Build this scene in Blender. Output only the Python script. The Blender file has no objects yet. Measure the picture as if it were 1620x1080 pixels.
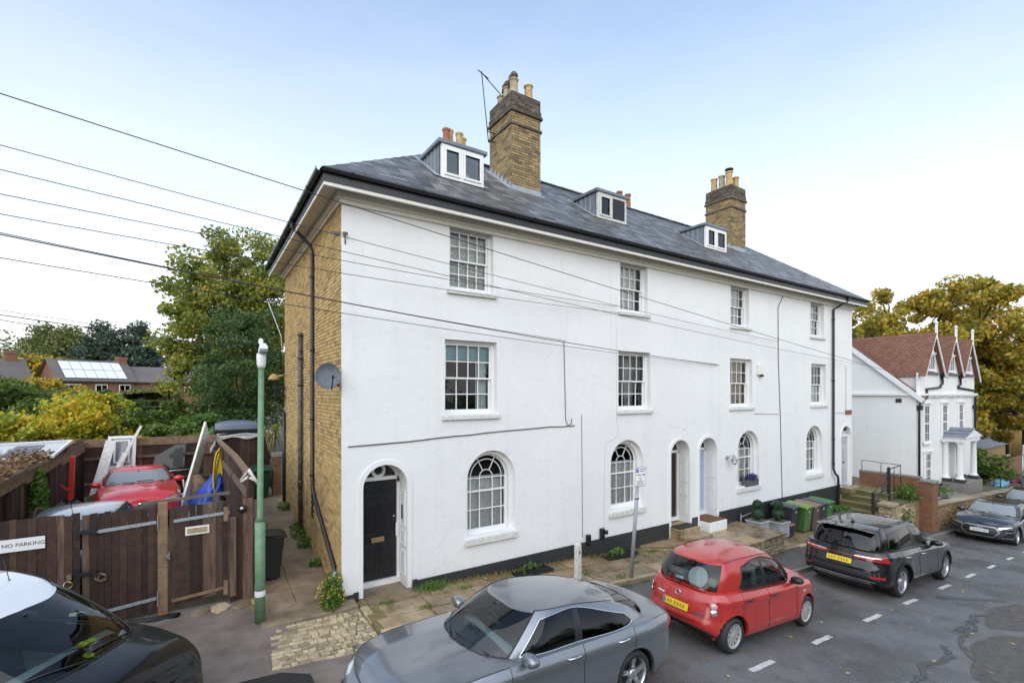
import bpy,math,random
import numpy as np
from mathutils import Vector,Matrix,Euler
from mathutils.geometry import tessellate_polygon
rnd = random.Random(7)
SC = bpy.context.scene
COL = SC.collection
PI = math.pi
rad = math.radians
# ---------------------------------------------------------------- camera, sky, sun, exposure
YAW = rad(33.1)
cd = bpy.data.cameras.new('camera');cam = bpy.data.objects.new('camera',cd);COL.objects.link(cam)
cam.location = (0,0,0);cam.rotation_euler = (rad(90),0,-YAW)
cd.sensor_width = 36.0;cd.lens = 757 / 1620 * 36;cd.shift_y = 0.0500
cd.clip_start = 0.05;cd.clip_end = 3000
SC.camera = cam
SUN_EL,SUN_AZ = rad(36),rad(222)
w = bpy.data.worlds.new('World');SC.world = w;w.use_nodes = True
nt = w.node_tree;nt.nodes.clear()
def N(t,**k):
    n = nt.nodes.new(t)
    for a,b in k.items(): setattr(n,a,b)
    return n
out = N('ShaderNodeOutputWorld');bg = N('ShaderNodeBackground')
sky = N('ShaderNodeTexSky',sky_type='NISHITA',sun_disc=False,sun_elevation=SUN_EL,sun_rotation=SUN_AZ,
        air_density=1.4,dust_density=.6,ozone_density=2.2)
tc = N('ShaderNodeTexCoord');sep = N('ShaderNodeSeparateXYZ')
mp = N('ShaderNodeMapping');mp.inputs['Scale'].default_value = (1.2,1.2,4.5)
ns = N('ShaderNodeTexNoise');ns.inputs['Scale'].default_value = 1.6;ns.inputs['Detail'].default_value = 7;ns.inputs['Roughness'].default_value = .58
rmp = N('ShaderNodeMapRange');rmp.inputs['From Min'].default_value = .02;rmp.inputs['From Max'].default_value = .66
rmp.inputs['To Min'].default_value = 1.0;rmp.inputs['To Max'].default_value = .10
ad = N('ShaderNodeMath',operation='MULTIPLY_ADD');ad.inputs[1].default_value = .30
sb = N('ShaderNodeMath',operation='SUBTRACT');sb.inputs[1].default_value = .15;sb.use_clamp = True
mx = N('ShaderNodeMix',data_type='RGBA');mx.inputs[7].default_value = (4.6,4.62,4.68,1)
L = nt.links.new
L(tc.outputs['Generated'],sep.inputs[0]);L(sep.outputs['Z'],rmp.inputs['Value'])
L(tc.outputs['Generated'],mp.inputs[0]);L(mp.outputs[0],ns.inputs['Vector'])
L(ns.outputs['Fac'],ad.inputs[0]);L(rmp.outputs[0],ad.inputs[2]);L(ad.outputs[0],sb.inputs[0])
L(sb.outputs[0],mx.inputs[0]);L(sky.outputs[0],mx.inputs[6]);L(mx.outputs[2],bg.inputs['Color'])
bg.inputs['Strength'].default_value = 0.137
L(bg.outputs[0],out.inputs[0])
sl = bpy.data.lights.new('sun','SUN');sl.energy = 1.5;sl.angle = rad(110);sl.color = (1,.96,.90)
so = bpy.data.objects.new('sun',sl);COL.objects.link(so)
so.rotation_euler = (rad(90) - SUN_EL,0,PI - SUN_AZ)
SC.view_settings.view_transform = 'Standard';SC.view_settings.look = 'None'
SC.view_settings.exposure = 1.0;SC.view_settings.gamma = 1.0;SC.view_settings.use_curve_mapping = False
try:
    SC.cycles.max_bounces = 8;SC.cycles.transparent_max_bounces = 16
    SC.cycles.caustics_reflective = False;SC.cycles.caustics_refractive = False
except Exception: pass
# ---------------------------------------------------------------- helpers
def wm(o):
    b = Matrix.Translation(o.location) @ o.rotation_euler.to_matrix().to_4x4()
    if o.parent is None: return b
    return wm(o.parent) @ o.matrix_parent_inverse @ b
def tag(o,label=None,cat=None,group=None,kind=None):
    if label: o['label'] = label
    if cat: o['category'] = cat
    if group: o['group'] = group
    if kind: o['kind'] = kind
    return o
def thing(name,label,cat,loc=(0,0,0),rz=0,group=None):
    o = bpy.data.objects.new(name,None);COL.objects.link(o)
    o.location = loc;o.rotation_euler = (0,0,rz);o.empty_display_size = .2
    return tag(o,label,cat,group)
def inst(name,me,parent=None,loc=(0,0,0),rot=(0,0,0),local=False):
    o = bpy.data.objects.new(name,me);COL.objects.link(o)
    o.location = loc;o.rotation_euler = rot
    if parent is not None:
        o.parent = parent
        if not local: o.matrix_parent_inverse = wm(parent).inverted()
    return o
def copy_tree(o,parent=None):
    c = o.copy();COL.objects.link(c)
    if parent is not None: c.parent = parent
    for ch in list(o.children): copy_tree(ch,c)
    return c
class MB:
    def __init__(s): s.v = [];s.f = [];s.m = [];s.sm = []
    def add(s,vs,fs,mi=0,smooth=False):
        b = len(s.v);s.v.extend(vs)
        for f in fs: s.f.append([i + b for i in f]);s.m.append(mi);s.sm.append(smooth)
        return b
    def box(s,x0,x1,y0,y1,z0,z1,mi=0):
        s.add([(x0,y0,z0),(x1,y0,z0),(x1,y1,z0),(x0,y1,z0),(x0,y0,z1),(x1,y0,z1),(x1,y1,z1),(x0,y1,z1)],
              [(0,3,2,1),(4,5,6,7),(0,1,5,4),(1,2,6,5),(2,3,7,6),(3,0,4,7)],mi)
    def obox(s,c,size,M,mi=0):
        hx,hy,hz = size[0]/2,size[1]/2,size[2]/2
        c = Vector(c);vs = []
        for z in (-hz,hz):
            for x,y in ((-hx,-hy),(hx,-hy),(hx,hy),(-hx,hy)): vs.append(tuple(c + M @ Vector((x,y,z))))
        s.add(vs,[(0,3,2,1),(4,5,6,7),(0,1,5,4),(1,2,6,5),(2,3,7,6),(3,0,4,7)],mi)
    def beam(s,p,q,wd,th,mi=0,up=(0,0,1)):
        p,q = Vector(p),Vector(q);d = (q-p);L_ = d.length;d.normalize()
        u = Vector(up)
        if abs(d.dot(u)) > .98: u = Vector((1,0,0))
        r = d.cross(u).normalized();u2 = r.cross(d)
        M = Matrix((d,r,u2)).transposed()
        s.obox((p+q)/2,(L_,wd,th),M,mi)
    def quad(s,a,b,c,d,mi=0): s.add([a,b,c,d],[(0,1,2,3)],mi)
    def poly(s,pts,mi=0): s.add(list(pts),[tuple(range(len(pts)))],mi)
    def tube(s,pts,r,n=8,mi=0,caps=True,smooth=True):
        pts = [Vector(p) for p in pts];k = len(pts)
        rs = r if isinstance(r,(list,tuple)) else [r]*k
        vs = [];prev = None
        for i,p in enumerate(pts):
            d = (pts[min(i+1,k-1)] - pts[max(i-1,0)])
            if d.length < 1e-9: d = Vector((0,0,1))
            d.normalize()
            if prev is None:
                a = Vector((0,0,1)) if abs(d.z) < .9 else Vector((1,0,0))
                u = d.cross(a).normalized()
            else:
                u = prev - d*prev.dot(d)
                u = u.normalized() if u.length > 1e-6 else d.orthogonal().normalized()
            prev = u;v2 = d.cross(u)
            for j in range(n):
                a = 2*PI*j/n;vs.append(tuple(p + (u*math.cos(a) + v2*math.sin(a))*rs[i]))
        fs = []
        for i in range(k-1):
            for j in range(n):
                j2 = (j+1) % n;fs.append((i*n+j,i*n+j2,(i+1)*n+j2,(i+1)*n+j))
        s.add(vs,fs,mi,smooth)
        if caps:
            b = len(s.v) - len(vs)
            s.f.append([b+j for j in range(n)][::-1]);s.m.append(mi);s.sm.append(False)
            s.f.append([b+(k-1)*n+j for j in range(n)]);s.m.append(mi);s.sm.append(False)
    def lathe(s,prof,n=16,c=(0,0,0),axis='z',mi=0,smooth=True,sx=1,sy=1,caps=True):
        vs = []
        for r,z in prof:
            for j in range(n):
                a = 2*PI*j/n;x,y = r*math.cos(a)*sx,r*math.sin(a)*sy
                if axis == 'z': p = (x,y,z)
                elif axis == 'y': p = (x,z,-y)
                else: p = (z,x,y)
                vs.append((p[0]+c[0],p[1]+c[1],p[2]+c[2]))
        fs = []
        for i in range(len(prof)-1):
            for j in range(n):
                j2 = (j+1) % n;fs.append((i*n+j,i*n+j2,(i+1)*n+j2,(i+1)*n+j))
        s.add(vs,fs,mi,smooth)
        b = len(s.v) - len(vs)
        if not caps: return
        if prof[0][0] > 1e-4: s.f.append([b+j for j in range(n)][::-1]);s.m.append(mi);s.sm.append(False)
        if prof[-1][0] > 1e-4: s.f.append([b+(len(prof)-1)*n+j for j in range(n)]);s.m.append(mi);s.sm.append(False)
    def grid(s,fn,nu,nv,mi=0,smooth=True,flip=False):
        vs = [tuple(fn(i/nu,j/nv)) for i in range(nu+1) for j in range(nv+1)]
        fs = []
        for i in range(nu):
            for j in range(nv):
                a = i*(nv+1)+j;q = (a,a+nv+1,a+nv+2,a+1)
                fs.append(q[::-1] if flip else q)
        s.add(vs,fs,mi,smooth)
    def prism(s,outline,fn,d0,d1,mi=0,mi_side=None):
        """outline: 2-D points (counter-clockwise), fn(a,b,d)->xyz, between depths d0 and d1"""
        n = len(outline);A = [tuple(fn(a,b,d0)) for a,b in outline];B = [tuple(fn(a,b,d1)) for a,b in outline]
        tris = tessellate_polygon([[Vector((a,b,0)) for a,b in outline]])
        fs = [tuple(t) for t in tris] + [tuple(i+n for i in t)[::-1] for t in tris]
        s.add(A+B,fs,mi)
        b = len(s.v) - 2*n;ms = mi if mi_side is None else mi_side
        for i in range(n):
            j = (i+1) % n;s.f.append([b+i,b+j,b+n+j,b+n+i]);s.m.append(ms);s.sm.append(False)
    def mesh(s,name,mats):
        me = bpy.data.meshes.new(name);me.from_pydata(s.v,[],s.f)
        for m in (mats if isinstance(mats,(list,tuple)) else [mats]): me.materials.append(m)
        me.polygons.foreach_set('material_index',s.m);me.polygons.foreach_set('use_smooth',s.sm)
        me.update();return me
    def build(s,name,mats,parent=None,local=False,fix=True):
        me = s.mesh(name,mats)
        if fix: fixn(me)
        return inst(name,me,parent,local=local)
import bmesh
def fixn(me):
    bm = bmesh.new();bm.from_mesh(me);bmesh.ops.recalc_face_normals(bm,faces=bm.faces[:]);bm.to_mesh(me);bm.free()
def bevel(o,wd=.01,seg=2,ang=35):
    m = o.modifiers.new('bevel','BEVEL');m.width = wd;m.segments = seg;m.limit_method = 'ANGLE';m.angle_limit = rad(ang)
    return o
# ---------------------------------------------------------------- materials
def pmat(name,c,r=.6,st=None,metal=0,var=0,vs=5,c2=None,bump=0,bs=40,bdist=.02,coat=0,island=0,rv=0,spec=.5,fine=0,isl_c=None,sheen=0):
    m = bpy.data.materials.new(name);m.use_nodes = True;t = m.node_tree;b = t.nodes['Principled BSDF']
    def n(k,**kw):
        x = t.nodes.new(k)
        for a,bb in kw.items(): setattr(x,a,bb)
        return x
    l = t.links.new
    c = tuple(c[:3]) + (1,)
    b.inputs['Roughness'].default_value = r;b.inputs['Metallic'].default_value = metal
    b.inputs['Specular IOR Level'].default_value = spec
    if coat: b.inputs['Coat Weight'].default_value = coat;b.inputs['Coat Roughness'].default_value = .04
    b.inputs['Base Color'].default_value = c
    geo = n('ShaderNodeNewGeometry');cur = None
    if var or c2:
        nz = n('ShaderNodeTexNoise');nz.inputs['Scale'].default_value = vs;nz.inputs['Detail'].default_value = 6;nz.inputs['Roughness'].default_value = .65
        if st:
            mpp = n('ShaderNodeMapping');mpp.inputs['Scale'].default_value = st;l(geo.outputs['Position'],mpp.inputs[0]);l(mpp.outputs[0],nz.inputs['Vector'])
        else: l(geo.outputs['Position'],nz.inputs['Vector'])
        mr = n('ShaderNodeMapRange');mr.inputs['From Min'].default_value = .35;mr.inputs['From Max'].default_value = .65
        l(nz.outputs['Fac'],mr.inputs['Value'])
        mxx = n('ShaderNodeMix',data_type='RGBA');mxx.inputs[6].default_value = c
        d = tuple(x*(1-var) for x in c[:3]) if c2 is None else c2
        mxx.inputs[7].default_value = tuple(d[:3]) + (1,);l(mr.outputs[0],mxx.inputs[0]);cur = mxx.outputs[2]
        if rv:
            mr2 = n('ShaderNodeMapRange');mr2.inputs['From Min'].default_value = .35;mr2.inputs['From Max'].default_value = .65
            mr2.inputs['To Min'].default_value = r;mr2.inputs['To Max'].default_value = max(.02,r+rv)
            l(nz.outputs['Fac'],mr2.inputs['Value']);l(mr2.outputs[0],b.inputs['Roughness'])
    if fine:
        nf = n('ShaderNodeTexNoise');nf.inputs['Scale'].default_value = 180;nf.inputs['Detail'].default_value = 2
        l(geo.outputs['Position'],nf.inputs['Vector'])
        mf = n('ShaderNodeMapRange');mf.inputs['From Min'].default_value = .3;mf.inputs['From Max'].default_value = .7
        mf.inputs['To Min'].default_value = 1-fine;mf.inputs['To Max'].default_value = 1+fine;l(nf.outputs['Fac'],mf.inputs['Value'])
        mm = n('ShaderNodeMix',data_type='RGBA',blend_type='MULTIPLY');mm.inputs[0].default_value = 1
        if cur is None: mm.inputs[6].default_value = c
        else: l(cur,mm.inputs[6])
        l(mf.outputs[0],mm.inputs[7]);cur = mm.outputs[2]
    if island:
        oi = n('ShaderNodeObjectInfo');a = n('ShaderNodeMath',operation='ADD');fr = n('ShaderNodeMath',operation='FRACT')
        l(geo.outputs['Random Per Island'],a.inputs[0]);l(oi.outputs['Random'],a.inputs[1]);l(a.outputs[0],fr.inputs[0])
        if isl_c is not None:
            cr = n('ShaderNodeValToRGB');e = cr.color_ramp;e.interpolation = 'LINEAR'
            while len(e.elements) < len(isl_c): e.elements.new(.5)
            for i,cc in enumerate(isl_c):
                e.elements[i].position = i/(len(isl_c)-1);e.elements[i].color = tuple(cc[:3]) + (1,)
            l(fr.outputs[0],cr.inputs[0])
            mi_ = n('ShaderNodeMix',data_type='RGBA');mi_.inputs[0].default_value = island
            if cur is None: mi_.inputs[6].default_value = c
            else: l(cur,mi_.inputs[6])
            l(cr.outputs[0],mi_.inputs[7]);cur = mi_.outputs[2]
        else:
            mf = n('ShaderNodeMapRange');mf.inputs['To Min'].default_value = 1-island;mf.inputs['To Max'].default_value = 1+island;l(fr.outputs[0],mf.inputs['Value'])
            mm = n('ShaderNodeMix',data_type='RGBA',blend_type='MULTIPLY');mm.inputs[0].default_value = 1
            if cur is None: mm.inputs[6].default_value = c
            else: l(cur,mm.inputs[6])
            l(mf.outputs[0],mm.inputs[7]);cur = mm.outputs[2]
    if cur is not None: l(cur,b.inputs['Base Color'])
    if bump:
        nb = n('ShaderNodeTexNoise');nb.inputs['Scale'].default_value = bs;nb.inputs['Detail'].default_value = 5
        l(geo.outputs['Position'],nb.inputs['Vector'])
        bp = n('ShaderNodeBump');bp.inputs['Strength'].default_value = bump;bp.inputs['Distance'].default_value = bdist
        l(nb.outputs['Fac'],bp.inputs['Height']);l(bp.outputs[0],b.inputs['Normal'])
    m['_b'] = 1
    return m
def glass(name,tint=(.85,.9,.9),refl=1.0,ior=1.5,rough=.01,mist=None):
    m = bpy.data.materials.new(name);m.use_nodes = True;t = m.node_tree;t.nodes.clear()
    o = t.nodes.new('ShaderNodeOutputMaterial');tr = t.nodes.new('ShaderNodeBsdfTransparent');tr.inputs[0].default_value = tuple(tint)+(1,)
    g = t.nodes.new('ShaderNodeBsdfGlossy');g.inputs['Roughness'].default_value = rough;g.inputs[0].default_value = (refl,refl,refl,1)
    f = t.nodes.new('ShaderNodeFresnel');f.inputs[0].default_value = ior
    mx_ = t.nodes.new('ShaderNodeMixShader');t.links.new(f.outputs[0],mx_.inputs[0]);t.links.new(tr.outputs[0],mx_.inputs[1]);t.links.new(g.outputs[0],mx_.inputs[2])
    t.links.new(mx_.outputs[0],o.inputs[0])
    if mist:
        d_ = t.nodes.new('ShaderNodeBsdfDiffuse');d_.inputs[0].default_value = (.55,.61,.62,1);m2_ = t.nodes.new('ShaderNodeMixShader');m2_.inputs[0].default_value = mist
        t.links.new(mx_.outputs[0],m2_.inputs[1]);t.links.new(d_.outputs[0],m2_.inputs[2]);t.links.new(m2_.outputs[0],o.inputs[0])
    return m
def leafmat(name,cols,trans=.35):
    m = bpy.data.materials.new(name);m.use_nodes = True;t = m.node_tree;t.nodes.clear();l = t.links.new
    o = t.nodes.new('ShaderNodeOutputMaterial');g = t.nodes.new('ShaderNodeNewGeometry')
    cr = t.nodes.new('ShaderNodeValToRGB');e = cr.color_ramp
    while len(e.elements) < len(cols): e.elements.new(.5)
    for i,c in enumerate(cols): e.elements[i].position = i/(len(cols)-1);e.elements[i].color = tuple(c)+(1,)
    nz = t.nodes.new('ShaderNodeTexNoise');nz.inputs['Scale'].default_value = .9;nz.inputs['Detail'].default_value = 3
    l(g.outputs['Position'],nz.inputs['Vector'])
    a = t.nodes.new('ShaderNodeMath');a.operation = 'MULTIPLY_ADD';a.inputs[1].default_value = .45
    b = t.nodes.new('ShaderNodeMath');b.operation = 'MULTIPLY_ADD';b.inputs[1].default_value = 1.6;b.inputs[2].default_value = -.52
    l(nz.outputs['Fac'],b.inputs[0]);l(g.outputs['Random Per Island'],a.inputs[0]);l(b.outputs[0],a.inputs[2]);l(a.outputs[0],cr.inputs[0])
    d = t.nodes.new('ShaderNodeBsdfPrincipled');d.inputs['Roughness'].default_value = .45;d.inputs['Specular IOR Level'].default_value = .35
    tl = t.nodes.new('ShaderNodeBsdfTranslucent');mxs = t.nodes.new('ShaderNodeMixShader');mxs.inputs[0].default_value = trans
    l(cr.outputs[0],d.inputs['Base Color']);l(cr.outputs[0],tl.inputs[0]);l(d.outputs[0],mxs.inputs[1]);l(tl.outputs[0],mxs.inputs[2]);l(mxs.outputs[0],o.inputs[0])
    return m
def text_mb(body,size,font=None,align='CENTER',extrude=.001):
    """lettering as a mesh in the XY plane (centred)"""
    cu = bpy.data.curves.new('text','FONT');cu.body = body;cu.size = size;cu.align_x = align;cu.align_y = 'CENTER';cu.extrude = extrude
    cu.resolution_u = 3
    ob = bpy.data.objects.new('text',cu);COL.objects.link(ob)
    dg = bpy.context.evaluated_depsgraph_get();dg.update()
    me = bpy.data.meshes.new_from_object(ob.evaluated_get(dg))
    mb = MB();mb.v = [tuple(v.co) for v in me.vertices];mb.f = [list(p.vertices) for p in me.polygons]
    mb.m = [0]*len(mb.f);mb.sm = [False]*len(mb.f)
    bpy.data.objects.remove(ob);bpy.data.curves.remove(cu);bpy.data.meshes.remove(me)
    return mb
def place_mb(mb,M):
    mb.v = [tuple(M @ Vector(p)) for p in mb.v];return mb
def frameM(o,ex,ey):
    ex = Vector(ex).normalized();ey = Vector(ey).normalized();ez = ex.cross(ey)
    M = Matrix((ex,ey,ez)).transposed().to_4x4();M.translation = Vector(o);return M
W_ = {}
def mat(key): return W_[key]
def stucco():
    m = pmat('white_stucco',(.80,.80,.785),.5,bump=.42,bs=6,bdist=.025);t = m.node_tree;b = t.nodes['Principled BSDF'];l = t.links.new
    def n(k,**kw):
        x = t.nodes.new(k)
        for a,v in kw.items(): setattr(x,a,v)
        return x
    g = n('ShaderNodeNewGeometry');cur = None
    def layer(scale,sc3,lo,hi,col,amt,kind='noise',det=6):
        nonlocal cur
        mp = n('ShaderNodeMapping');mp.inputs['Scale'].default_value = sc3;l(g.outputs['Position'],mp.inputs[0])
        if kind == 'noise':
            q = n('ShaderNodeTexNoise');q.inputs['Scale'].default_value = scale;q.inputs['Detail'].default_value = det;q.inputs['Roughness'].default_value = .62;o = q.outputs['Fac']
        else:
            q = n('ShaderNodeTexVoronoi',feature='DISTANCE_TO_EDGE');q.inputs['Scale'].default_value = scale;o = q.outputs['Distance']
            w_ = n('ShaderNodeTexNoise');w_.inputs['Scale'].default_value = 5;w_.inputs['Detail'].default_value = 4;l(g.outputs['Position'],w_.inputs['Vector'])
            mm = n('ShaderNodeMix',data_type='RGBA',blend_type='ADD');mm.inputs[0].default_value = .35;l(mp.outputs[0],mm.inputs[6]);l(w_.outputs['Color'],mm.inputs[7]);l(mm.outputs[2],q.inputs['Vector'])
        if kind == 'noise': l(mp.outputs[0],q.inputs['Vector'])
        r = n('ShaderNodeMapRange');r.inputs[1].default_value = lo;r.inputs[2].default_value = hi;r.inputs[3].default_value = 0;r.inputs[4].default_value = amt;l(o,r.inputs[0])
        return r.outputs[0]
    def mix(f,col):
        nonlocal cur
        q = n('ShaderNodeMix',data_type='RGBA');l(f,q.inputs[0])
        if cur is None: q.inputs[6].default_value = (.80,.80,.785,1)
        else: l(cur,q.inputs[6])
        q.inputs[7].default_value = col+(1,);cur = q.outputs[2]
    mix(layer(.8,(1,1,1),.42,.66,None,.45),(.73,.73,.72))
    mix(layer(2.2,(1.6,1.6,.10),.54,.78,None,.34),(.62,.615,.59))
    mix(layer(9,(1,1,1),.60,.74,None,.5),(.62,.62,.60))
    f1 = layer(1.3,(1,1,1),.011,.0,None,1,'v');f2 = layer(.6,(1,1,1),.54,.66,None,.55)
    mu = n('ShaderNodeMath',operation='MULTIPLY');l(f1,mu.inputs[0]);l(f2,mu.inputs[1]);mix(mu.outputs[0],(.42,.42,.41))
    mix(layer(26,(1,1,1),.73,.78,None,.8),(.33,.31,.28))
    l(cur,b.inputs['Base Color']);return m
W_['stucco'] = stucco()
W_['white'] = pmat('white_paint',(.82,.82,.81),.4,var=.05,vs=6)
W_['whitewood'] = pmat('weathered_white_timber',(.72,.71,.67),.55,var=.35,vs=14,bump=.2)
W_['stone_sill'] = pmat('painted_sill',(.74,.73,.69),.6,var=.25,vs=12,bump=.3,bs=30)
W_['plinth'] = pmat('black_plinth_paint',(.016,.017,.018),.38,var=-2.2,vs=22,bump=.6,bs=28,bdist=.015)
W_['black'] = pmat('black_paint',(.014,.014,.016),.32,var=.3,vs=9)
W_['blackiron'] = pmat('black_iron',(.014,.014,.015),.4,var=-.8,vs=30,bump=.2,bs=60)
W_['gutter'] = pmat('black_gutter_plastic',(.018,.018,.02),.35,var=-.6,vs=20)
W_['soffit'] = pmat('cream_soffit_paint',(.80,.77,.69),.5,var=.1,vs=7)
W_['mortar'] = pmat('lime_mortar',(.30,.22,.12),.9,var=.3,vs=6,fine=.2)
W_['brick'] = pmat('yellow_stock_brick',(.50,.335,.125),.85,var=.35,vs=1.6,bump=.5,bs=60,bdist=.01,island=.7,
                   isl_c=[(.58,.40,.155),(.46,.30,.11),(.62,.45,.20),(.38,.245,.095),(.55,.375,.14),(.22,.15,.08),(.50,.35,.17)])
W_['sootbrick'] = pmat('sooty_stock_brick',(.32,.235,.115),.85,var=.5,vs=5,bump=.5,bs=60,bdist=.01,island=.7,
                   isl_c=[(.38,.275,.13),(.17,.125,.075),(.48,.35,.17),(.10,.08,.06),(.42,.29,.125),(.22,.15,.08)])
W_['sootcap'] = pmat('sooty_chimney_cap',(.15,.125,.09),.85,var=.55,vs=9,bump=.5,bs=50,island=.4)
W_['redbrick'] = pmat('red_brick',(.24,.10,.055),.85,var=.3,vs=20,bump=.5,bs=60,bdist=.01,island=.7,
                   isl_c=[(.26,.11,.06),(.17,.075,.045),(.30,.14,.07),(.13,.07,.05),(.24,.12,.06)])
W_['slate'] = pmat('wet_slate',(.105,.103,.10),.27,var=.3,vs=4,bump=.35,bs=50,bdist=.006,island=.65,rv=.3,spec=.3,
                   isl_c=[(.05,.049,.047),(.15,.148,.145),(.085,.083,.08),(.26,.255,.25),(.06,.058,.056),(.125,.122,.12)])  # palest tones stand in for white glints, the others vary by slate
W_['lead'] = pmat('lead_sheet',(.20,.23,.27),.42,var=.35,vs=5,bump=.3,bs=18,bdist=.01)
W_['leadlight'] = pmat('new_lead',(.36,.39,.43),.45,var=.2,vs=8,bump=.3,bs=30)
W_['terracotta'] = pmat('buff_clay_pot',(.62,.43,.19),.7,var=.4,vs=9,bump=.3)
W_['terracottared'] = pmat('red_clay_pot',(.38,.15,.07),.7,var=.4,vs=9)
W_['buffpot'] = pmat('grey_buff_pot',(.50,.42,.28),.75,var=.5,vs=9)
W_['glass'] = glass('window_glass',(.92,.95,.94),1.0,1.55)
W_['room'] = pmat('dark_room',(.05,.045,.04),.9)
W_['net'] = pmat('grey_net_curtain',(.86,.86,.84),.9,var=.25,vs=18,bump=.3,bs=40)
W_['lace'] = pmat('lace_curtain',(.90,.90,.84),.9,c2=(.22,.22,.19),vs=34)
W_['curtain'] = pmat('pale_curtain',(.72,.77,.78),.9,var=.2,vs=12)
W_['browncurtain'] = pmat('brown_curtain',(.46,.30,.15),.9,var=.4,vs=6)
W_['blind'] = pmat('teal_roller_blind',(.24,.46,.49),.8,var=.15,vs=5)
W_['brass'] = pmat('brass',(.62,.50,.26),.35,metal=.8,var=.3,vs=20)
W_['chrome'] = pmat('chrome',(.75,.76,.78),.12,metal=1)
W_['steel'] = pmat('galvanised_steel',(.48,.51,.53),.38,metal=.75,var=.3,vs=25)
W_['grey'] = pmat('grey_paint',(.32,.33,.35),.45,var=.15,vs=8)
W_['tape'] = pmat('white_tape',(.75,.75,.74),.5)
W_['rubber'] = pmat('black_rubber',(.018,.018,.019),.7)
# ---------------------------------------------------------------- terrain functions
RP = [(-400,-3.3),(-60,-3.55),(-5,-3.84),(1,-3.95),(3.5,-4.115),(11.6,-4.707),(25,-5.685),(32,-6.15),(45,-6.75),(70,-7.5),(120,-8.6),(600,-9.5)]
def zroad(x):
    for (a,za),(b,zb) in zip(RP,RP[1:]):
        if x <= b: return za + (zb-za)*(x-a)/(b-a)
    return RP[-1][1]
def lerp(a,b,t): return a + (b-a)*t
def interp(tab,x):
    if x <= tab[0][0]: return tab[0][1]
    for (a,za),(b,zb) in zip(tab,tab[1:]):
        if x <= b: return za + (zb-za)*(x-a)/(b-a)
    return tab[-1][1]
ZF = [(0,-3.9),(2.25,-3.95),(3.5,-3.985),(11.64,-4.40),(18,-4.80),(21.5,-5.02),(24,-5.2)]
def zfac(x): return interp(ZF,x)
def zedge(x): return zroad(x) + interp([(2,.10),(3.5,.125),(8.4,.17),(20,.17)],x)
KERB_Y,FORE_Y,FAC_Y = 6.66,7.72,9.3
def zpave(x): return zroad(x) + interp([(1,.01),(6.5,.03),(9.5,.10),(60,.11)],x)
def zfore(x,y):
    t = (y-FORE_Y)/(FAC_Y-FORE_Y);return lerp(zedge(x),zfac(x),max(0,min(1,t)))
def zyard(y): return interp([(9,-3.92),(10.3,-3.86),(16.6,-3.38),(22,-3.25),(40,-3.2)],y)
# ---------------------------------------------------------------- ground surfaces
def road_material():
    m = bpy.data.materials.new('wet_asphalt');m.use_nodes = True;t = m.node_tree;b = t.nodes['Principled BSDF'];l = t.links.new
    def n(k,**kw):
        x = t.nodes.new(k)
        for a,bb in kw.items(): setattr(x,a,bb)
        return x
    g = n('ShaderNodeNewGeometry')
    def noise(sc,det=5,ro=.6):
        q = n('ShaderNodeTexNoise');q.inputs['Scale'].default_value = sc;q.inputs['Detail'].default_value = det;q.inputs['Roughness'].default_value = ro
        l(g.outputs['Position'],q.inputs['Vector']);return q.outputs['Fac']
    def rng(s,a,b_,c,d):
        q = n('ShaderNodeMapRange');q.inputs[1].default_value = a;q.inputs[2].default_value = b_;q.inputs[3].default_value = c;q.inputs[4].default_value = d
        l(s,q.inputs[0]);return q.outputs[0]
    def mix(f,a,b_,bt='MIX'):
        q = n('ShaderNodeMix',data_type='RGBA',blend_type=bt)
        if isinstance(f,float): q.inputs[0].default_value = f
        else: l(f,q.inputs[0])
        for i,s in ((6,a),(7,b_)):
            if isinstance(s,tuple): q.inputs[i].default_value = s + (1,)
            else: l(s,q.inputs[i])
        return q.outputs[2]
    big = noise(.55,6,.62);mid = noise(2.3,5);fine = noise(70,3,.7);vo = n('ShaderNodeTexVoronoi');vo.inputs['Scale'].default_value = 95
    l(g.outputs['Position'],vo.inputs['Vector'])
    c = mix(rng(big,.35,.65,0,1),(.078,.078,.080),(.150,.150,.152))
    c = mix(rng(mid,.5,.72,0,.6),c,(.052,.048,.044))
    c = mix(rng(fine,.50,.74,0,1),c,(.27,.255,.23))
    c = mix(rng(noise(26,2,.8),.56,.74,0,.7),c,(.03,.03,.03))
    sp = n('ShaderNodeSeparateXYZ');l(g.outputs['Position'],sp.inputs[0])
    bay = rng(sp.outputs['Y'],4.1,4.9,0,1);lit = n('ShaderNodeMath',operation='MULTIPLY');l(bay,lit.inputs[0])
    l(rng(noise(1.5,6,.7),.46,.60,0,1),lit.inputs[1])
    sp2 = n('ShaderNodeMath',operation='MULTIPLY');l(lit.outputs[0],sp2.inputs[0]);l(rng(noise(42,2,.7),.5,.62,0,.8),sp2.inputs[1])
    c = mix(sp2.outputs[0],c,(.20,.13,.065))
    l(c,b.inputs['Base Color'])
    l(rng(big,.40,.60,.13,.48),b.inputs['Roughness'])
    bp = n('ShaderNodeBump');bp.inputs['Strength'].default_value = .7;bp.inputs['Distance'].default_value = .008
    l(vo.outputs['Distance'],bp.inputs['Height']);l(bp.outputs[0],b.inputs['Normal'])
    return m
W_['road'] = road_material()
W_['pave_asphalt'] = pmat('pavement_asphalt',(.115,.108,.105),.5,var=.45,vs=1.6,bump=.6,bs=140,bdist=.006,fine=.5,rv=.15)
W_['brownasphalt'] = pmat('worn_brown_asphalt',(.22,.178,.15),.6,var=.4,vs=2.2,bump=.6,bs=120,bdist=.008,fine=.5)
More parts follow.
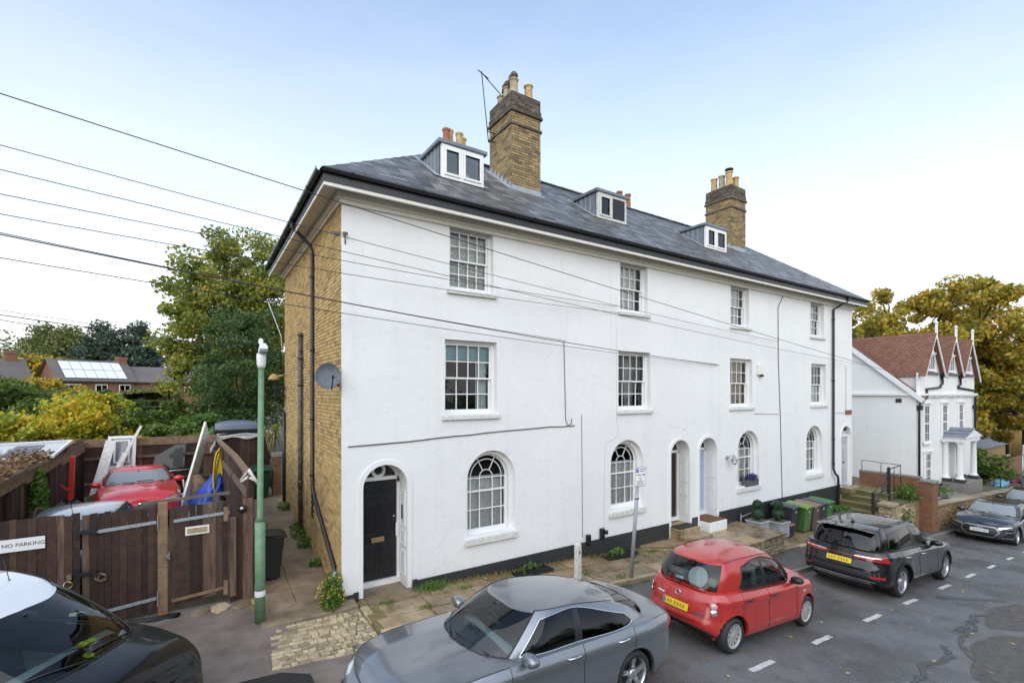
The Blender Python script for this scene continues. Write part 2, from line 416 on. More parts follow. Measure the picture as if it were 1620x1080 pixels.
W_['freshtar'] = pmat('fresh_tar',(.022,.022,.023),.5,var=.3,vs=8,bump=.5,bs=150,bdist=.006,fine=.5)
W_['york'] = pmat('york_stone',(.33,.245,.14),.40,c2=(.15,.105,.055),vs=2.6,bump=.7,bs=11,bdist=.02,island=.28,rv=-.18,fine=.15)
W_['joint'] = pmat('mossy_joint',(.13,.105,.05),.9,c2=(.22,.17,.06),vs=7,bump=.6,bs=60,fine=.4)
W_['sett'] = pmat('limestone_sett',(.48,.385,.235),.6,var=.4,vs=12,bump=.5,bs=40,bdist=.012,island=.35,fine=.12)
W_['kerb'] = pmat('granite_kerb',(.27,.25,.22),.6,var=.4,vs=5,bump=.4,bs=60,island=.2,fine=.25)
W_['concrete'] = pmat('damp_concrete',(.29,.225,.14),.6,c2=(.14,.105,.07),vs=2.2,bump=.5,bs=35,bdist=.01,fine=.3,rv=-.2)
W_['earth'] = pmat('earth',(.14,.11,.065),.9,c2=(.07,.075,.03),vs=3,bump=.7,bs=14,bdist=.03,fine=.3)
W_['paint'] = pmat('road_paint',(.62,.61,.57),.55,var=.3,vs=16,fine=.25)
W_['rubble'] = pmat('rubble_stone',(.34,.28,.18),.8,var=.4,vs=14,bump=.6,bs=30,island=.4,fine=.15)
W_['grass'] = pmat('grass_blade',(.07,.14,.02),.55,var=.4,vs=9,island=.4)
def sheet(name,xs,ys,zf,m,kind='structure',parent=None):
    mb = MB();vs = [(x,y,zf(x,y)) for x in xs for y in ys];k = len(ys);fs = []
    for i in range(len(xs)-1):
        for j in range(k-1):
            a = i*k+j;fs.append((a,a+k,a+k+1,a+1))
    mb.add(vs,fs);o = mb.build(name,m,parent,fix=False)
    return tag(o,kind=kind)
def frange(a,b,st):
    n = max(1,int(round((b-a)/st)));return [a+(b-a)*i/n for i in range(n+1)]
XG = frange(-400,-60,40)[:-1] + frange(-60,-6,6)[:-1] + frange(-6,60,1.0)[:-1] + frange(60,120,6)[:-1] + frange(120,600,40)
def zground(x,y):
    zr = zroad(x) - .08
    if y > 8: zr = lerp(zr,zyard(y) - .05 - max(0,(x-24))*.13,max(0,min(1,(y-8)/3)))
    if y > 30: zr = lerp(zr,min(-1.5,-3.2+(y-30)*.012) - max(0,(x-24))*.05,min(1,(y-30)/30)) if x < 24 else lerp(max(zr,-9.5),-9.5,min(1,(y-30)/30))
    return zr
YG = [-500,-120,-60,-30,-12,-4,0,4,8,9,10,11,12,14,16.6,19,22,26,30,36,42,50,60,80,110,160,260,420,700]
sheet('ground',XG,YG,zground,W_['earth'])
sheet('road',[x for x in XG if -400 <= x <= 200],[-1.5,0,2,4,5.5,KERB_Y],lambda x,y: zroad(x),W_['road'])
sheet('driveway',frange(-40,2.2,.6),[KERB_Y-.02,7.6,8.6,9.4,10.4],lambda x,y: zroad(x) + .006 + (max(0,y-8.6)*.03),W_['brownasphalt'])
sheet('pavement',frange(2.0,120,1.0),[KERB_Y,7.2,FORE_Y+.02],lambda x,y: zpave(x) + (y-KERB_Y)*.01,W_['pave_asphalt'])
mb = MB()
mb.add([(x_,y_,zroad(x_)+.017) for x_,y_ in ((.42,6.1),(1.35,6.1),(1.30,7.2),(.95,7.42),(.42,7.46))],[(0,1,2,3,4)])
tag(mb.build('road_patch',W_['freshtar'],fix=False),kind='structure')
ke = thing('kerb',None,None);ke['kind'] = 'structure'
x = 6.2;k = 0
while x < 60:
    ln = .9
    if k < 60:
        mb = MB();h0 = zpave(x)+.004;h1 = zpave(x+ln)+.004
        mb.add([(x+.006,KERB_Y-.13,zroad(x)-.1),(x+ln-.006,KERB_Y-.13,zroad(x+ln)-.1),(x+ln-.006,KERB_Y+.0,zroad(x+ln)-.1),(x+.006,KERB_Y,zroad(x)-.1),
                (x+.006,KERB_Y-.115,h0),(x+ln-.006,KERB_Y-.115,h1),(x+ln-.006,KERB_Y,h1),(x+.006,KERB_Y,h0)],
               [(0,3,2,1),(4,5,6,7),(0,1,5,4),(1,2,6,5),(2,3,7,6),(3,0,4,7)])
        bevel(mb.build('kerb_stone',W_['kerb'],ke),.018,2)
    x += ln;k += 1
DASH = [(7.29,7.95),(9.30,9.97),(11.45,12.2),(13.55,14.25),(15.85,16.6),(17.98,18.75),(20.05,20.75),(22.2,22.9),(24.3,25.0),(26.4,27.1)]
mk = thing('road_marking',None,None);mk['kind'] = 'structure'
for a,b_ in DASH:
    mb = MB();n = 6;top = [];bot = []
    for i in range(n+1):
        x = lerp(a,b_,i/n);j = rnd.uniform(-.008,.008)
        top.append((x+rnd.uniform(-.01,.01),4.33+j,zroad(x)+.005));bot.append((x+rnd.uniform(-.01,.01),4.23+j,zroad(x)+.005))
    mb.add(bot + top,[(i,i+1,n+2+i,n+1+i) for i in range(n)]);mb.build('dash_line',W_['paint'],mk,fix=False)
def blob(cx,cy,rx,ry,n=40,seed=1,jag=.25):
    r_ = random.Random(seed);ph = [r_.uniform(0,6.28) for _ in range(5)];pts = []
    for i in range(n):
        a = 2*PI*i/n;k = 1 + jag*sum(math.sin((q+2)*a+ph[q])/(q+1.5) for q in range(5))
        pts.append((cx+rx*k*math.cos(a),cy+ry*k*math.sin(a)))
    return pts
W_['chippings'] = pmat('exposed_chippings',(.13,.115,.10),.5,var=.5,vs=7,bump=1,bs=90,bdist=.02,fine=.7)
W_['tarseam'] = pmat('wet_tar_seam',(.045,.045,.046),.22,var=-.9,vs=9,bump=.5,bs=60)
for cx,cy,rx,ry,sd in [(12.3,2.3,1.5,.55,3),(15.2,2.75,1.5,.40,5),(7.9,2.45,.75,.35,8)]:
    mb = MB();mb.poly([(x,y,zroad(x)+.006) for x,y in blob(cx,cy,rx,ry,seed=sd)])
    tag(mb.build('road_patch',W_['chippings'],fix=False),kind='structure')
mb = MB()
def ribbon(mb,pts,w0,z=.009,mi=0,jit=.5):
    L_ = [];
    for i,(x,y) in enumerate(pts):
        x0,y0 = pts[max(0,i-1)];x1,y1 = pts[min(len(pts)-1,i+1)]
        d = Vector((x1-x0,y1-y0)).normalized();nn = Vector((-d.y,d.x));ww = w0*rnd.uniform(1-jit,1+jit)
        L_.append(((x+nn.x*ww,y+nn.y*ww,zroad(x)+z),(x-nn.x*ww,y-nn.y*ww,zroad(x)+z)))
    for a,b_ in zip(L_,L_[1:]): mb.quad(a[0],b_[0],b_[1],a[1],mi)
def wob(pts,n=5,amp=.06):
    o = []
    for (a,b_),(c,d) in zip(pts,pts[1:]):
        for i in range(n): o.append((lerp(a,c,i/n)+rnd.uniform(-amp,amp),lerp(b_,d,i/n)+rnd.uniform(-amp,amp)))
    o.append(pts[-1]);return o
ribbon(mb,wob([(8.2,2.7),(9.3,2.8),(10.2,2.95),(11.2,2.85),(11.6,3.05)]),.05)
ribbon(mb,wob([(11.4,2.6),(12.0,2.95),(13.2,3.05),(14.0,3.2)]),.035)
ribbon(mb,wob([(12.8,3.15),(14.2,3.25),(15.6,3.0)]),.05)
ribbon(mb,wob([(15.0,4.0),(16.4,3.2)]),.09,jit=.1)
ribbon(mb,wob([(5.2,2.9),(6.4,2.75),(7.6,2.65)]),.03)
tag(mb.build('road_surface_seam',W_['tarseam'],fix=False),kind='structure')
fc = thing('stone_pavement',None,None);fc['kind'] = 'structure'
sheet('joint_bed',frange(2.5,24,.5),[FORE_Y,8.2,8.7,FAC_Y+.25],lambda x,y: zfore(x,y)-.022,W_['joint'],parent=fc)
def slab(x0,x1,y0,y1,zf,mt,parent,name='paving_slab',th=.06,gap=.012,jit=.02,up=0,n=3):
    mb = MB();P = [(x0+gap,y0+gap),(x1-gap,y0+gap),(x1-gap,y1-gap),(x0+gap,y1-gap)]
    P = [(a+rnd.uniform(-jit,jit)*.5,b_+rnd.uniform(-jit,jit)*.5) for a,b_ in P];dz = rnd.uniform(-.008,.008)+up
    out = []
    for i in range(4):
        (a,b_),(c,d) = P[i],P[(i+1) % 4]
        for k in range(n):
            t = k/n;j = rnd.uniform(-1,1)*jit*.45*(1 if k else .3);out.append((lerp(a,c,t)+j*(b_ != d),lerp(b_,d,t)+j))
    m_ = len(out)
    mb.add([(a,b_,zf(a,b_)+dz) for a,b_ in out] + [(a,b_,zf(a,b_)+dz-th) for a,b_ in out],
           [tuple(range(m_))] + [(i,(i+1) % m_,m_+(i+1) % m_,m_+i) for i in range(m_)])
    return bevel(mb.build(name,mt,parent),.008,2)
x = 2.62
rows = [(FORE_Y+.13,8.32),(8.32,8.86),(8.86,FAC_Y-.02)]
for ri,(y0,y1) in enumerate(rows):
    x = 2.58 + .2*ri
    while x < 11.9:
        ln = rnd.uniform(.75,1.15)
        if ri == 2 and (5.9 < x+ln/2 < 7.0 or 8.7 < x+ln/2 < 9.9): x += ln;continue
        if not (x+ln > 10.5 and ri == 2):
            slab(x,x+ln,y0,y1,zfore,W_['york'],fc)
        x += ln
x = 14.9
for ri,(y0,y1) in enumerate([(FORE_Y+.13,8.3),(8.3,8.85),(8.85,9.28)]):
    x = 14.95+.3*ri
    while x < 21.6:
        ln = rnd.uniform(.8,1.2);slab(x,x+ln,y0,y1,zfore,W_['york'],fc);x += ln
x = 2.5
while x < 24:
    ln = rnd.uniform(.8,1.1)
    slab(x,x+ln,FORE_Y-.02,FORE_Y+.13,lambda a,b_: zedge(a)+.01,W_['sett'],fc,'edging_stone',th=.25,gap=.008);x += ln
cb = thing('cobbled_path',None,None);cb['kind'] = 'structure'
def zc(x,y): return lerp(zroad(x)+.02,-3.95,max(0,min(1,(y-7.5)/1.4)))
sheet('sett_bed',frange(.78,2.7,.4),[7.45,8.0,8.5,8.95],lambda x,y: zc(x,y)-.02,W_['joint'],parent=cb)
A = [(.86,7.52),(2.50,7.46),(2.42,8.86),(.98,8.92)]
for r_ in range(13):
    v = r_/13;v1 = (r_+1)/13;u = 0;
    while u < 1:
        du = rnd.uniform(.055,.115)
        if u + du > .97: du = 1-u
        def pt(u_,v_):
            return (lerp(lerp(A[0][0],A[1][0],u_),lerp(A[3][0],A[2][0],u_),v_),lerp(lerp(A[0][1],A[1][1],u_),lerp(A[3][1],A[2][1],u_),v_))
        a = pt(u,v);c = pt(u+du,v1)
        slab(a[0],c[0],min(a[1],c[1]),max(a[1],c[1]),zc,W_['sett'],cb,'sett',th=.05,gap=.005,jit=.016,up=rnd.uniform(-.004,.010),n=2)
        u += du
slab(2.5,2.66,7.6,8.25,zc,W_['sett'],cb,'edging_stone');slab(2.46,2.62,8.25,8.95,zc,W_['sett'],cb,'edging_stone')
al = thing('alley_path',None,None);al['kind'] = 'structure'
zal = lambda x,y: zyard(y) - .0
sheet('alley_bed',frange(.7,2.3,.4),frange(8.95,24,.7),lambda x,y: zal(x,y)-.02,W_['joint'],parent=al)
y = 9.35
slab(.85,2.45,8.92,9.6,zal,W_['concrete'],al,'concrete_slab',gap=.004)
for y0,y1 in [(9.6,10.6),(10.6,11.9),(11.9,13.4),(13.4,15),(15,16.8),(16.8,19),(19,22)]:
    slab(.86,1.5,y0,y1,zal,W_['concrete'],al,'concrete_slab',gap=.008);slab(1.5,2.24,y0-.25,y1-.25,zal,W_['concrete'],al,'concrete_slab',gap=.008)
# ---------------------------------------------------------------- the white terrace
BX0,BX1,BY0,BY1 = 2.25,23.6,9.3,16.6
ZS = 3.70
TER = thing('terraced_house','long white three storey terrace with wet slate roof and yellow brick gable end','building',(12.9,BY0,-4.4))
SASH2 = [(4.47,5.56),(9.58,10.67),(14.69,15.76),(20.0,21.08)]
SASH1 = [(4.36,5.65),(9.51,10.78),(14.66,15.95),(20.06,21.27)]
ARCH = [5.51,9.85,15.74,20.31]
AR = .63
DOORS = [(2.63,3.52,-3.86,.50),(11.67,12.54,-3.86,.45),(13.02,13.92,-3.86,.45),(22.57,23.47,-3.96,.12)]
DT = -1.42
WT = -1.30
def arch_outline(cx,r,zb,zt,n=16):
    zc_ = zt - r;pts = [(cx-r,zb),(cx+r,zb)]
    return pts + [(cx+r*math.cos(PI*i/n),zc_+r*math.sin(PI*i/n)) for i in range(n+1)]
holes = []
for a,b_ in SASH2: holes.append(([(a,2.22),(b_,2.22),(b_,3.60),(a,3.60)],.16))
for a,b_ in SASH1: holes.append(([(a,-.48),(b_,-.48),(b_,1.14),(a,1.14)],.16))
for c in ARCH: holes.append((arch_outline(c,AR,-3.17,WT),.13))
for a,b_,zt,dp in DOORS: holes.append((arch_outline((a+b_)/2,(b_-a)/2,-4.03 if zt > -3.9 else zt,DT),dp))
mb = MB()
def facade(outer,hs,y,mb):
    loops = [[Vector((p[0],p[1],0)) for p in outer]] + [[Vector((p[0],p[1],0)) for p in h] for h in hs]
    tris = tessellate_polygon(loops);flat = [p for lp in loops for p in lp]
    mb.add([(p.x,y,p.y) for p in flat],[tuple(t) for t in tris])
facade([(BX0,-5.6),(BX1,-5.6),(BX1,ZS+.05),(BX0,ZS+.05)],[h for h,d in holes],BY0,mb)
def reveal(mb,h,y0,y1,mi=0,bottom=True):
    for i in range(len(h)):
        a,b_ = h[i],h[(i+1) % len(h)]
        if not bottom and i == 0: continue
        mb.add([(a[0],y0,a[1]),(b_[0],y0,b_[1]),(b_[0],y1,b_[1]),(a[0],y1,a[1])],[(0,1,2,3)],mi)
for h,d in holes: reveal(mb,h,BY0,BY0+d)
for c in ARCH:
    h0 = arch_outline(c,AR,-3.17,WT);h1 = arch_outline(c,AR-.09,-3.17,WT-.09)
    for i in range(len(h0)):
        j = (i+1) % len(h0);mb.add([(h0[i][0],BY0+.13,h0[i][1]),(h0[j][0],BY0+.13,h0[j][1]),(h1[j][0],BY0+.13,h1[j][1]),(h1[i][0],BY0+.13,h1[i][1])],[(0,1,2,3)])
    reveal(mb,h1,BY0+.13,BY0+.25)
mb.quad((BX1,BY0,-5.6),(BX1,BY1,-5.6),(BX1,BY1,ZS+.05),(BX1,BY0,ZS+.05))
mb.quad((BX0,BY1,-5.6),(BX0,BY1,ZS),(BX1,BY1,ZS),(BX1,BY1,-5.6))
mb.quad((BX0-.012,BY0,-4.2),(BX0-.012,BY0+.05,-4.2),(BX0-.012,BY0+.05,ZS),(BX0-.012,BY0,ZS))
mb.quad((BX0-.012,BY0,-4.2),(BX0-.012,BY0,ZS),(BX0,BY0,ZS),(BX0,BY0,-4.2))
o = mb.build('front_wall',W_['stucco'],TER,fix=False)
mb = MB()
def band(mb,cx,r,zb,zt,wd,y0,y1):
    h0 = arch_outline(cx,r,zb,zt)[1:];h1 = arch_outline(cx,r+wd,zb,zt+wd)[1:]
    h0 = h0 + [(cx-r,zb)];h1 = h1 + [(cx-r-wd,zb)]
    for i in range(len(h0)-1):
        j = i+1
        mb.quad((h0[i][0],y0,h0[i][1]),(h1[i][0],y0,h1[i][1]),(h1[j][0],y0,h1[j][1]),(h0[j][0],y0,h0[j][1]))
        mb.quad((h1[i][0],y0,h1[i][1]),(h1[i][0],y1,h1[i][1]),(h1[j][0],y1,h1[j][1]),(h1[j][0],y0,h1[j][1]))
        mb.quad((h0[i][0],y0,h0[i][1]),(h0[i][0],y1,h0[i][1]),(h0[j][0],y1,h0[j][1]),(h0[j][0],y0,h0[j][1]))
for a,b_,zt,dp in DOORS:
    mb = MB();band(mb,(a+b_)/2,(b_-a)/2,-3.95 if zt > -3.9 else zt,DT,.095,BY0-.022,BY0);mb.build('door_surround',W_['stucco'],TER)
mb = MB()
mb.box(BX0+.3,BX1-.2,BY0+1.3,BY0+1.34,-4,ZS)
for z in (-.95,1.75): mb.box(BX0+.2,BX1-.2,BY0+.3,BY0+1.3,z-.03,z+.03)
for xx in (3.9,7.6,11.0,12.78,14.2,18.0,22.3): mb.box(xx-.03,xx+.03,BY0+.62,BY0+1.3,-4,ZS)
mb.build('interior_wall',W_['room'],TER)
segs = [(BX0-.03,2.52),(3.63,11.57),(12.65,12.92),(14.03,22.47),(23.57,BX1+.03)]
for a,b_ in segs:
    mb = MB();mb.box(a,b_,BY0-.035,BY0-.001,-5.6,-3.835)
    ob = mb.build('plinth',W_['plinth'],TER);bevel(ob,.01,2)
mb = MB()
for xx in (2.49,3.67): mb.box(xx-.045,xx+.045,BY0-.06,BY0-.036,-4.2,-3.80)
mb.build('plinth_block',W_['plinth'],TER)
mb = MB()
mb.add([(BX0+.012,BY0+.05,-4.3),(BX0+.012,BY1,-4.3),(BX0+.012,BY1,ZS+.1),(BX0+.012,BY0+.05,ZS+.1)],[(0,1,2,3)])
gw = mb.build('gable_wall',W_['mortar'],TER,fix=False)
def bricks(mb,o,u,nrm,length,z0,z1,bw=.225,bh=.075,gp=.011,proud=.010,skip=None,rr=rnd,depth=.03):
    o,u,nrm = Vector(o),Vector(u).normalized(),Vector(nrm).normalized();k = 0;z = z0
    while z < z1 - .02:
        s = -(bw/2 if k % 2 else 0)
        while s < length:
            a,b_ = max(0,s),min(length,s+bw)
            if b_ - a > .03 and not (skip and skip((a+b_)/2,z+bh/2)):
                p = proud + rr.uniform(-.004,.005)
                zb,zt = z+gp/2+rr.uniform(-.001,.001),min(z1,z+bh)-gp/2
                A_ = a+gp/2;B_ = b_-gp/2
                q = []
                for d in (p,-depth):
                    for (s_,z_) in ((A_,zb),(B_,zb),(B_,zt),(A_,zt)): q.append(tuple(o + u*s_ + nrm*d + Vector((0,0,z_))))
                mb.add(q,[(0,1,2,3),(0,4,5,1),(1,5,6,2),(2,6,7,3),(3,7,4,0)])
            s += bw
        z += bh;k += 1
mb = MB();bricks(mb,(BX0,BY0+.05,0),(0,1,0),(-1,0,0),BY1-BY0-.05,-4.25,ZS,skip=lambda s,z: 2.62 < s < 3.0 and -3.0 < z < -2.05)
bw_ = mb.build('brick',W_['brick'],TER);bw_['kind'] = 'stuff'
mb = MB();mb.box(BX0-.006,BX0+.02,BY0+2.70,BY0+3.02,-2.98,-2.07);mb.build('meter_cupboard',W_['blackiron'],TER)
OV = .43;EX0,EX1,EY0,EY1 = BX0-OV,BX1+.38,BY0-OV,BY1+.35
for k in range(5):
    y0 = lerp(EY0+.03,BY0-.12,k/5);y1 = lerp(EY0+.03,BY0-.12,(k+1)/5)
    if k in (0,2,4) or True:
        mb = MB();i0 = y0-EY0;i1 = y1-EY0
        mb.add([(EX0+i0,y0+.004,ZS+.012*k),(EX1-i0,y0+.004,ZS+.012*k),(EX1-i1,y1-.004,ZS+.012*k+.008),(EX0+i1,y1-.004,ZS+.012*k+.008)],[(0,1,2,3)])
        mb.build('soffit_board',W_['soffit'],TER,fix=False)
        mb = MB()
        mb.add([(EX0+i0+.004,y0,ZS+.012*k),(EX0+i1-.004,y1,ZS+.012*k+.008),(EX0+i1-.004,BY1,ZS+.012*k+.008),(EX0+i0+.004,BY1+.3,ZS+.012*k)],[(0,1,2,3)])
        mb.build('soffit_board',W_['soffit'],TER,fix=False)
mb = MB()
mb.box(EX0+.02,EX1-.02,EY0+.02,BY1+.2,ZS+.09,ZS+.12)
mb.build('soffit_backing',W_['black'],TER)
mb = MB();mb.box(EX0-.01,EX1,EY0-.01,EY0+.03,ZS+.035,ZS+.24);mb.box(EX0-.01,EX0+.03,EY0+.031,EY1,ZS+.035,ZS+.24);mb.box(EX1-.03,EX1,EY0+.031,EY1,ZS+.035,ZS+.24)
mb.build('fascia',W_['gutter'],TER)
mb = MB();mb.box(EX0+.005,EX1,EY0+.005,EY0+.03,ZS-.03,ZS+.034);mb.box(EX0+.005,EX0+.03,EY0+.031,EY1,ZS-.03,ZS+.034);mb.build('soffit_edge',W_['soffit'],TER)
mb = MB()
mb.box(BX0-.12,BX1+.12,BY0-.12,BY0-.002,ZS-.075,ZS+.05);mb.box(BX0-.06,BX1+.06,BY0-.065,BY0-.003,ZS-.15,ZS-.076)
mb.box(BX0-.12,BX0-.002,BY0-.001,BY1,ZS-.075,ZS+.05);mb.box(BX0-.06,BX0-.003,BY0-.002,BY1,ZS-.13,ZS-.076)
mb.build('cornice',W_['soffit'],TER)
def gutter(parent,p,q,r=.065,mt='gutter',br=1.0,name='gutter'):
    mb = MB();p,q = Vector(p),Vector(q);d = (q-p);ln = d.length;d.normalize();s = d.cross(Vector((0,0,1))).normalized()
    pr = [(math.cos(a)*r,math.sin(a)*r) for a in [PI + PI*i/8 for i in range(9)]];pr = pr + [(x*.9,z*.9) for x,z in pr[::-1]]
    n = len(pr);vs = [tuple(p + s*x + Vector((0,0,z))) for x,z in pr] + [tuple(q + s*x + Vector((0,0,z))) for x,z in pr]
    mb.add(vs,[(i,(i+1) % n,n+(i+1) % n,n+i) for i in range(n)],0,True)
    t = .5
    while t < ln:
        c = p + d*t;k = r*1.13
        prr = [tuple(c - d*.03 + s*math.cos(a)*k + Vector((0,0,math.sin(a)*k))) for a in [PI+PI*i/8 for i in range(9)]]
        pr2 = [tuple(c + d*.03 + s*math.cos(a)*k + Vector((0,0,math.sin(a)*k))) for a in [PI+PI*i/8 for i in range(9)]]
        mb.add(prr+pr2,[(i,i+1,10+i,9+i) for i in range(8)],0,True)
        t += br
    return mb.build(name,W_[mt],parent)
gutter(TER,(EX0-.02,EY0-.065,ZS+.245),(EX1+.02,EY0-.065,ZS+.225),br=1.35)
gutter(TER,(EX0-.065,EY1,ZS+.225),(EX0-.065,EY0-.02,ZS+.245),br=.95)
ZE = ZS+.27;RY = (EY0+EY1)/2;RUN = RY-EY0;RISE = 3.05;ZR = ZE+RISE;SLP = RISE/RUN
def zroof(y): return ZE + (y-EY0)*SLP
RXA,RXB = EX0+RUN,EX1-RUN
ROOF = MB()
P0,P1,P2,P3 = (EX0,EY0,ZE-.02),(EX1,EY0,ZE-.02),(EX1,EY1,ZE-.02),(EX0,EY1,ZE-.02);RA,RB = (RXA,RY,ZR-.02),(RXB,RY,ZR-.02)
ROOF.add([P0,P1,P2,P3,RA,RB],[(0,1,5,4),(1,2,5),(2,3,4,5),(3,0,4),(0,3,2,1)])
roof = ROOF.build('roof',W_['slate'],TER)
SLN = math.hypot(RUN,RISE);cs,sn = RUN/SLN,RISE/SLN
bw,ex = .30,.205
def slate_mesh(w,ln=.40,th=.011):
    m_ = MB();j = rnd.uniform(-.006,.006)
    m_.add([(-w/2,0+j,.004),(w/2,0-j,.004),(w/2,ln,.0),(-w/2,ln,.0),(-w/2,0+j,.004+th),(w/2,0-j,.004+th),(w/2,ln,.006),(-w/2,ln,.006)],
           [(4,5,6,7),(0,1,5,4),(1,2,6,5),(3,0,4,7)]);return m_
sl_me = [slate_mesh(bw-.006).mesh('slate',W_['slate']) for _ in range(5)]
cand = []
nrow = int(SLN/ex)
DORM = [(4.65,5.80,10.18),(9.68,10.88,10.34),(14.60,15.83,10.22)];DTOP = [5.86,5.95,5.86]
CH = [(7.20,8.18,11.06,12.25),(17.8,18.8,11.25,12.4)]
def blocked(x,y):
    for (a,b_,yf),zt in zip(DORM,DTOP):
        if a+.1 < x < b_-.1 and yf+.1 < y < EY0+(zt-ZE)/SLP-.1: return True
    for a,b_,c,d in CH:
        if a+.12 < x < b_-.12 and c+.12 < y < d-.12: return True
    return False
def trap(mb,M,x0,x1,x2,x3,ln=.40,th=.011):
    if abs(x2-x3) < .003: ln = min(ln,(x1-x0)/cs)
    """slate cut to the hip: bottom edge x0..x1, top edge x3..x2"""
    v = [(x0,0,.004),(x1,0,.004),(x2,ln,0),(x3,ln,0),(x0,0,.004+th),(x1,0,.004+th),(x2,ln,.006),(x3,ln,.006)]
    mb.add([tuple(M @ Vector(p)) for p in v],[(4,5,6,7),(0,1,5,4),(1,2,6,5),(3,0,4,7)])
cut = MB();up_ = .40*cs
for r_ in range(nrow+1):
    s = r_*ex;y = EY0-.03 + s*cs;z = ZE-.012 + s*sn;ins = s*cs
    x = EX0 + ins + (.15 if r_ % 2 else 0) - bw
    while x < EX1 - ins + bw:
        L0,L1,R0,R1 = max(x-.147,EX0+ins-.02),max(x-.147,EX0+ins+up_-.02),min(x+.147,EX1-ins+.02),min(x+.147,EX1-ins-up_+.02)
        if L0 == L1 == x-.147 and R0 == R1 == x+.147:
            if not blocked(x,y+.1): cand.append((x,y,z,math.hypot(x,y)))
        elif R0-L0 > .02 and L0 < x+.147 and R0 > x-.147:
            tp = None
            if L1 > R1: L1 = R1 = R0 if x < 12 else L0
            M = Matrix.Translation((0,y,z+rnd.uniform(0,.004))) @ Euler((math.atan2(RISE,RUN)+rnd.uniform(-.01,.015),0,0)).to_matrix().to_4x4();trap(cut,M,L0,R0,R1,L1)
        x += bw
cand.sort(key=lambda c: c[3])
tilt = math.atan2(RISE,RUN)
for x,y,z,d in cand[:290]:
    inst('slate',rnd.choice(sl_me),roof,(x,y,z+rnd.uniform(0,.004)),(tilt+rnd.uniform(-.012,.018),rnd.uniform(-.012,.012),0))
mb = MB();mb.v,mb.f,mb.m,mb.sm = cut.v,cut.f,cut.m,cut.sm
for x,y,z,d in cand[290:]:
    M = Matrix.Translation((x,y,z+rnd.uniform(0,.005))) @ Euler((tilt+rnd.uniform(-.012,.018),rnd.uniform(-.012,.012),0)).to_matrix().to_4x4()
    q = slate_mesh(bw-.006);mb.add([tuple(M @ Vector(p)) for p in q.v],q.f)
o = mb.build('slate',W_['slate'],roof,fix=False);o['kind'] = 'stuff'
mb = MB()
for sgn,xe in ((1,EX0),(-1,EX1)):
    for r_ in range(nrow):
        s = r_*ex;xx = xe + sgn*(s*cs-.03);z = ZE-.012+s*sn;ins = s*cs;c_ = -sgn;y = EY0+ins-bw+(.15 if r_ % 2 else 0)
        while y < EY1-ins+bw:
            L0,L1,R0,R1 = max(y-.147,EY0+ins-.02),max(y-.147,EY0+ins+up_-.02),min(y+.147,EY1-ins+.02),min(y+.147,EY1-ins-up_+.02)
            if R0-L0 > .02:
                M = Matrix.Translation((xx,0,z)) @ Euler((0,0,-sgn*PI/2)).to_matrix().to_4x4() @ Euler((tilt+rnd.uniform(-.01,.015),0,0)).to_matrix().to_4x4()
                if R1 <= L1: L1 = R1 = R0 if y < RY else L0
                q = (L0,R0,R1,L1) if c_ > 0 else (-R0,-L0,-L1,-R1)
                trap(mb,M,*q)
            y += bw
o = mb.build('hip_slate',W_['slate'],roof,fix=False);o['kind'] = 'stuff'
def ridge_run(p,q,mt,parent,st=.42,wd=.15):
    p,q = Vector(p),Vector(q);ln = (q-p).length;n = int(ln/st);d = (q-p).normalized();s = d.cross(Vector((0,0,1))).normalized();u = s.cross(d)
    for i in range(n):
        a = p + d*(i*st+.005);b_ = p + d*((i+1)*st+.03);mb = MB();k = 6
        for c,rr_ in ((a,wd),(b_,wd*.93)): pass
        pa = [(math.cos(PI*j/k)*wd,math.sin(PI*j/k)*wd*.62-.03) for j in range(k+1)]
        vs = [tuple(a + s*x + u*z) for x,z in pa] + [tuple(b_ + s*x*.95 + u*(z-.006)) for x,z in pa]
        mb.add(vs,[(j,j+1,k+2+j,k+1+j) for j in range(k)],0,True);mb.build('ridge_tile',mt,parent,fix=False)
ridge_run((EX0,EY0,ZE-.03),(RXA,RY,ZR-.03),W_['lead'],roof,.5,.10)
ridge_run((RXA,RY,ZR),(RXB,RY,ZR),W_['slate'],roof,.45)
ridge_run((EX1,EY0,ZE-.05),(RXB,RY,ZR-.05),W_['slate'],roof,.5,.08)
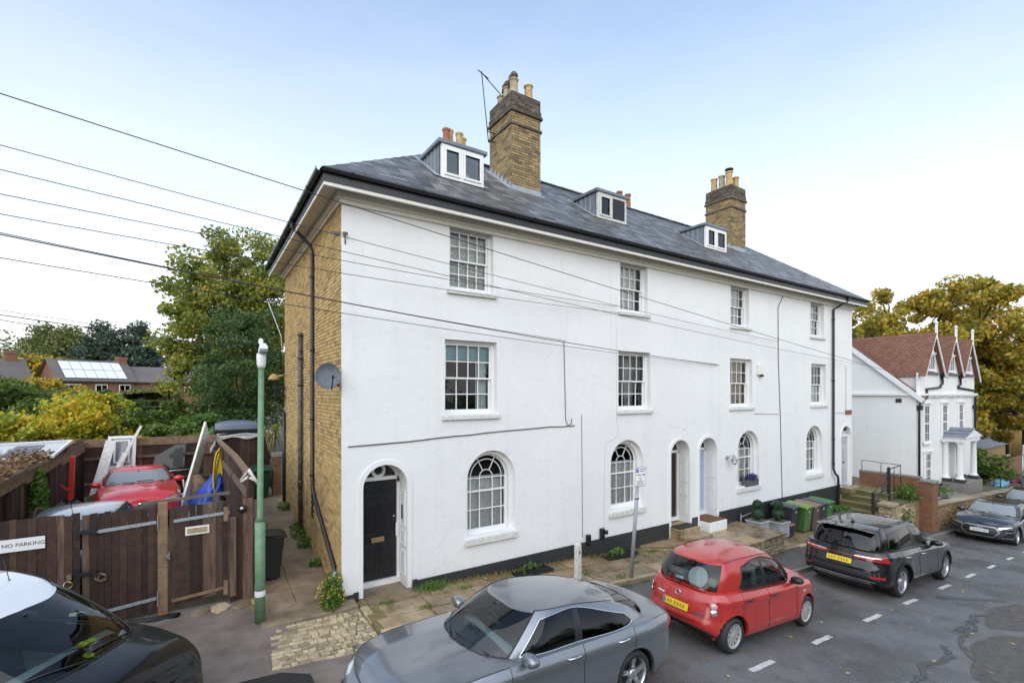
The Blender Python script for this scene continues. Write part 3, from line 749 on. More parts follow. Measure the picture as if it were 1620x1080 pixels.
def dormer(k):
    a,b_,yf = DORM[k];zt = DTOP[k];zb = zroof(yf)+.02;yb = EY0+(zt-ZE)/SLP+.05
    D_ = MB();D_.add([(a,yf+.03,zb-.1),(a,yf+.03,zt-.1),(a,yb,zt-.1)],[(0,1,2)]);D_.v += [(b_,yf+.03,zb-.1),(b_,yf+.03,zt-.1),(b_,yb,zt-.1)];D_.f += [[3,4,5],[1,2,5,4]];D_.m += [0,0];D_.sm += [False]*2
    d = D_.build('dormer',W_['lead'],TER,fix=False)
    n = 5
    m_ = MB()
    for i in range(1,n):
        y = lerp(yf+.05,yb-.15,i/n)
        for xx,sg in ((a,-1),(b_,1)): m_ = MB();m_.beam((xx+sg*.012,y,zroof(y)-.02),(xx+sg*.012,y,zt-.11),.02,.03);m_.build('lead_seam',W_['leadlight'],d)
    for xx,sg in ((a,-1),(b_,1)): m_ = MB();m_.beam((xx+sg*.05,yf-.03,zroof(yf)+.035),(xx+sg*.05,yb,zroof(yb)+.035),.16,.012);m_.build('flashing',W_['leadlight'],d)
    m_ = MB();m_.add([(a-.07,yf-.09,zt-.09),(b_+.07,yf-.09,zt-.09),(b_+.07,yb+.1,zt-.06),(a-.07,yb+.1,zt-.06),(a-.07,yf-.09,zt),(b_+.07,yf-.09,zt),(b_+.07,yb+.1,zt+.03),(a-.07,yb+.1,zt+.03)],
                      [(0,3,2,1),(4,5,6,7),(0,1,5,4),(1,2,6,5),(2,3,7,6),(3,0,4,7)])
    bevel(m_.build('dormer_roof',W_['lead'],d),.012)
    m_ = MB();fw = .055;mid = lerp(a,b_,.47)
    old = k == 1;fm = 'whitewood' if old else 'white'
    for x0,x1,z0,z1 in [(a+.02,a+.08,zb,zt-.1),(b_-.08,b_-.02,zb,zt-.1),(a+.081,b_-.081,zb,zb+.07),(a+.081,b_-.081,zt-.17,zt-.1),(mid-.035,mid+.035,zb+.071,zt-.171)]:
        m_.box(x0,x1,yf-.05,yf+.03,z0,z1)
    for x0,x1 in ((a+.083,mid-.037),(mid+.037,b_-.083)):
        if old and x0 > mid: continue
        for q in [(x0,x0+.05,zb+.075,zt-.175),(x1-.05,x1,zb+.075,zt-.175),(x0+.051,x1-.051,zb+.075,zb+.125),(x0+.051,x1-.051,zt-.225,zt-.175)]:
            m_.box(q[0],q[1],yf-.075,yf-.051 if True else 0,q[2],q[3])
    m_.build('dormer_frame',W_[fm],d)
    for x0,x1 in ((a+.083,mid-.037),(mid+.037,b_-.083)):
        m_ = MB();m_.box(x0,x1,yf-.03,yf-.024,zb+.075,zt-.175);m_.build('pane',W_['glass'],d)
    m_ = MB()
    if k == 0: m_.box(a+.1,b_-.1,yf+.5,yf+.52,zb+.02,zt-.15);m_.build('blind',W_['lead'],d)
    else: m_.box(a+.1,b_-.1,yf+.06,yf+.07,zb+.02,zt-.15);m_.build('net_curtain',W_['net'],d)
    if k == 0:
        m_ = MB();m_.lathe([(.035,0),(.04,.02),(.05,.10),(.045,.16),(.02,.2)],12,(mid+.22,yf+.12,zb+.09));m_.build('ornament',W_['whitewood'],d)
for k in range(3): dormer(k)
def pot(parent,c,r,h,mt,cap=None,rings=True):
    m_ = MB();pr = [(r*1.05,0),(r*1.0,.05),(r*.88,h*.85),(r*.9,h*.87),(r*1.1,h*.9),(r*1.12,h*.97),(r*.95,h),(r*.72,h),(r*.7,h*.7)]
    m_.lathe(pr,18,c);o_ = m_.build('chimney_pot',W_[mt],parent)
    if cap == 'cowl':
        m_ = MB();m_.tube([(c[0]-r*.1,c[1]+r*1.5,c[2]+h*.82),(c[0],c[1]+r*.6,c[2]+h+.05),(c[0],c[1]-r*.4,c[2]+h+.10),(c[0],c[1]-r*1.1,c[2]+h+.05)],[r*.5,r*1.0,r*.9,r*.35],10);m_.build('cowl',W_['sootcap'],parent)
    if cap == 'hat':
        m_ = MB();m_.lathe([(.02,h+.14),(r*1.15,h+.11),(r*1.25,h+.07),(r*1.1,h+.065)],18,c)
        for q in range(4):
            an = q*PI/2;m_.beam((c[0]+r*.8*math.cos(an),c[1]+r*.8*math.sin(an),c[2]+h-.02),(c[0]+r*.8*math.cos(an),c[1]+r*.8*math.sin(an),c[2]+h+.09),.02,.02)
        m_.build('cowl',W_['blackiron'],parent)
def chimney(k,pots,indiv):
    x0,x1,y0,y1 = CH[k];zt = 8.36;zb = zroof(y0)-.15
    m_ = MB();m_.box(x0+.012,x1-.012,y0+.012,y1-.012,zb,zt-.03);ch = m_.build('chimney',W_['mortar'],TER)
    zk = zt-.95
    if indiv:
        proto = MB();bricks(proto,(0,0,0),(1,0,0),(0,-1,0),.225,0,.075,depth=.02);meF = [proto.mesh('brick',W_['sootbrick'])]
        proto = MB();bricks(proto,(0,0,0),(0,-1,0),(-1,0,0),.225,0,.075,depth=.02);meS = [proto.mesh('brick',W_['sootbrick'])]
    m_ = MB();cnt = 0
    for (o_,u,nr,ln) in (((x0,y0,0),(1,0,0),(0,-1,0),x1-x0),((x0,y1,0),(0,-1,0),(-1,0,0),y1-y0),((x1,y0,0),(0,1,0),(1,0,0),y1-y0),((x1,y1,0),(-1,0,0),(0,1,0),x1-x0)):
        vis = nr in ((0,-1,0),(-1,0,0))
        if indiv and vis:
            kk = 0;z = zk-.075
            while z > zb:
                s = -(.1125 if kk % 2 else 0)
                while s < ln-.02:
                    a,c = max(0,s),min(ln,s+.225);yy = y0 + s
                    if c-a > .2 and cnt < 296:
                        p = Vector(o_) + Vector(u)*(a)
                        if nr == (0,-1,0) or z+.08 > zroof(p.y)-.05:
                            inst('brick',(meF if nr == (0,-1,0) else meS)[0],ch,(p.x+rnd.uniform(-.003,.003)*(nr[0] != 0),p.y+rnd.uniform(-.003,.003)*(nr[1] != 0),z));cnt += 1
                    elif c-a > .03: bricks(m_,Vector(o_)+Vector(u)*a,u,nr,c-a,z,z+.075,depth=.02)
                    s += .225
                z -= .075;kk += 1
        else:
            bricks(m_,o_,u,nr,ln,zb,zk,depth=.02)
    m_2 = MB()
    for e,z0,z1 in ((.035,zk,zk+.075),(.0,zk+.075,zk+.375),(.05,zk+.375,zk+.45),(.02,zk+.45,zk+.6),(.0,zk+.6,zt-.02)):
        for (o_,u,nr,ln) in (((x0-e,y0-e,0),(1,0,0),(0,-1,0),x1-x0+2*e),((x0-e,y1+e,0),(0,-1,0),(-1,0,0),y1-y0+2*e),((x1+e,y0-e,0),(0,1,0),(1,0,0),y1-y0+2*e)):
            bricks(m_2 if e > .01 or z0 > zk+.5 else m_,o_,u,nr,ln,z0,z1,depth=.08)
    so_ = m_.build('brickwork',W_['sootbrick'],ch);so_['kind'] = 'stuff'
    so_ = m_2.build('cap_brickwork',W_['sootcap'],ch);so_['kind'] = 'stuff'
    m_ = MB();m_.box(x0+.02,x1-.02,y0+.02,y1-.02,zt-.03,zt+.0)
    m_.add([(x0+.02,y0+.02,zt),(x1-.02,y0+.02,zt),(x1-.02,y1-.02,zt),(x0+.02,y1-.02,zt),(x0+.3,y0+.3,zt+.08),(x1-.3,y0+.3,zt+.08),(x1-.3,y1-.3,zt+.08),(x0+.3,y1-.3,zt+.08)],[(0,1,5,4),(1,2,6,5),(2,3,7,6),(3,0,4,7),(4,5,6,7)])
    m_.build('flaunching',W_['sootcap'],ch)
    m_ = MB();e = .02
    m_.box(x0-.05,x1+.05,y0-.16,y0-.012,zroof(y0)-.12,zroof(y0)-.05)
    m_.box(x0-.02,x1+.02,y0-.022,y0-.012,zroof(y0)-.1,zroof(y0)+.12)
    n = 6
    for i in range(n):
        ya,yb_ = lerp(y0,y1,i/n),lerp(y0,y1,(i+1)/n)
        m_.add([(x0-.02,ya,zroof(ya)-.03),(x0-.02,yb_,zroof(yb_)-.03),(x0-.02,yb_,zroof(yb_)+.04),(x0-.02,ya+.02,zroof(ya)+.24)],[(0,1,2,3)])
        m_.add([(x1+.02,ya,zroof(ya)-.03),(x1+.02,yb_,zroof(yb_)-.03),(x1+.02,yb_,zroof(yb_)+.04),(x1+.02,ya+.02,zroof(ya)+.24)],[(0,1,2,3)])
    m_.beam((x0-.1,y0-.1,zroof(y0-.1)+.03),(x0-.1,y1,zroof(y1)+.03),.16,.012)
    m_.build('flashing',W_['leadlight'],ch)
    for (dx,dy,r,h,mt,cap) in pots: pot(ch,(x0+dx,y0+dy,zt+.0),r,h,mt,cap)
    return ch
chimney(0,[(.24,.26,.125,.50,'buffpot','cowl'),(.24,.60,.125,.42,'buffpot','cowl'),(.25,.95,.12,.36,'buffpot',None),(.74,.25,.125,.48,'terracotta',None),(.74,.75,.12,.42,'terracotta',None)],True)
chimney(1,[(.24,.24,.135,.62,'terracotta','hat'),(.26,.58,.13,.58,'buffpot',None),(.26,.93,.13,.58,'terracotta',None),(.74,.26,.125,.52,'terracotta',None)],False)
for (x0,x1,mts) in ((7.0,7.95,('terracottared','terracotta','terracotta','terracotta')),(15.45,16.45,('terracottared','terracotta','terracottared'))):
    yb = 15.0;zt = 8.45 if x0 < 9 else 8.2;m_ = MB();bricks(m_,(x0,yb,0),(1,0,0),(0,-1,0),x1-x0,5.3,zt);bricks(m_,(x0,yb+.9,0),(0,-1,0),(-1,0,0),.9,5.3,zt);m_.box(x0+.01,x1-.01,yb+.01,yb+.9,5.1,zt+.02)
    ch = m_.build('rear_chimney',W_['sootbrick'],TER)
    for i,mt in enumerate(mts): pot(ch,(x0+.2+.3*i*(x1-x0)/1.0*.9,yb+.25+.25*(i % 2),zt),.13,.75 if i != 1 else .9,mt)
def bars(mb,x0,x1,z0,z1,y,xs,zs,w=.022,d=.03):
    for x in xs: mb.box(x-w/2,x+w/2,y,y+d,z0,z1)
    for z in zs:
        xx = [x0] + list(xs) + [x1]
        for a,b_ in zip(xx,xx[1:]): mb.box(a+w/2*(a != x0),b_-w/2*(b_ != x1),y+.001,y+d-.001,z-w/2,z+w/2)
def cloth(x0,x1,z0,z1,y,folds=6,amp=.03):
    m_ = MB();nu = folds*6
    m_.grid(lambda u,v: (lerp(x0,x1,u),y + amp*math.sin(u*folds*2*PI+.4*math.sin(v*3))*(.6+.4*(1-v)),lerp(z0,z1,v)),nu,4);return m_
def sash(xl,xr,zb,zt,cols,style,sillw=.09):
    y = BY0+.16;f = .06;m_ = MB()
    m_.box(xl,xl+f,y-.02,y+.1,zb,zt);m_.box(xr-f,xr,y-.02,y+.1,zb,zt);m_.box(xl+f+.001,xr-f-.001,y-.02,y+.1,zt-.05,zt);m_.box(xl+f+.001,xr-f-.001,y-.03,y+.1,zb,zb+.035)
    x0,x1 = xl+f+.002,xr-f-.002;z0,z1 = zb+.037,zt-.052;zm = (z0+z1)/2
    w_ = MB();panes = []
    for (a,b_,yy,bot,top) in ((zm-.02,z1,y+.012,.035,.05),(z0,zm+.02,y+.052,.075,.035)):
        s = .04
        w_.box(x0,x0+s,yy,yy+.038,a,b_);w_.box(x1-s,x1,yy,yy+.038,a,b_)
        w_.box(x0+s+.001,x1-s-.001,yy,yy+.038,a,a+bot);w_.box(x0+s+.001,x1-s-.001,yy,yy+.038,b_-top,b_)
        gx0,gx1,gz0,gz1 = x0+s,x1-s,a+bot,b_-top
        xs = [lerp(gx0,gx1,i/cols) for i in range(1,cols)];zs = [(gz0+gz1)/2]
        bars(w_,gx0,gx1,gz0,gz1,yy+.003,xs,zs)
        X = [gx0]+xs+[gx1];Z = [gz0]+zs+[gz1]
        for i in range(cols):
            for j in range(2): panes.append((X[i],X[i+1],Z[j],Z[j+1],yy+.018))
    for q in list(range(len(m_.f))): pass
    base = len(m_.v);m_.v += w_.v;m_.f += [[i+base for i in f_] for f_ in w_.f];m_.m += w_.m;m_.sm += w_.sm
    win = m_.build('window',W_['white'],TER)
    for (a,b_,c,d,yy) in panes:
        p = MB();t = rnd.uniform(-.004,.004);p.quad((a,yy+t,c),(b_,yy-t,c),(b_,yy-t*.5,d),(a,yy+t*1.5,d));p.build('pane',W_['glass'],win,fix=False)
    p = MB();p.add([(xl-.07,BY0-.07,zb-.10),(xr+.07,BY0-.07,zb-.10),(xr+.07,BY0-.001,zb-.10),(xl-.07,BY0-.001,zb-.10),(xl-.07,BY0-.07,zb-.012),(xr+.07,BY0-.07,zb-.012),(xr+.07,BY0-.001,zb-.001),(xl-.07,BY0-.001,zb-.001)],
                    [(0,3,2,1),(4,5,6,7),(0,1,5,4),(1,2,6,5),(2,3,7,6),(3,0,4,7)])
    p.box(xl+.001,xr-.001,BY0+.001,BY0+.14,zb-.05,zb+.004)
    bevel(p.build('sill',W_['stone_sill'],win),.008)
    yc = y+.13
    if style == 'lace': cloth(xl+.05,xr-.05,zb,zt,yc,5,.012).build('lace_curtain',W_['lace'],win,fix=False)
    elif style == 'net': cloth(xl+.05,xr-.22,zb,zt,yc,7,.02).build('net_curtain',W_['net'],win,fix=False);cloth(xr-.3,xr-.06,zb,zt,yc+.05,2,.03).build('curtain',W_['curtain'],win,fix=False) if False else None
    elif style == 'blind':
        p = MB();p.box(xl+.05,xr-.05,yc,yc+.012,zt-.42,zt-.03);p.build('roller_blind',W_['blind'],win)
        cloth(xr-.36,xr-.08,zb,zt-.3,yc+.06,3,.035).build('curtain',W_['curtain'],win,fix=False)
        cloth(xl+.06,xl+.3,zb,zt-.3,yc+.5,3,.035).build('dark_curtain',W_['browncurtain'],win,fix=False)
    elif style == 'dark':
        p = MB();p.box(xr-.45,xr-.1,yc+.3,yc+.34,zb,zt);p.build('shutter',W_['grey'],win)
    elif style == 'brown': cloth(xl+.05,xr-.05,zb,zt,yc+.05,6,.03).build('brown_curtain',W_['browncurtain'],win,fix=False)
    elif style == 'half': cloth(xl+.05,xr-.05,zb,zb+.75,yc,5,.02).build('curtain',W_['curtain'],win,fix=False);cloth(xl+.05,xl+.4,zb+.75,zt,yc+.03,2,.02).build('net_curtain',W_['net'],win,fix=False)
    return win
for (a,b_),st,c in zip(SASH2,('lace','net','net','net'),(4,4,4,4)): sash(a,b_,2.22,3.60,c,st)
for (a,b_),st,c in zip(SASH1,('blind','dark','brown','half'),(4,4,4,4)): sash(a,b_,-.48,1.14,c,st)
def arcbar(mb,cx,cz,r,a0,a1,y,w=.022,d=.03,n=12):
    for i in range(n):
        t0,t1 = lerp(a0,a1,i/n),lerp(a0,a1,(i+1)/n);q = []
        for yy in (y,y+d):
            for rr,tt in ((r-w/2,t0),(r+w/2,t0),(r+w/2,t1),(r-w/2,t1)): q.append((cx+rr*math.cos(tt),yy,cz+rr*math.sin(tt)))
        mb.add(q,[(0,1,2,3),(4,7,6,5),(0,4,5,1),(2,6,7,3)])
def archwin(cx,style):
    R = AR-.09;y = BY0+.25;zb,zt = -3.17,WT-.09;cz = zt-R;m_ = MB();f = .045;g = R-f
    arcbar(m_,cx,cz,R-f/2,0,PI,y-.02,f,.09,20);m_.box(cx-R,cx-g,y-.02,y+.07,zb,cz);m_.box(cx+g,cx+R,y-.02,y+.07,zb,cz)
    m_.box(cx-g+.001,cx+g-.001,y-.03,y+.07,zb,zb+.10);zm = cz-.30
    m_.box(cx-g+.001,cx+g-.001,y-.015,y+.06,zm-.022,zm+.022)
    xs = [cx-g+.085,cx-.17,cx+.17,cx+g-.085];w = .02
    bars(m_,cx-g,cx+g,zb+.1,zm-.023,y,xs,[(zb+.1+zm)/2])
    bars(m_,cx-g,cx+g,zm+.023,cz,y,xs,[cz-.011])
    arcbar(m_,cx,cz,.17,0,PI,y,w);arcbar(m_,cx,cz,g-.085,0,PI,y,w,n=16)
    for an in (rad(62),rad(118)):
        m_.beam((cx+.18*math.cos(an),y+.015,cz+.18*math.sin(an)),(cx+g*math.cos(an),y+.015,cz+g*math.sin(an)),.02,.03,up=(0,1,0))
    win = m_.build('arched_window',W_['white'],TER)
    X = [cx-g]+xs+[cx+g];yy = y+.018
    for i in range(5):
        for z0,z1 in ((zb+.1,(zb+.1+zm)/2),((zb+.1+zm)/2,zm),(zm,cz)):
            p = MB();t = rnd.uniform(-.003,.003);p.quad((X[i],yy+t,z0),(X[i+1],yy-t,z0),(X[i+1],yy-t,z1),(X[i],yy+t,z1));p.build('pane',W_['glass'],win,fix=False)
    def cell(r0,r1,a0,a1):
        p = MB();n = 6;A_ = [(cx+r1*math.cos(lerp(a0,a1,i/n)),yy,cz+r1*math.sin(lerp(a0,a1,i/n))) for i in range(n+1)]
        B_ = [(cx+r0*math.cos(lerp(a0,a1,i/n)),yy,cz+r0*math.sin(lerp(a0,a1,i/n))) for i in range(n+1)]
        for i in range(n): p.quad(A_[i],A_[i+1],B_[i+1],B_[i])
        p.build('pane',W_['glass'],win,fix=False)
    cell(0.001,.17,0,PI)
    for a0,a1 in ((0,rad(62)),(rad(62),rad(118)),(rad(118),PI)): cell(.17,g-.085,a0,a1);cell(g-.085,g,a0,a1)
    p = MB();p.box(cx-AR-.06,cx+AR+.05,BY0-.08,BY0-.001,zb-.17,zb-.03)
    p.add([(cx-AR+.001,BY0+.001,zb-.1),(cx+AR-.001,BY0+.001,zb-.1),(cx+AR-.001,BY0+.125,zb+.01),(cx-AR+.001,BY0+.125,zb+.01)],[(0,1,2,3)])
    bevel(p.build('sill',W_['stone_sill'],win),.01)
    cloth(cx-g,cx+g,zb,cz+.02,y+.12,7,.02).build('net_curtain',W_['net'],win,fix=False)
    return win
for c in ARCH: archwin(c,'net')
def door(k,col,knob='brass'):
    a,b_,zb,dp = DOORS[k];cx = (a+b_)/2;r = (b_-a)/2;cz = DT-r;y = BY0+dp;zt = -1.80 if k == 0 else -1.86
    fr = MB();fr.box(a+.001,a+.05,y-.05,y+.04,zb,zt+.06);fr.box(b_-.05,b_-.001,y-.05,y+.04,zb,zt+.06);fr.box(a+.051,b_-.051,y-.06,y+.04,zt,zt+.075)
    fr.box(a+.002,b_-.002,y-.08,y+.06,zb-.10,zb-.0)
    d = fr.build('door_frame',W_['white'],TER)
    m_ = MB();x0,x1 = a+.052,b_-.052;m_.box(x0,x1,y,y+.04,zb+.005,zt-.004)
    if k == 3: m_.box(a+.052,b_-.052,y,y+.04,zt+.076,cz+r*.55)
    leaf = m_.build('door_leaf',W_[col],d);bevel(leaf,.004)
    h = zt-zb;w2 = (x1-x0)
    for (u0,u1) in ((.11,.46),(.54,.89)):
        for (v0,v1) in ((.07,.36),(.46,.78),(.84,.95)):
            pa,pb,pc,pd = x0+w2*u0,x0+w2*u1,zb+h*v0,zb+h*v1
            m_ = MB();e = .02
            for q in ((pa,pb,pc,pc+e),(pa,pb,pd-e,pd),(pa,pa+e,pc+e,pd-e),(pb-e,pb,pc+e,pd-e)): m_.box(q[0],q[1],y-.014,y-.001,q[2],q[3])
            m_.box(pa+.055,pb-.055,y-.01,y-.001,pc+.055,pd-.055);bevel(m_.build('door_panel',W_[col],d),.006)
    m_ = MB()
    if k in (0,1): m_.box(cx-.13,cx+.13,y-.02,y-.001,zb+.78,zb+.88);m_.box(cx-.1,cx+.1,y-.026,y-.02,zb+.80,zb+.86)
    else: m_.lathe([(.03,0),(.045,.02),(.03,.05),(0.001,.06)],12,(cx,y-.06,zb+1.0),'y')
    m_.build('letterbox' if k < 2 else 'door_knob',W_[knob],d)
    if k == 0:
        m_ = MB();m_.box(x1-.03,x1+.03,y-.07,y-.052,zb+.86,zb+1.14);m_.build('push_plate',W_['white'],d)
        m_ = MB();m_.box(b_-.02,b_-.001,BY0+.22,BY0+.29,zb+1.25,zb+1.55);m_.build('entry_phone',W_['black'],d)
        m_ = MB();m_.lathe([(.02,0),(.025,.02),(.001,.035)],10,(x1-.06,y-.03,zb+1.28),'y');m_.build('lock',W_['chrome'],d)
    if k in (0,1,2):
        m_ = MB();z0 = zt+.075;R = r-.02;n = 18
        arcbar(m_,cx,cz,R,0,PI,y-.05,.05,.09,18)
        if cz > z0: m_.box(cx-R-.02,cx-R+.03,y-.05,y+.03,z0,cz);m_.box(cx+R-.03,cx+R+.02,y-.05,y+.03,z0,cz)
        rc = (cz+R-.03-z0)/2*.93;arcbar(m_,cx,z0+rc+.01,rc,0,2*PI,y-.055,.06,.07,28)
        m_.build('fanlight',W_['white'],d)
        m_ = MB();pts = [(cx-R,z0),(cx+R,z0)] + [(cx+R*math.cos(PI*i/n),max(z0,cz+R*math.sin(PI*i/n))) for i in range(n+1)]
        m_.poly([(p[0],y+.0,p[1]) for p in pts]);m_.build('fanlight_pane',W_['glass'],d,fix=False)
    if dp > .3:
        for (z0,z1) in ((zb+.12,zb+.62),(zb+.72,zb+1.02),(zb+1.12,zb+1.85)):
            e = .02
            for xx,sg in ((b_,-1),(a,1)):
                m_ = MB()
                y0,y1 = BY0+.09,y-.12
                for q in ((y0,y1,z0,z0+e),(y0,y1,z1-e,z1),(y0,y0+e,z0+e,z1-e),(y1-e,y1,z0+e,z1-e)):
                    m_.box(min(xx,xx+sg*.016),max(xx,xx+sg*.016),q[0],q[1],q[2],q[3])
                m_.box(min(xx,xx+sg*.010),max(xx,xx+sg*.010),y0+.06,y1-.06,z0+.06,z1-.06)
                m_.build('reveal_panel',W_['white'],TER)
    m_ = MB();m_.quad((a,y+.06,zb),(b_,y+.06,zb),(b_,y+.06,DT),(a,y+.06,DT));m_.build('hall',W_['room'],d,fix=False)
W_['doorblack'] = pmat('black_gloss_door',(.012,.012,.014),.22,var=-.8,vs=26,bump=.15,bs=30)
W_['doorbrown'] = pmat('dark_brown_door',(.035,.022,.018),.3,var=.3,vs=12)
W_['doorblue'] = pmat('pale_blue_door',(.46,.52,.68),.35,var=.1,vs=9)
W_['doorgrey'] = pmat('pale_grey_door',(.50,.51,.53),.4,var=.1,vs=9)
door(0,'doorblack');door(1,'doorbrown');door(2,'doorblue','blackiron');door(3,'doorgrey','blackiron')
def steps_obj(name,boxes,m,parent=TER,bv=.01):
    for q in boxes:
        mb = MB();mb.box(*q);bevel(mb.build(name,W_[m],parent),bv)
steps_obj('door_step',[(2.56,3.60,8.92,9.78,-4.3,-3.962)],'york')
steps_obj('door_step',[(11.66,12.55,8.92,9.70,-4.6,-3.99),(11.6,12.62,8.55,8.93,-4.7,-4.14)],'york')
steps_obj('door_step',[(13.03,13.92,8.93,9.70,-4.6,-3.985)],'white')
W_['mat'] = pmat('brown_coir',(.20,.095,.035),.95,var=.4,vs=40,bump=.8,bs=200,bdist=.01)
mb = MB();mb.box(13.07,13.88,8.97,9.62,-3.984,-3.955);tag(mb.build('door_mat',W_['mat']),'brown coir mat on the white box step before the pale blue door','door mat')
mb = MB();mb.box(11.72,12.5,9.0,9.35,-3.989,-3.965);tag(mb.build('door_mat',W_['rubber']),'black mat on the step before the dark brown door','door mat')
steps_obj('door_step',[(22.5,23.65,8.9,9.4,-4.2,-3.965)],'york')
def pipe(name,pts,r,m,parent=TER,cl=None,n=10):
    mb = MB();mb.tube(pts,r,n)
    for c in (cl or []):
        mb.lathe([(r*1.05,-.03),(r*1.35,-.03),(r*1.35,.03),(r*1.05,.03)],10,c)
    return mb.build(name,W_[m],parent)
xd = BX0-.06
pipe('drainpipe',[(EX0-.06,11.9,ZS+.19),(EX0-.06,11.9,ZS+.08),(EX0+.1,11.9,ZS-.06),(xd-.04,11.9,ZS-.28),(xd,11.9,ZS-.42),(xd,11.9,-2.15),(xd,11.6,-2.4),(xd,9.75,-3.38),(xd,9.66,-3.5),(xd,9.66,-3.62)],.04,'gutter',cl=[(xd,11.9,2.7),(xd,11.9,1),(xd,11.9,-.6),(xd,11.9,-1.9)])
W_['oldpipe'] = pmat('peeling_black_pipe',(.02,.02,.022),.45,c2=(.13,.125,.12),vs=9,bump=.3)
pipe('soil_pipe',[(xd-.02,13.35,-4.1),(xd-.02,13.35,1.55)],.055,'oldpipe',cl=[(xd-.02,13.35,.2),(xd-.02,13.35,1.5),(xd-.02,13.35,.9),(xd-.02,13.35,-2.3)])
pipe('soil_pipe',[(xd,16.35,-3.6),(xd,16.35,-.6)],.05,'gutter')
pipe('lead_stub_pipe',[(xd,9.66,-4.2),(xd,9.66,-3.45)],.06,'steel')
pipe('drainpipe',[(22.1,EY0-.06,ZS+.18),(22.1,EY0-.04,ZS+.05),(21.82,BY0-.2,ZS-.2),(21.74,BY0-.07,ZS-.3),(21.74,BY0-.07,-3.1),(21.76,BY0-.12,-3.3),(21.95,BY0-.14,-3.42),(22.05,BY0-.12,-3.6),(22.05,BY0-.1,-5.2)],.045,'gutter',cl=[(21.74,BY0-.07,3.0),(21.74,BY0-.07,.5),(21.74,BY0-.07,-1.9),(21.74,BY0-.07,-2.9)])
W_['cable'] = pmat('grey_cable',(.10,.10,.10),.6)
W_['whitecable'] = pmat('white_cable',(.62,.61,.58),.6)
def wallcable(pts,r=.008,m='cable',jit=.012):
    q = []
    for (a,b_),(c,d) in zip(pts,pts[1:]):
        n = max(2,int(math.hypot(c-a,d-b_)/.35))
        for i in range(n): q.append((lerp(a,c,i/n),BY0-.012,lerp(b_,d,i/n)+rnd.uniform(-jit,jit)))
    q.append((pts[-1][0],BY0-.012,pts[-1][1]));mb = MB();mb.tube(q,r,6);return mb.build('wall_cable',W_[m],TER)
wallcable([(2.35,-1.02),(3.2,-1.0),(4.6,-.93),(6.4,-.85),(7.95,-.83)],.013)
wallcable([(7.6,1.28),(7.66,-.7),(7.74,-.82),(7.84,-.78),(7.85,-.65)],.009,jit=.002)
wallcable([(8.18,-.55),(8.22,-3.7)],.006,'cable',.003);wallcable([(9.42,1.7),(9.44,-.8),(9.5,-1.1),(9.3,-1.25),(9.0,-1.3),(8.95,-3.8)],.005,'whitecable',.003)
wallcable([(17.95,3.55),(17.6,3.1),(17.62,1.2),(17.75,-.8),(17.9,-4.2)],.014,'cable',.002);wallcable([(16.05,-.72),(17.6,-.78)],.007)
wallcable([(23.0,1.1),(23.0,-.85),(21.9,-.85)],.006,'cable',.002)
for xx,zz in ((7.95,-3.98),(8.38,-3.79),(8.86,-3.70)):
    mb = MB();mb.box(xx-.06,xx+.06,BY0-.1,BY0-.001,zz-.14,zz+.14)
    if xx > 8.5: mb.lathe([(.05,0),(.06,.1)],10,(xx+.1,BY0-.1,zz-.02))
    bevel(mb.build('wall_vent',W_['black'],TER),.02)
mb = MB();mb.box(22.95,23.52,BY0-.03,BY0-.001,-.93,-.74);tag(mb.build('name_plaque',W_['redbrick']),'small red brown plaque high beside the pale grey end door','plaque')
al_ = thing('alarm_box','cream burglar alarm box on the white wall between upper windows','alarm box',(16.35,BY0,.7))
mb = MB();mb.box(16.22,16.46,BY0-.09,BY0-.001,.62,.98);bevel(mb.build('case',W_['soffit'],al_),.02)
mb = MB();mb.lathe([(.035,0),(.04,.05),(.03,.1)],10,(16.42,BY0-.08,.55));mb.box(16.36,16.48,BY0-.12,BY0-.04,.56,.62);mb.build('sensor',W_['black'],al_)
la = thing('wall_lantern','grey coach lantern on the white wall right of the pale blue door','lamp',(14.55,BY0,-2.2))
mb = MB();mb.lathe([(.06,0),(.07,.02),(.03,.05)],12,(14.45,BY0-.05,-2.12),'y');mb.tube([(14.45,BY0-.05,-2.12),(14.45,BY0-.16,-2.05),(14.5,BY0-.22,-2.02),(14.55,BY0-.22,-2.1)],.014,6)
mb.lathe([(.015,.2),(.03,.16),(.05,.12),(.11,.06),(.12,.04),(.11,.03)],14,(14.55,BY0-.22,-2.22));mb.build('bracket',W_['grey'],la)
mb = MB();mb.lathe([(.085,.03),(.075,-.06),(.05,-.11),(.001,-.12)],14,(14.55,BY0-.22,-2.22));mb.build('lantern_glass',glass('lamp_glass',(.9,.9,.88)),la)
di = thing('satellite_dish','grey satellite dish on the corner of the brick gable','satellite dish',(2.2,9.45,.25))
W_['dish'] = pmat('dish_grey',(.10,.12,.145),.4,var=.4,vs=14)
Mx = frameM((1.97,9.22,.31),(.86,-.25,.2),(-.12,.25,1));dn = Mx.to_3x3() @ Vector((0,0,1))
mb = MB();mb.lathe([(.001,-.05),(.08,-.046),(.16,-.03),(.22,-.006),(.23,0),(.235,.0),(.22,-.012),(.16,-.036),(.08,-.052),(.001,-.056)],24,sx=.95,sy=1.06)
for q in range(len(mb.v)): pass
place_mb(mb,Mx);mb.build('dish',W_['dish'],di)
mb = MB();mb.tube([(2.25,9.5,.15),(2.1,9.45,.13),(2.02,9.36,.18)],.018,8)
c0 = Mx @ Vector((.02,-.27,.0));c1 = Mx @ Vector((.10,-.12,.28));mb.tube([tuple(c0),tuple((c0+c1)/2),tuple(c1)],.012,6);mb.tube([tuple(c1),tuple(c1 + (Mx.to_3x3() @ Vector((0,.03,-.08))))],.03,8)
mb.build('arm',W_['blackiron'],di)
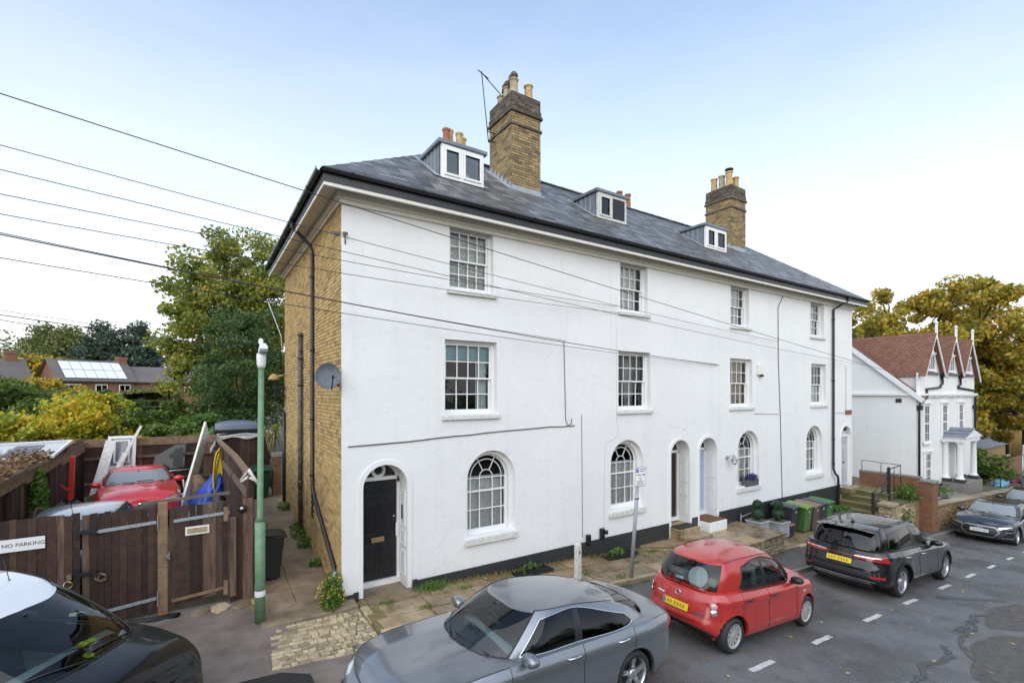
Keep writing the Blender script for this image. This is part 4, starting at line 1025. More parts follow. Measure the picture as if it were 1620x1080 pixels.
# ---------------------------------------------------------------- cars
def carpaint(name,c,metal=.0,flake=.0,drops=0,c2=None):
    m = pmat(name,c,.32 if metal else .38,metal=metal,coat=1.0,var=.06 if c2 is None else 0,vs=3,c2=c2)
    if drops:
        t = m.node_tree;b = t.nodes['Principled BSDF'];g = t.nodes.new('ShaderNodeNewGeometry')
        v = t.nodes.new('ShaderNodeTexVoronoi');v.inputs['Scale'].default_value = 70;t.links.new(g.outputs['Position'],v.inputs['Vector'])
        mr = t.nodes.new('ShaderNodeMapRange');mr.inputs[1].default_value = .0;mr.inputs[2].default_value = .36;mr.inputs[3].default_value = 1;mr.inputs[4].default_value = 0
        t.links.new(v.outputs['Distance'],mr.inputs[0])
        n2 = t.nodes.new('ShaderNodeTexNoise');n2.inputs['Scale'].default_value = 3;t.links.new(g.outputs['Position'],n2.inputs['Vector'])
        m2 = t.nodes.new('ShaderNodeMapRange');m2.inputs[1].default_value = .4;m2.inputs[2].default_value = .6;t.links.new(n2.outputs['Fac'],m2.inputs[0])
        mu = t.nodes.new('ShaderNodeMath');mu.operation = 'MULTIPLY';t.links.new(mr.outputs[0],mu.inputs[0]);t.links.new(m2.outputs[0],mu.inputs[1])
        bp = t.nodes.new('ShaderNodeBump');bp.inputs['Strength'].default_value = drops;bp.inputs['Distance'].default_value = .004
        t.links.new(mu.outputs[0],bp.inputs['Height']);t.links.new(bp.outputs[0],b.inputs['Coat Normal']);t.links.new(bp.outputs[0],b.inputs['Normal'])
    return m
W_['cglass'] = glass('car_glass',(.50,.56,.55),1.0,1.5)
W_['cglassdark'] = glass('privacy_glass',(.05,.055,.06),1.0,1.5)
W_['cglassclear'] = glass('windscreen_glass',(.66,.76,.74),1.0,1.52)
W_['cglassmist'] = glass('wet_sky_windscreen',(.66,.76,.74),1.0,1.6,.05,.42)  # pale diffuse share stands in for reflected sky as well as dew
W_['trim'] = pmat('black_trim',(.015,.015,.016),.35)
W_['plastic'] = pmat('grey_black_plastic',(.03,.03,.031),.6,var=.3,vs=20)
W_['tyre'] = pmat('tyre_rubber',(.017,.017,.018),.75,var=-.6,vs=14)
W_['alloy'] = pmat('silver_alloy',(.52,.53,.55),.3,metal=.8)
W_['alloydark'] = pmat('dark_alloy',(.05,.05,.055),.3,metal=.5)
W_['hubcap'] = pmat('silver_hubcap',(.46,.46,.45),.4,metal=.4)
W_['lens'] = glass('clear_lens',(.9,.92,.93),1.0,1.6)
W_['lampsilver'] = pmat('lamp_reflector',(.72,.74,.76),.15,metal=.9)
W_['redlens'] = pmat('red_lens',(.36,.012,.014),.12,coat=1)
W_['redstrip'] = pmat('dark_red_lens',(.10,.008,.01),.12,coat=1)
W_['pinklens'] = pmat('pale_red_lens',(.62,.36,.34),.12,coat=1)
W_['orange'] = pmat('amber_lens',(.6,.22,.03),.15,coat=1)
W_['plateY'] = pmat('yellow_plate',(.78,.55,.02),.4)
W_['plateW'] = pmat('white_plate',(.62,.62,.62),.4)
W_['plateB'] = pmat('blue_plate_band',(.05,.16,.5),.4)
W_['plateblur'] = pmat('faded_plate_print',(.45,.32,.03),.5,var=.4,vs=60)
W_['seat'] = pmat('dark_seat_fabric',(.03,.03,.033),.8)
W_['seatgrey'] = pmat('grey_seat_fabric',(.16,.16,.165),.8)
W_['dash'] = pmat('dashboard',(.025,.026,.028),.6)
W_['dash_reflect'] = pmat('reflection_toned_dashboard',(.30,.34,.335),.6)  # grey-teal windscreen reflection put into the dashboard colour
W_['paper'] = pmat('white_paper',(.78,.80,.80),.6)
def cr_curve(pts,per=14):
    """smooth curve through points, tangents weighted by chord length"""
    P = [Vector(p) for p in pts];n = len(P);h = [max(1e-6,(P[i+1]-P[i]).length) for i in range(n-1)]
    d = [(P[i+1]-P[i])/h[i] for i in range(n-1)]
    m_ = [d[0]] + [(d[i-1]*h[i]+d[i]*h[i-1])/(h[i-1]+h[i]) for i in range(1,n-1)] + [d[-1]]
    o = []
    for i in range(n-1):
        for k in range(per):
            t = k/per;t2,t3 = t*t,t*t*t
            o.append(P[i]*(2*t3-3*t2+1) + m_[i]*(h[i]*(t3-2*t2+t)) + P[i+1]*(-2*t3+3*t2) + m_[i+1]*(h[i]*(t3-t2)))
    o.append(P[-1]);return o
def smooth_tab(tab):
    """monotone-ish smooth interpolation of (x, value) table, x ascending"""
    xs = [a for a,_ in tab];ys = [b_ for _,b_ in tab];n = len(xs)
    m_ = []
    for i in range(n):
        if i in (0,n-1):
            j = 0 if i == 0 else n-2;m_.append((ys[j+1]-ys[j])/(xs[j+1]-xs[j]))
        else:
            d0 = (ys[i]-ys[i-1])/(xs[i]-xs[i-1]);d1 = (ys[i+1]-ys[i])/(xs[i+1]-xs[i])
            m_.append(0 if d0*d1 < 0 else (d0+d1)/2)
    def f(x):
        if x <= xs[0]: return ys[0]
        if x >= xs[-1]: return ys[-1]
        for i in range(n-1):
            if x <= xs[i+1]:
                h = xs[i+1]-xs[i];t = (x-xs[i])/h
                return (2*t**3-3*t*t+1)*ys[i] + (t**3-2*t*t+t)*h*m_[i] + (-2*t**3+3*t*t)*ys[i+1] + (t**3-t*t)*h*m_[i+1]
    return f
class Car: pass
def build_car(S,root):
    """S: dict of dimensions; root: Empty with its origin on the ground below the car's centre, +x forward"""
    C_ = Car();W2 = S['W']/2
    zsh = smooth_tab(S['shoulder']);zro = smooth_tab(S['roofz']);zsill = smooth_tab(S['sill'])
    wheels = [S['xf'],S['xr']];R = S['rw'];RA_ = R + S.get('archgap',.055)
    ol = cr_curve([(x,y,0) for x,y in S['plan']],40)
    arc = [0]
    for a,b_ in zip(ol,ol[1:]): arc.append(arc[-1]+(b_-a).length)
    TL = arc[-1]
    def at(s):
        s = max(0,min(TL,s));import bisect
        i = max(0,min(len(arc)-2,bisect.bisect_right(arc,s)-1));t = (s-arc[i])/max(1e-9,arc[i+1]-arc[i])
        p = ol[i].lerp(ol[i+1],t);
        j0,j1 = max(0,i-2),min(len(ol)-1,i+3);d = (ol[j1]-ol[j0]).normalized()
        n_ = Vector((d.y,-d.x,0))
        return p,n_
    def s_of_x(x):
        lo,hi = S.get('_s0',0),TL;lo = next(arc[i] for i in range(len(ol)) if ol[i].y > W2*.5);hi = next(arc[i] for i in range(len(ol)-1,-1,-1) if ol[i].y > W2*.5)
        for _ in range(40):
            m_ = (lo+hi)/2
            if at(m_)[0].x > x: lo = m_
            else: hi = m_
        return lo
    def s_of_y(y,rear):
        rng = range(len(ol)-1,-1,-1) if rear else range(len(ol));prev = None
        for i in rng:
            if ol[i].y >= y: return arc[i]
        return TL/2
    fin = smooth_tab(S['ins_side']);ffr = smooth_tab(S['ins_front']);frr = smooth_tab(S['ins_rear'])
    def surf(s,h,off=0):
        p,n_ = at(s);e = n_.x*n_.x
        e = e*e*(3-2*e) if False else e
        ins = fin(h)*(1-e) + (ffr(h) if n_.x > 0 else frr(h))*e
        z0,z1 = zsill(p.x),zsh(p.x);z = z0+(z1-z0)*h
        fl = 0
        for wx in wheels:
            d = abs(p.x-wx)
            if d < RA_+.12 and e < .5: fl = max(fl,S.get('flare',.012)*max(0,1-max(0,d-RA_*.9)/.2)*max(0,min(1,(1-h)/.35)))
        q = Vector((p.x,p.y,0)) + n_*(off-ins+fl);q.z = z
        if q.y < 0: q.y = 0
        return q
    def h_of(s,z):
        p,_ = at(s);z0,z1 = zsill(p.x),zsh(p.x);return max(-.2,min(1,(z-z0)/(z1-z0)))
    C_.surf,C_.at,C_.s_of_x,C_.s_of_y,C_.h_of,C_.TL = surf,at,s_of_x,s_of_y,h_of,TL
    req = sorted([s_of_x(x) for d in S['doors'] for x in d])
    st = []
    sA,sB = s_of_x(S['xf']+RA_+.25),s_of_x(S['xr']-RA_-.2)
    n1 = 18
    st += [sA*(i/n1)**.9 for i in range(n1)]
    x = sA
    while x < sB: st.append(x);x += .036
    st += [lerp(sB,TL,i/18) for i in range(19)]
    for r_ in req:
        st = [q for q in st if abs(q-r_) > .02];st.append(r_)
    st.sort()
    NH = 26;H = [((i/NH)) for i in range(NH+1)]
    V = {};
    grid_ = [[surf(s,h) for h in H] for s in st]
    hole = set()
    for i,s in enumerate(st):
        for j in range(NH+1):
            p = grid_[i][j]
            for wx in wheels:
                if p.y > .3 and math.hypot(p.x-wx,p.z-R) < RA_: hole.add((i,j))
    keep = []
    for i in range(len(st)-1):
        for j in range(NH):
            q = [(i,j),(i+1,j),(i+1,j+1),(i,j+1)];inn = sum(1 for k in q if k in hole)
            if inn == 4: continue
            if inn == 3: continue
            keep.append(q)
    used = set(k for q in keep for k in q)
    for k in list(hole):
        if k in used:
            p = grid_[k[0]][k[1]]
            for wx in wheels:
                d = math.hypot(p.x-wx,p.z-R)
                if d < RA_+.02 and abs(p.x-wx) < RA_+.1:
                    sc = RA_/max(d,1e-3);p2 = Vector((wx+(p.x-wx)*sc,p.y,R+(p.z-R)*sc));p2.z = max(p2.z,zsill(p2.x)-.02);grid_[k[0]][k[1]] = p2
    dr = S['doors'];
    def part_of(q):
        xm = sum(grid_[a][b_].x for a,b_ in q)/4;zm = sum(H[b_] for a,b_ in q)/4
        if zm > S.get('door_h0',.12) and all(abs(at(st[a])[1].x) < .5 for a,b_ in q):
            for k,(xa,xb) in enumerate(dr):
                if xb <= xm <= xa: return k+1
        return 0
    MBs = {}
    def getmb(k):
        if k not in MBs: MBs[k] = (MB(),{})
        return MBs[k]
    clad = S.get('clad',0)
    def addq(key,q,side,mi):
        mb,ix = getmb(key);f = []
        for k in q:
            kk = (k,side)
            if kk not in ix:
                p = grid_[k[0]][k[1]];ix[kk] = len(mb.v);mb.v.append((p.x,p.y*side,p.z))
            f.append(ix[kk])
        mb.f.append(f if side < 0 else f[::-1]);mb.m.append(mi);mb.sm.append(True)
    for q in keep:
        k = part_of(q);hm = sum(H[b_] for a,b_ in q)/4;xm = sum(grid_[a][b_].x for a,b_ in q)/4
        mi = 0
        if hm < S.get('skirt',.07): mi = 1
        for side in (1,-1): addq((k,side) if k else 0,q,side,mi)
    body,bix = getmb(0)
    crown = smooth_tab(S['crown']);dome = S.get('dome')
    def deck(s,u):
        """u in -1..1 across the car at station s"""
        p = surf(s,1.0);x,y0,z = p.x,p.y,p.z;au = abs(u)
        zz = z + crown(x)*(1-au**2.2) - .012*max(0,(au-.9)/.1)**2*0
        if dome and x > S['ws'][1][0]-.1:
            for c,wd,hh in dome: zz += hh*math.exp(-((au-c)/wd)**2)*max(0,min(1,(S['plan'][0][0]-x-.12)/.35))
        return Vector((x,y0*u,zz))
    xg0,xg1 = S['ws'][0][0],S['rwb'][0][0]
    xk0,xk1 = S['ws'][-1][0],S['rwb'][-1][0]
    US = [-1,-.985,-.95,-.85,-.72,-.6,-.48,-.36,-.24,-.12,0,.12,.24,.36,.48,.6,.72,.85,.95,.985,1]
    hood,boot = MB(),MB()
    prev = None
    shelf = MB()
    for a,b_ in zip(st,st[1:]):
        xm = (at(a)[0].x + at(b_)[0].x)/2
        if xm > xk0-.02 or xm < xk1+.02:
            tgt = hood if xm > 0 else boot
            for u0,u1 in zip(US,US[1:]): tgt.add([tuple(deck(a,u0)),tuple(deck(b_,u0)),tuple(deck(b_,u1)),tuple(deck(a,u1))],[(0,1,2,3)],0,True)
        else:
            for sg in (1,-1):
                us = [1,.97,.9,.80]
                for u0,u1 in zip(us,us[1:]): shelf.add([tuple(deck(a,u0*sg)),tuple(deck(b_,u0*sg)),tuple(deck(b_,u1*sg)),tuple(deck(a,u1*sg))],[(0,1,2,3)],0,True)
                d0,d1 = deck(a,.80*sg),deck(b_,.80*sg)
                shelf.add([tuple(d0),tuple(d1),(d1.x,d1.y,d1.z-.35),(d0.x,d0.y,d0.z-.35)],[(0,1,2,3)],1,True)
    def weld(mb):
        key = {};mp_ = [];nv = []
        for v in mb.v:
            k = (round(v[0],4),round(v[1],4),round(v[2],4))
            if k not in key: key[k] = len(nv);nv.append(v)
            mp_.append(key[k])
        nf,nm,ns_ = [],[],[]
        for f,m_,s_ in zip(mb.f,mb.m,mb.sm):
            g = []
            for i in f:
                if mp_[i] not in g: g.append(mp_[i])
            if len(g) > 2: nf.append(g);nm.append(m_);ns_.append(s_)
        mb.v,mb.f,mb.m,mb.sm = nv,nf,nm,ns_;return mb
    paint = S['paint'];low = S.get('lowmat',W_['plastic'])
    def bld(name,mb,mats,parent=root,label=None):
        o = weld(mb).build(name,mats,parent,local=True,fix=True)
        if label: o['label'] = label
        return o
    if len(shelf.f):
        base = len(body.v);body.v += shelf.v;body.f += [[i+base for i in f] for f in shelf.f];body.m += [2 if m_ else 0 for m_ in shelf.m];body.sm += shelf.sm
    for wx in wheels:
        for sg in (1,-1):
            pr = []
            for i in range(25):
                an = lerp(-.18,PI+.18,i/24);x_,z_ = wx+RA_*math.cos(an),R+RA_*math.sin(an)
                s_ = s_of_x(x_);y_ = surf(s_,max(0,h_of(s_,z_))).y;pr.append((x_,y_,max(z_,.16)))
            for (x0,y0,z0),(x1,y1,z1) in zip(pr,pr[1:]):
                body.add([(x0,(y0+.001)*sg,z0),(x1,(y1+.001)*sg,z1),(x1,(y1-.05)*sg,z1),(x0,(y0-.05)*sg,z0)],[(0,1,2,3)],1 if S.get('blackarch') else 0,True)
                body.add([(x0,(y0-.05)*sg,z0),(x1,(y1-.05)*sg,z1),(x1,(y1-.42)*sg,z1),(x0,(y0-.42)*sg,z0)],[(0,1,2,3)],2,True)
            body.add([(x,(y-.42)*sg,z) for x,y,z in pr],[tuple(range(len(pr)))],2)
            if S.get('blackarch'):
                wd = .055
                for (x0,y0,z0),(x1,y1,z1) in zip(pr,pr[1:]):
                    e0 = Vector((x0-wx,z0-R)).normalized()*wd;e1 = Vector((x1-wx,z1-R)).normalized()*wd
                    body.add([(x0,(y0+.012)*sg,z0),(x1,(y1+.012)*sg,z1),(x1+e1.x,(y1+.003)*sg,z1+e1.y),(x0+e0.x,(y0+.003)*sg,z0+e0.y)],[(0,1,2,3)],1,True)
                    body.add([(x0,(y0+.012)*sg,z0),(x1,(y1+.012)*sg,z1),(x1,(y1-.05)*sg,z1),(x0,(y0-.05)*sg,z0)],[(0,1,2,3)],1,True)
    body.box(S['plan'][-1][0]+.34,S['plan'][0][0]-.3,-W2+.36,W2-.36,.2,.32,2)
    bo = bld('body',body,[paint,low,W_['trim']])
    C_.body = bo
    nd = 0
    for key,(mb,ix) in MBs.items():
        if key == 0: continue
        k,side = key
        d = bld('door',mb,[S.get('doorpaint',paint),low])
        xa,xb = dr[k-1]
        for xx in (xa,xb):
            gm = MB();s_ = s_of_x(xx);pts = []
            for i in range(15):
                h = lerp(S.get('door_h0',.12),.995,i/14);p = surf(s_,h,.0005)
                if all(math.hypot(p.x-wx,p.z-R) > RA_ for wx in wheels): pts.append((p.x,p.y*side,p.z))
            if len(pts) > 2: gm.tube(pts,.0045,5)
            gm.f and gm.build('door_gap_shade',W_['trim'],d,local=True)  # dark tube painted in for the shade of the door shut line
        if S.get('handle_x'):
            hx = S['handle_x'][k-1]
            if hx is not None:
                s_ = s_of_x(hx);zz = zsh(hx)-S.get('handle_d',.12);h = h_of(s_,zz);hm_ = MB()
                p0 = surf(s_-.10,h,.022);p1 = surf(s_+.10,h,.022);pm = surf(s_,h,.032)
                ends = [surf(s_-.115,h,-.004),p0,pm,p1,surf(s_+.115,h,-.004)]
                hm_.tube([(p.x,p.y*side,p.z) for p in ends],[.008,.014,.015,.014,.008],8)
                hm_.build('handle',S.get('handle_m',paint),d,local=True)
    if hood.f: bld('bonnet',hood,[S.get('hoodpaint',paint)],label=S.get('hoodlabel'))
    if boot.f: bld(S.get('bootname','boot_lid'),boot,[paint])
    for sg in (1,-1):
        for pts in ([deck(s,.985*sg) + Vector((0,0,.001)) for s in st if at(s)[0].x > xk0+.05 and at(s)[0].y > W2*.62],[deck(s,.985*sg) + Vector((0,0,.001)) for s in st if S.get('sedan') and at(s)[0].x < xk1-.03 and at(s)[0].y > W2*.62]):
            if len(pts) > 2: gp = MB();gp.tube([tuple(p) for p in pts],.0035,5);gp.build('panel_gap',W_['trim'],root,local=True)
    base = [(x,y) for x,y in S['ws']] + S['belt'] + [(x,y) for x,y in S['rwb'][::-1]]
    top = S['rooft']
    assert len(base) == len(top),(len(base),len(top))
    PER = 10
    bc = cr_curve([(x,y,0) for x,y in base],PER);tcv = cr_curve([(x,y,0) for x,y in top],PER)
    def deckz(x,y):
        s_ = s_of_x(max(min(x,ol[0].x-.3),ol[-1].x+.25));p = surf(s_,1.0);u = max(-1,min(1,y/max(.1,p.y)));return deck(s_,u).z
    def B_(i): p = bc[i];return Vector((p.x,p.y,deckz(p.x,p.y)-.006))
    edge = S.get('edge',.05)
    def T_(i): p = tcv[i];return Vector((p.x,p.y,zro(p.x)-edge*min(1,(p.y/(S['rooft'][3][1]))**2)))
    NS = len(bc)
    Bp = [B_(i) for i in range(NS)];Tp = [T_(i) for i in range(NS)];bulge = S.get('bulge',.035)
    def G(i,t):
        i0 = int(max(0,min(NS-2,math.floor(i))));f = i-i0
        b0 = Bp[i0].lerp(Bp[i0+1],f);t0 = Tp[i0].lerp(Tp[i0+1],f);p = b0.lerp(t0,t)
        dd = (Bp[min(NS-1,i0+1)]-Bp[i0]);n_ = Vector((-dd.y,dd.x,0));n_ = n_.normalized() if n_.length > 1e-6 else Vector((0,1,0))
        if n_.dot(Vector((p.x-S['roofc'],p.y*1.6,0))) < 0: n_ = -n_
        p = p + n_*bulge*4*t*(1-t) + Vector((0,0,bulge*.5*4*t*(1-t)))
        if p.y < 0: p.y = 0
        return p
    C_.G = G;C_.PER = PER
    def gpatch(i0,i1,t0,t1,side,off=0,ni=None,nt=10,flat=0):
        ni = ni or max(2,int(abs(i1-i0)*1.5));m_ = MB()
        def fn(u,v):
            p = G(lerp(i0,i1,u),lerp(t0,t1,v));q = Vector((p.x,p.y*side,p.z))
            return q
        m_.grid(fn,ni,nt);return m_
    def full(i0,i1,t0,t1,nt=10):
        """patch spanning both sides of the centre line (i from i0.. mirrored)"""
        m_ = MB();n_ = max(4,int(abs(i1-i0)*1.5))
        idx = [lerp(i1,i0,k/n_) for k in range(n_+1)] ;vs = [];rows = []
        for side,seq in ((1,idx),(-1,idx[::-1][1:])):
            for i in seq: rows.append([((lambda p: (p.x,p.y*side,p.z))(G(i,lerp(t0,t1,k/nt)))) for k in range(nt+1)])
        m_.add([p for r_ in rows for p in r_],[(a*(nt+1)+b_,(a+1)*(nt+1)+b_,(a+1)*(nt+1)+b_+1,a*(nt+1)+b_+1) for a in range(len(rows)-1) for b_ in range(nt)],0,True)
        return m_
    nodes = S['nodes']
    wA,sS,sE,rS = nodes['ws']*PER,nodes['s0']*PER,nodes['s1']*PER,nodes['rw']*PER
    t0,t1 = S.get('glass_t',(.03,.93));dlo = S.get('dlo_shape',(.16,.20))
    def tb(i):
        f = (i-sS)/(sE-sS);d = max(0,(.55-f)/.55)**2.2*dlo[0] + max(0,(f-.42)/.58)**2.3*dlo[1];return t1-d
    def tl(i):
        f = (i-sS)/(sE-sS);return t0 + max(0,(f-.90)/.10)**2*.07
    def spatchG(i0,i1,fa,fb,side,nt=10):
        m_ = MB();ni = max(3,int(abs(i1-i0)*2))
        def fn(u,v):
            i = lerp(i0,i1,u);p = G(i,lerp(fa(i),fb(i),v));return (p.x,p.y*side,p.z)
        m_.grid(fn,ni,nt);return m_
    gp_ = MB()
    def addmb(dst,src,mi=0):
        b0 = len(dst.v);dst.v += src.v;dst.f += [[k+b0 for k in f] for f in src.f];dst.m += [mi]*len(src.f);dst.sm += src.sm
    last = NS-1
    pill = MB()
    for side in (1,-1):
        addmb(pill,gpatch(wA,sS,0,1,side),0);addmb(pill,gpatch(sE,rS,0,1,side,ni=12),0)
        addmb(pill,spatchG(sS,sE,tb,lambda i: 1,side,nt=4),0);addmb(pill,spatchG(sS,sE,lambda i: 0,tl,side,nt=2),0)
        for a,b_ in nodes['pillars']: addmb(pill,spatchG(a*PER,b_*PER,tl,tb,side),1)
    addmb(pill,full(0,wA,t1+.03,1,3),0);addmb(pill,full(last,rS,S.get('rw_t',(.05,.92))[1],1,3),0)
    addmb(pill,full(last,rS,0,S.get('rw_t',(.05,.92))[0],3),S.get('rw_low',0))
    nr = NS-1
    rows = []
    for i in range(NS):
        p = Tp[i];row = []
        for u in (1,.97,.9,.75,.55,.3,0,-.3,-.55,-.75,-.9,-.97,-1):
            z = p.z + (zro(p.x)-p.z)*(1-abs(u)**2.4)
            row.append((p.x,p.y*u,z))
        rows.append(row)
    rf = MB();nc = 13
    rf.add([p for r_ in rows for p in r_],[(a*nc+b_,(a+1)*nc+b_,(a+1)*nc+b_+1,a*nc+b_+1) for a in range(NS-1) for b_ in range(nc-1)],0,True)
    rp = S.get('roofpaint',paint)
    pl = bld('pillars',pill,[S.get('pillarpaint',paint),W_['trim']])
    bld('roof',rf,[rp],label=S.get('rooflabel'))
    o = bld('windscreen',full(0,wA,.0,t1+.03,12),[S.get('wsglass',W_['cglassclear'])])
    rt = S.get('rw_t',(.05,.92));bld('rear_window',full(last,rS,rt[0],rt[1],10),[S.get('rwglass',W_['cglass'])])
    cuts = [sS] + [v*PER for pr in nodes['pillars'] for v in pr] + [sE]
    for side in (1,-1):
        for k in range(0,len(cuts),2):
            gm_ = S.get('sideglass',[W_['cglass']]*9)[k//2]
            bld('side_window',spatchG(cuts[k],cuts[k+1],tl,tb,side),[gm_])
        tm = MB();r_ = S.get('dlo_r',.008)
        ii_ = [lerp(sS,sE,i/36) for i in range(37)];lo = [G(i,tl(i)) for i in ii_];hi = [G(i,tb(i)) for i in ii_]
        ring = lo + [G(sE,lerp(tl(sE),tb(sE),i/6)) for i in range(1,6)] + hi[::-1] + [G(sS,lerp(tb(sS),tl(sS),i/6)) for i in range(1,7)]
        tm.tube([(p.x,(p.y+.004)*side,p.z) for p in ring],r_,6)
        tm.build('window_trim',S.get('dlo',W_['trim']),root,local=True)
        tm = MB();tm.tube([(p.x,p.y*side,p.z+.002) for p in (Tp[int(i)] for i in range(int(wA),int(min(rS,last))+1))],.006,6);tm.build('roof_seam',W_['trim'],root,local=True)
    tm = MB();pts = [G(0,.005)] ;
    for side in (1,-1):
        pts = [G(lerp(0,wA,i/10),.012) for i in range(11)] + [G(wA,i/10) for i in range(1,11)]
        tm.tube([(p.x+.004,p.y*side,p.z+.002) for p in pts],.010,6)
    tm.build('windscreen_seal',W_['trim'],root,local=True)
    tm = MB()
    for y0,y1 in ((.55,-.02),(-.05,-.60)):
        a = G(0,.05);ii = lambda y: next((i for i in range(NS) if bc[i].y >= abs(y)),0)
        p0 = G(ii(y0),.02);p1 = G(ii(y1),.10);s0,s1 = (1 if y0 > 0 else -1),(1 if y1 > 0 else -1)
        tm.tube([(p0.x+.02,p0.y*s0,p0.z+.02),((p0.x+p1.x)/2+.03,(p0.y*s0+p1.y*s1)/2,(p0.z+p1.z)/2+.035),(p1.x+.012,p1.y*s1,p1.z+.02)],.009,6)
    tm.build('wiper',W_['trim'],root,local=True)
    for side in S.get('mirrors',(1,-1)):
        mx0 = S['mirror'];s_ = s_of_x(mx0[0]);y0 = surf(s_,1).y
        mm = MB();cx,cy,cz = mx0[0],(y0+.10),mx0[1]
        sc = S.get('mscale',1)
        prof = [(.001,-.09),(.05,-.085),(.082,-.06),(.095,-.02),(.095,.03),(.085,.065),(.001,.07)]
        mm.lathe([(r_*sc,z*sc) for r_,z in prof],14,(0,0,0),'x',sx=1.35,sy=.82)
        mm.v = [(cx+x_*.9,(cy+y_)*side,cz+z_) for x_,y_,z_ in mm.v]
        mo = mm.build('wing_mirror',S.get('mirrorpaint',paint),root,local=True)
        m2 = MB();m2.tube([(cx,(y0-.03)*side,cz-.07),(cx,(cy-.02)*side,cz-.04)],[.035,.03],8);m2.build('mirror_stalk',W_['trim'],mo,local=True)
        m2 = MB();m2.lathe([(.001,0),(.085*sc,0)],14,(0,0,0),'x',sx=1.25,sy=.74);m2.v = [(cx-.062*sc*.9-.003,(cy+y_)*side,cz+z_) for x_,y_,z_ in m2.v];m2.build('mirror_glass',W_['chrome'],mo,local=True)
    zf = .34
    seats = S.get('seats',[(S['roofc']+.30,.38),(S['roofc']+.30,-.38),(S['roofc']-.62,.36),(S['roofc']-.62,-.36)])
    sm_ = S.get('seatm',W_['seat']);top_ = S['H']-.30
    for sx_,sy_ in seats:
        m_ = MB();m_.box(sx_-.25,sx_+.27,sy_-.24,sy_+.24,zf,zf+.22)
        rear_ = sx_ < S['roofc']-.2;tp = top_-.14 if rear_ else top_
        Mr = Euler((0,rad(-16),0)).to_matrix();m_.obox((sx_-.33,sy_,(zf+tp)/2+.05),(.16,.46,tp-zf-.06),Mr)
        if not rear_: m_.obox((sx_-.44,sy_,tp+.10),(.09,.25,.17),Mr)
        bevel(m_.build('seat',sm_,root,local=True),.05,3)
    m_ = MB();xd_ = xk0
    m_.grid(lambda u,v: (lerp(xg0-.06,xd_-.42,v),lerp(-.66,.66,u)*(1-.42*(1-v)**2),deckz(xg0-.1,0)-.02 - .03*v - .25*max(0,v-.75)/.25),8,8)
    m_.box(xd_-.37,xd_-.3,-.64,.64,zf+.1,deckz(xg0-.1,0)-.28)
    m_.build('dashboard',S.get('dashm',W_['dash']),root,local=True)
    m_ = MB();sw = (xd_-.48,-.37,deckz(xg0-.1,0)-.10);Ms = frameM(sw,(0,1,0),(.35,0,1))
    ring = [tuple(Ms @ Vector((.18*math.cos(2*PI*i/20),.18*math.sin(2*PI*i/20),0))) for i in range(21)];m_.tube(ring,.014,6,caps=False);m_.beam(ring[0],ring[10],.05,.02);m_.build('steering_wheel',W_['trim'],root,local=True)
    m_ = MB();m_.box(S['xr']-.3,xd_-.2,-W2+.15,W2-.15,.26,zf);m_.box(S['plan'][-1][0]+.25,S['xr']+.1,-W2+.22,W2-.22,zf,deckz(S['xr'],0)-.12)
    m_.build('cabin_floor',W_['seat'],root,local=True)
    m_ = MB();p = G(0,.86);m_.box(p.x-.09,p.x-.04,-.11,.11,p.z-.08,p.z-.02);m_.tube([(p.x-.05,0,p.z-.02),(p.x-.01,0,p.z+.03)],.02,6);bevel(m_.build('rear_view_mirror',W_['trim'],root,local=True),.015)
    for wx in wheels:
        for side in (1,-1):
            s_ = s_of_x(wx);yo = W2 - S.get('wheel_in',.035)
            wheel(S,root,(wx,yo*side,R),side)
    return C_
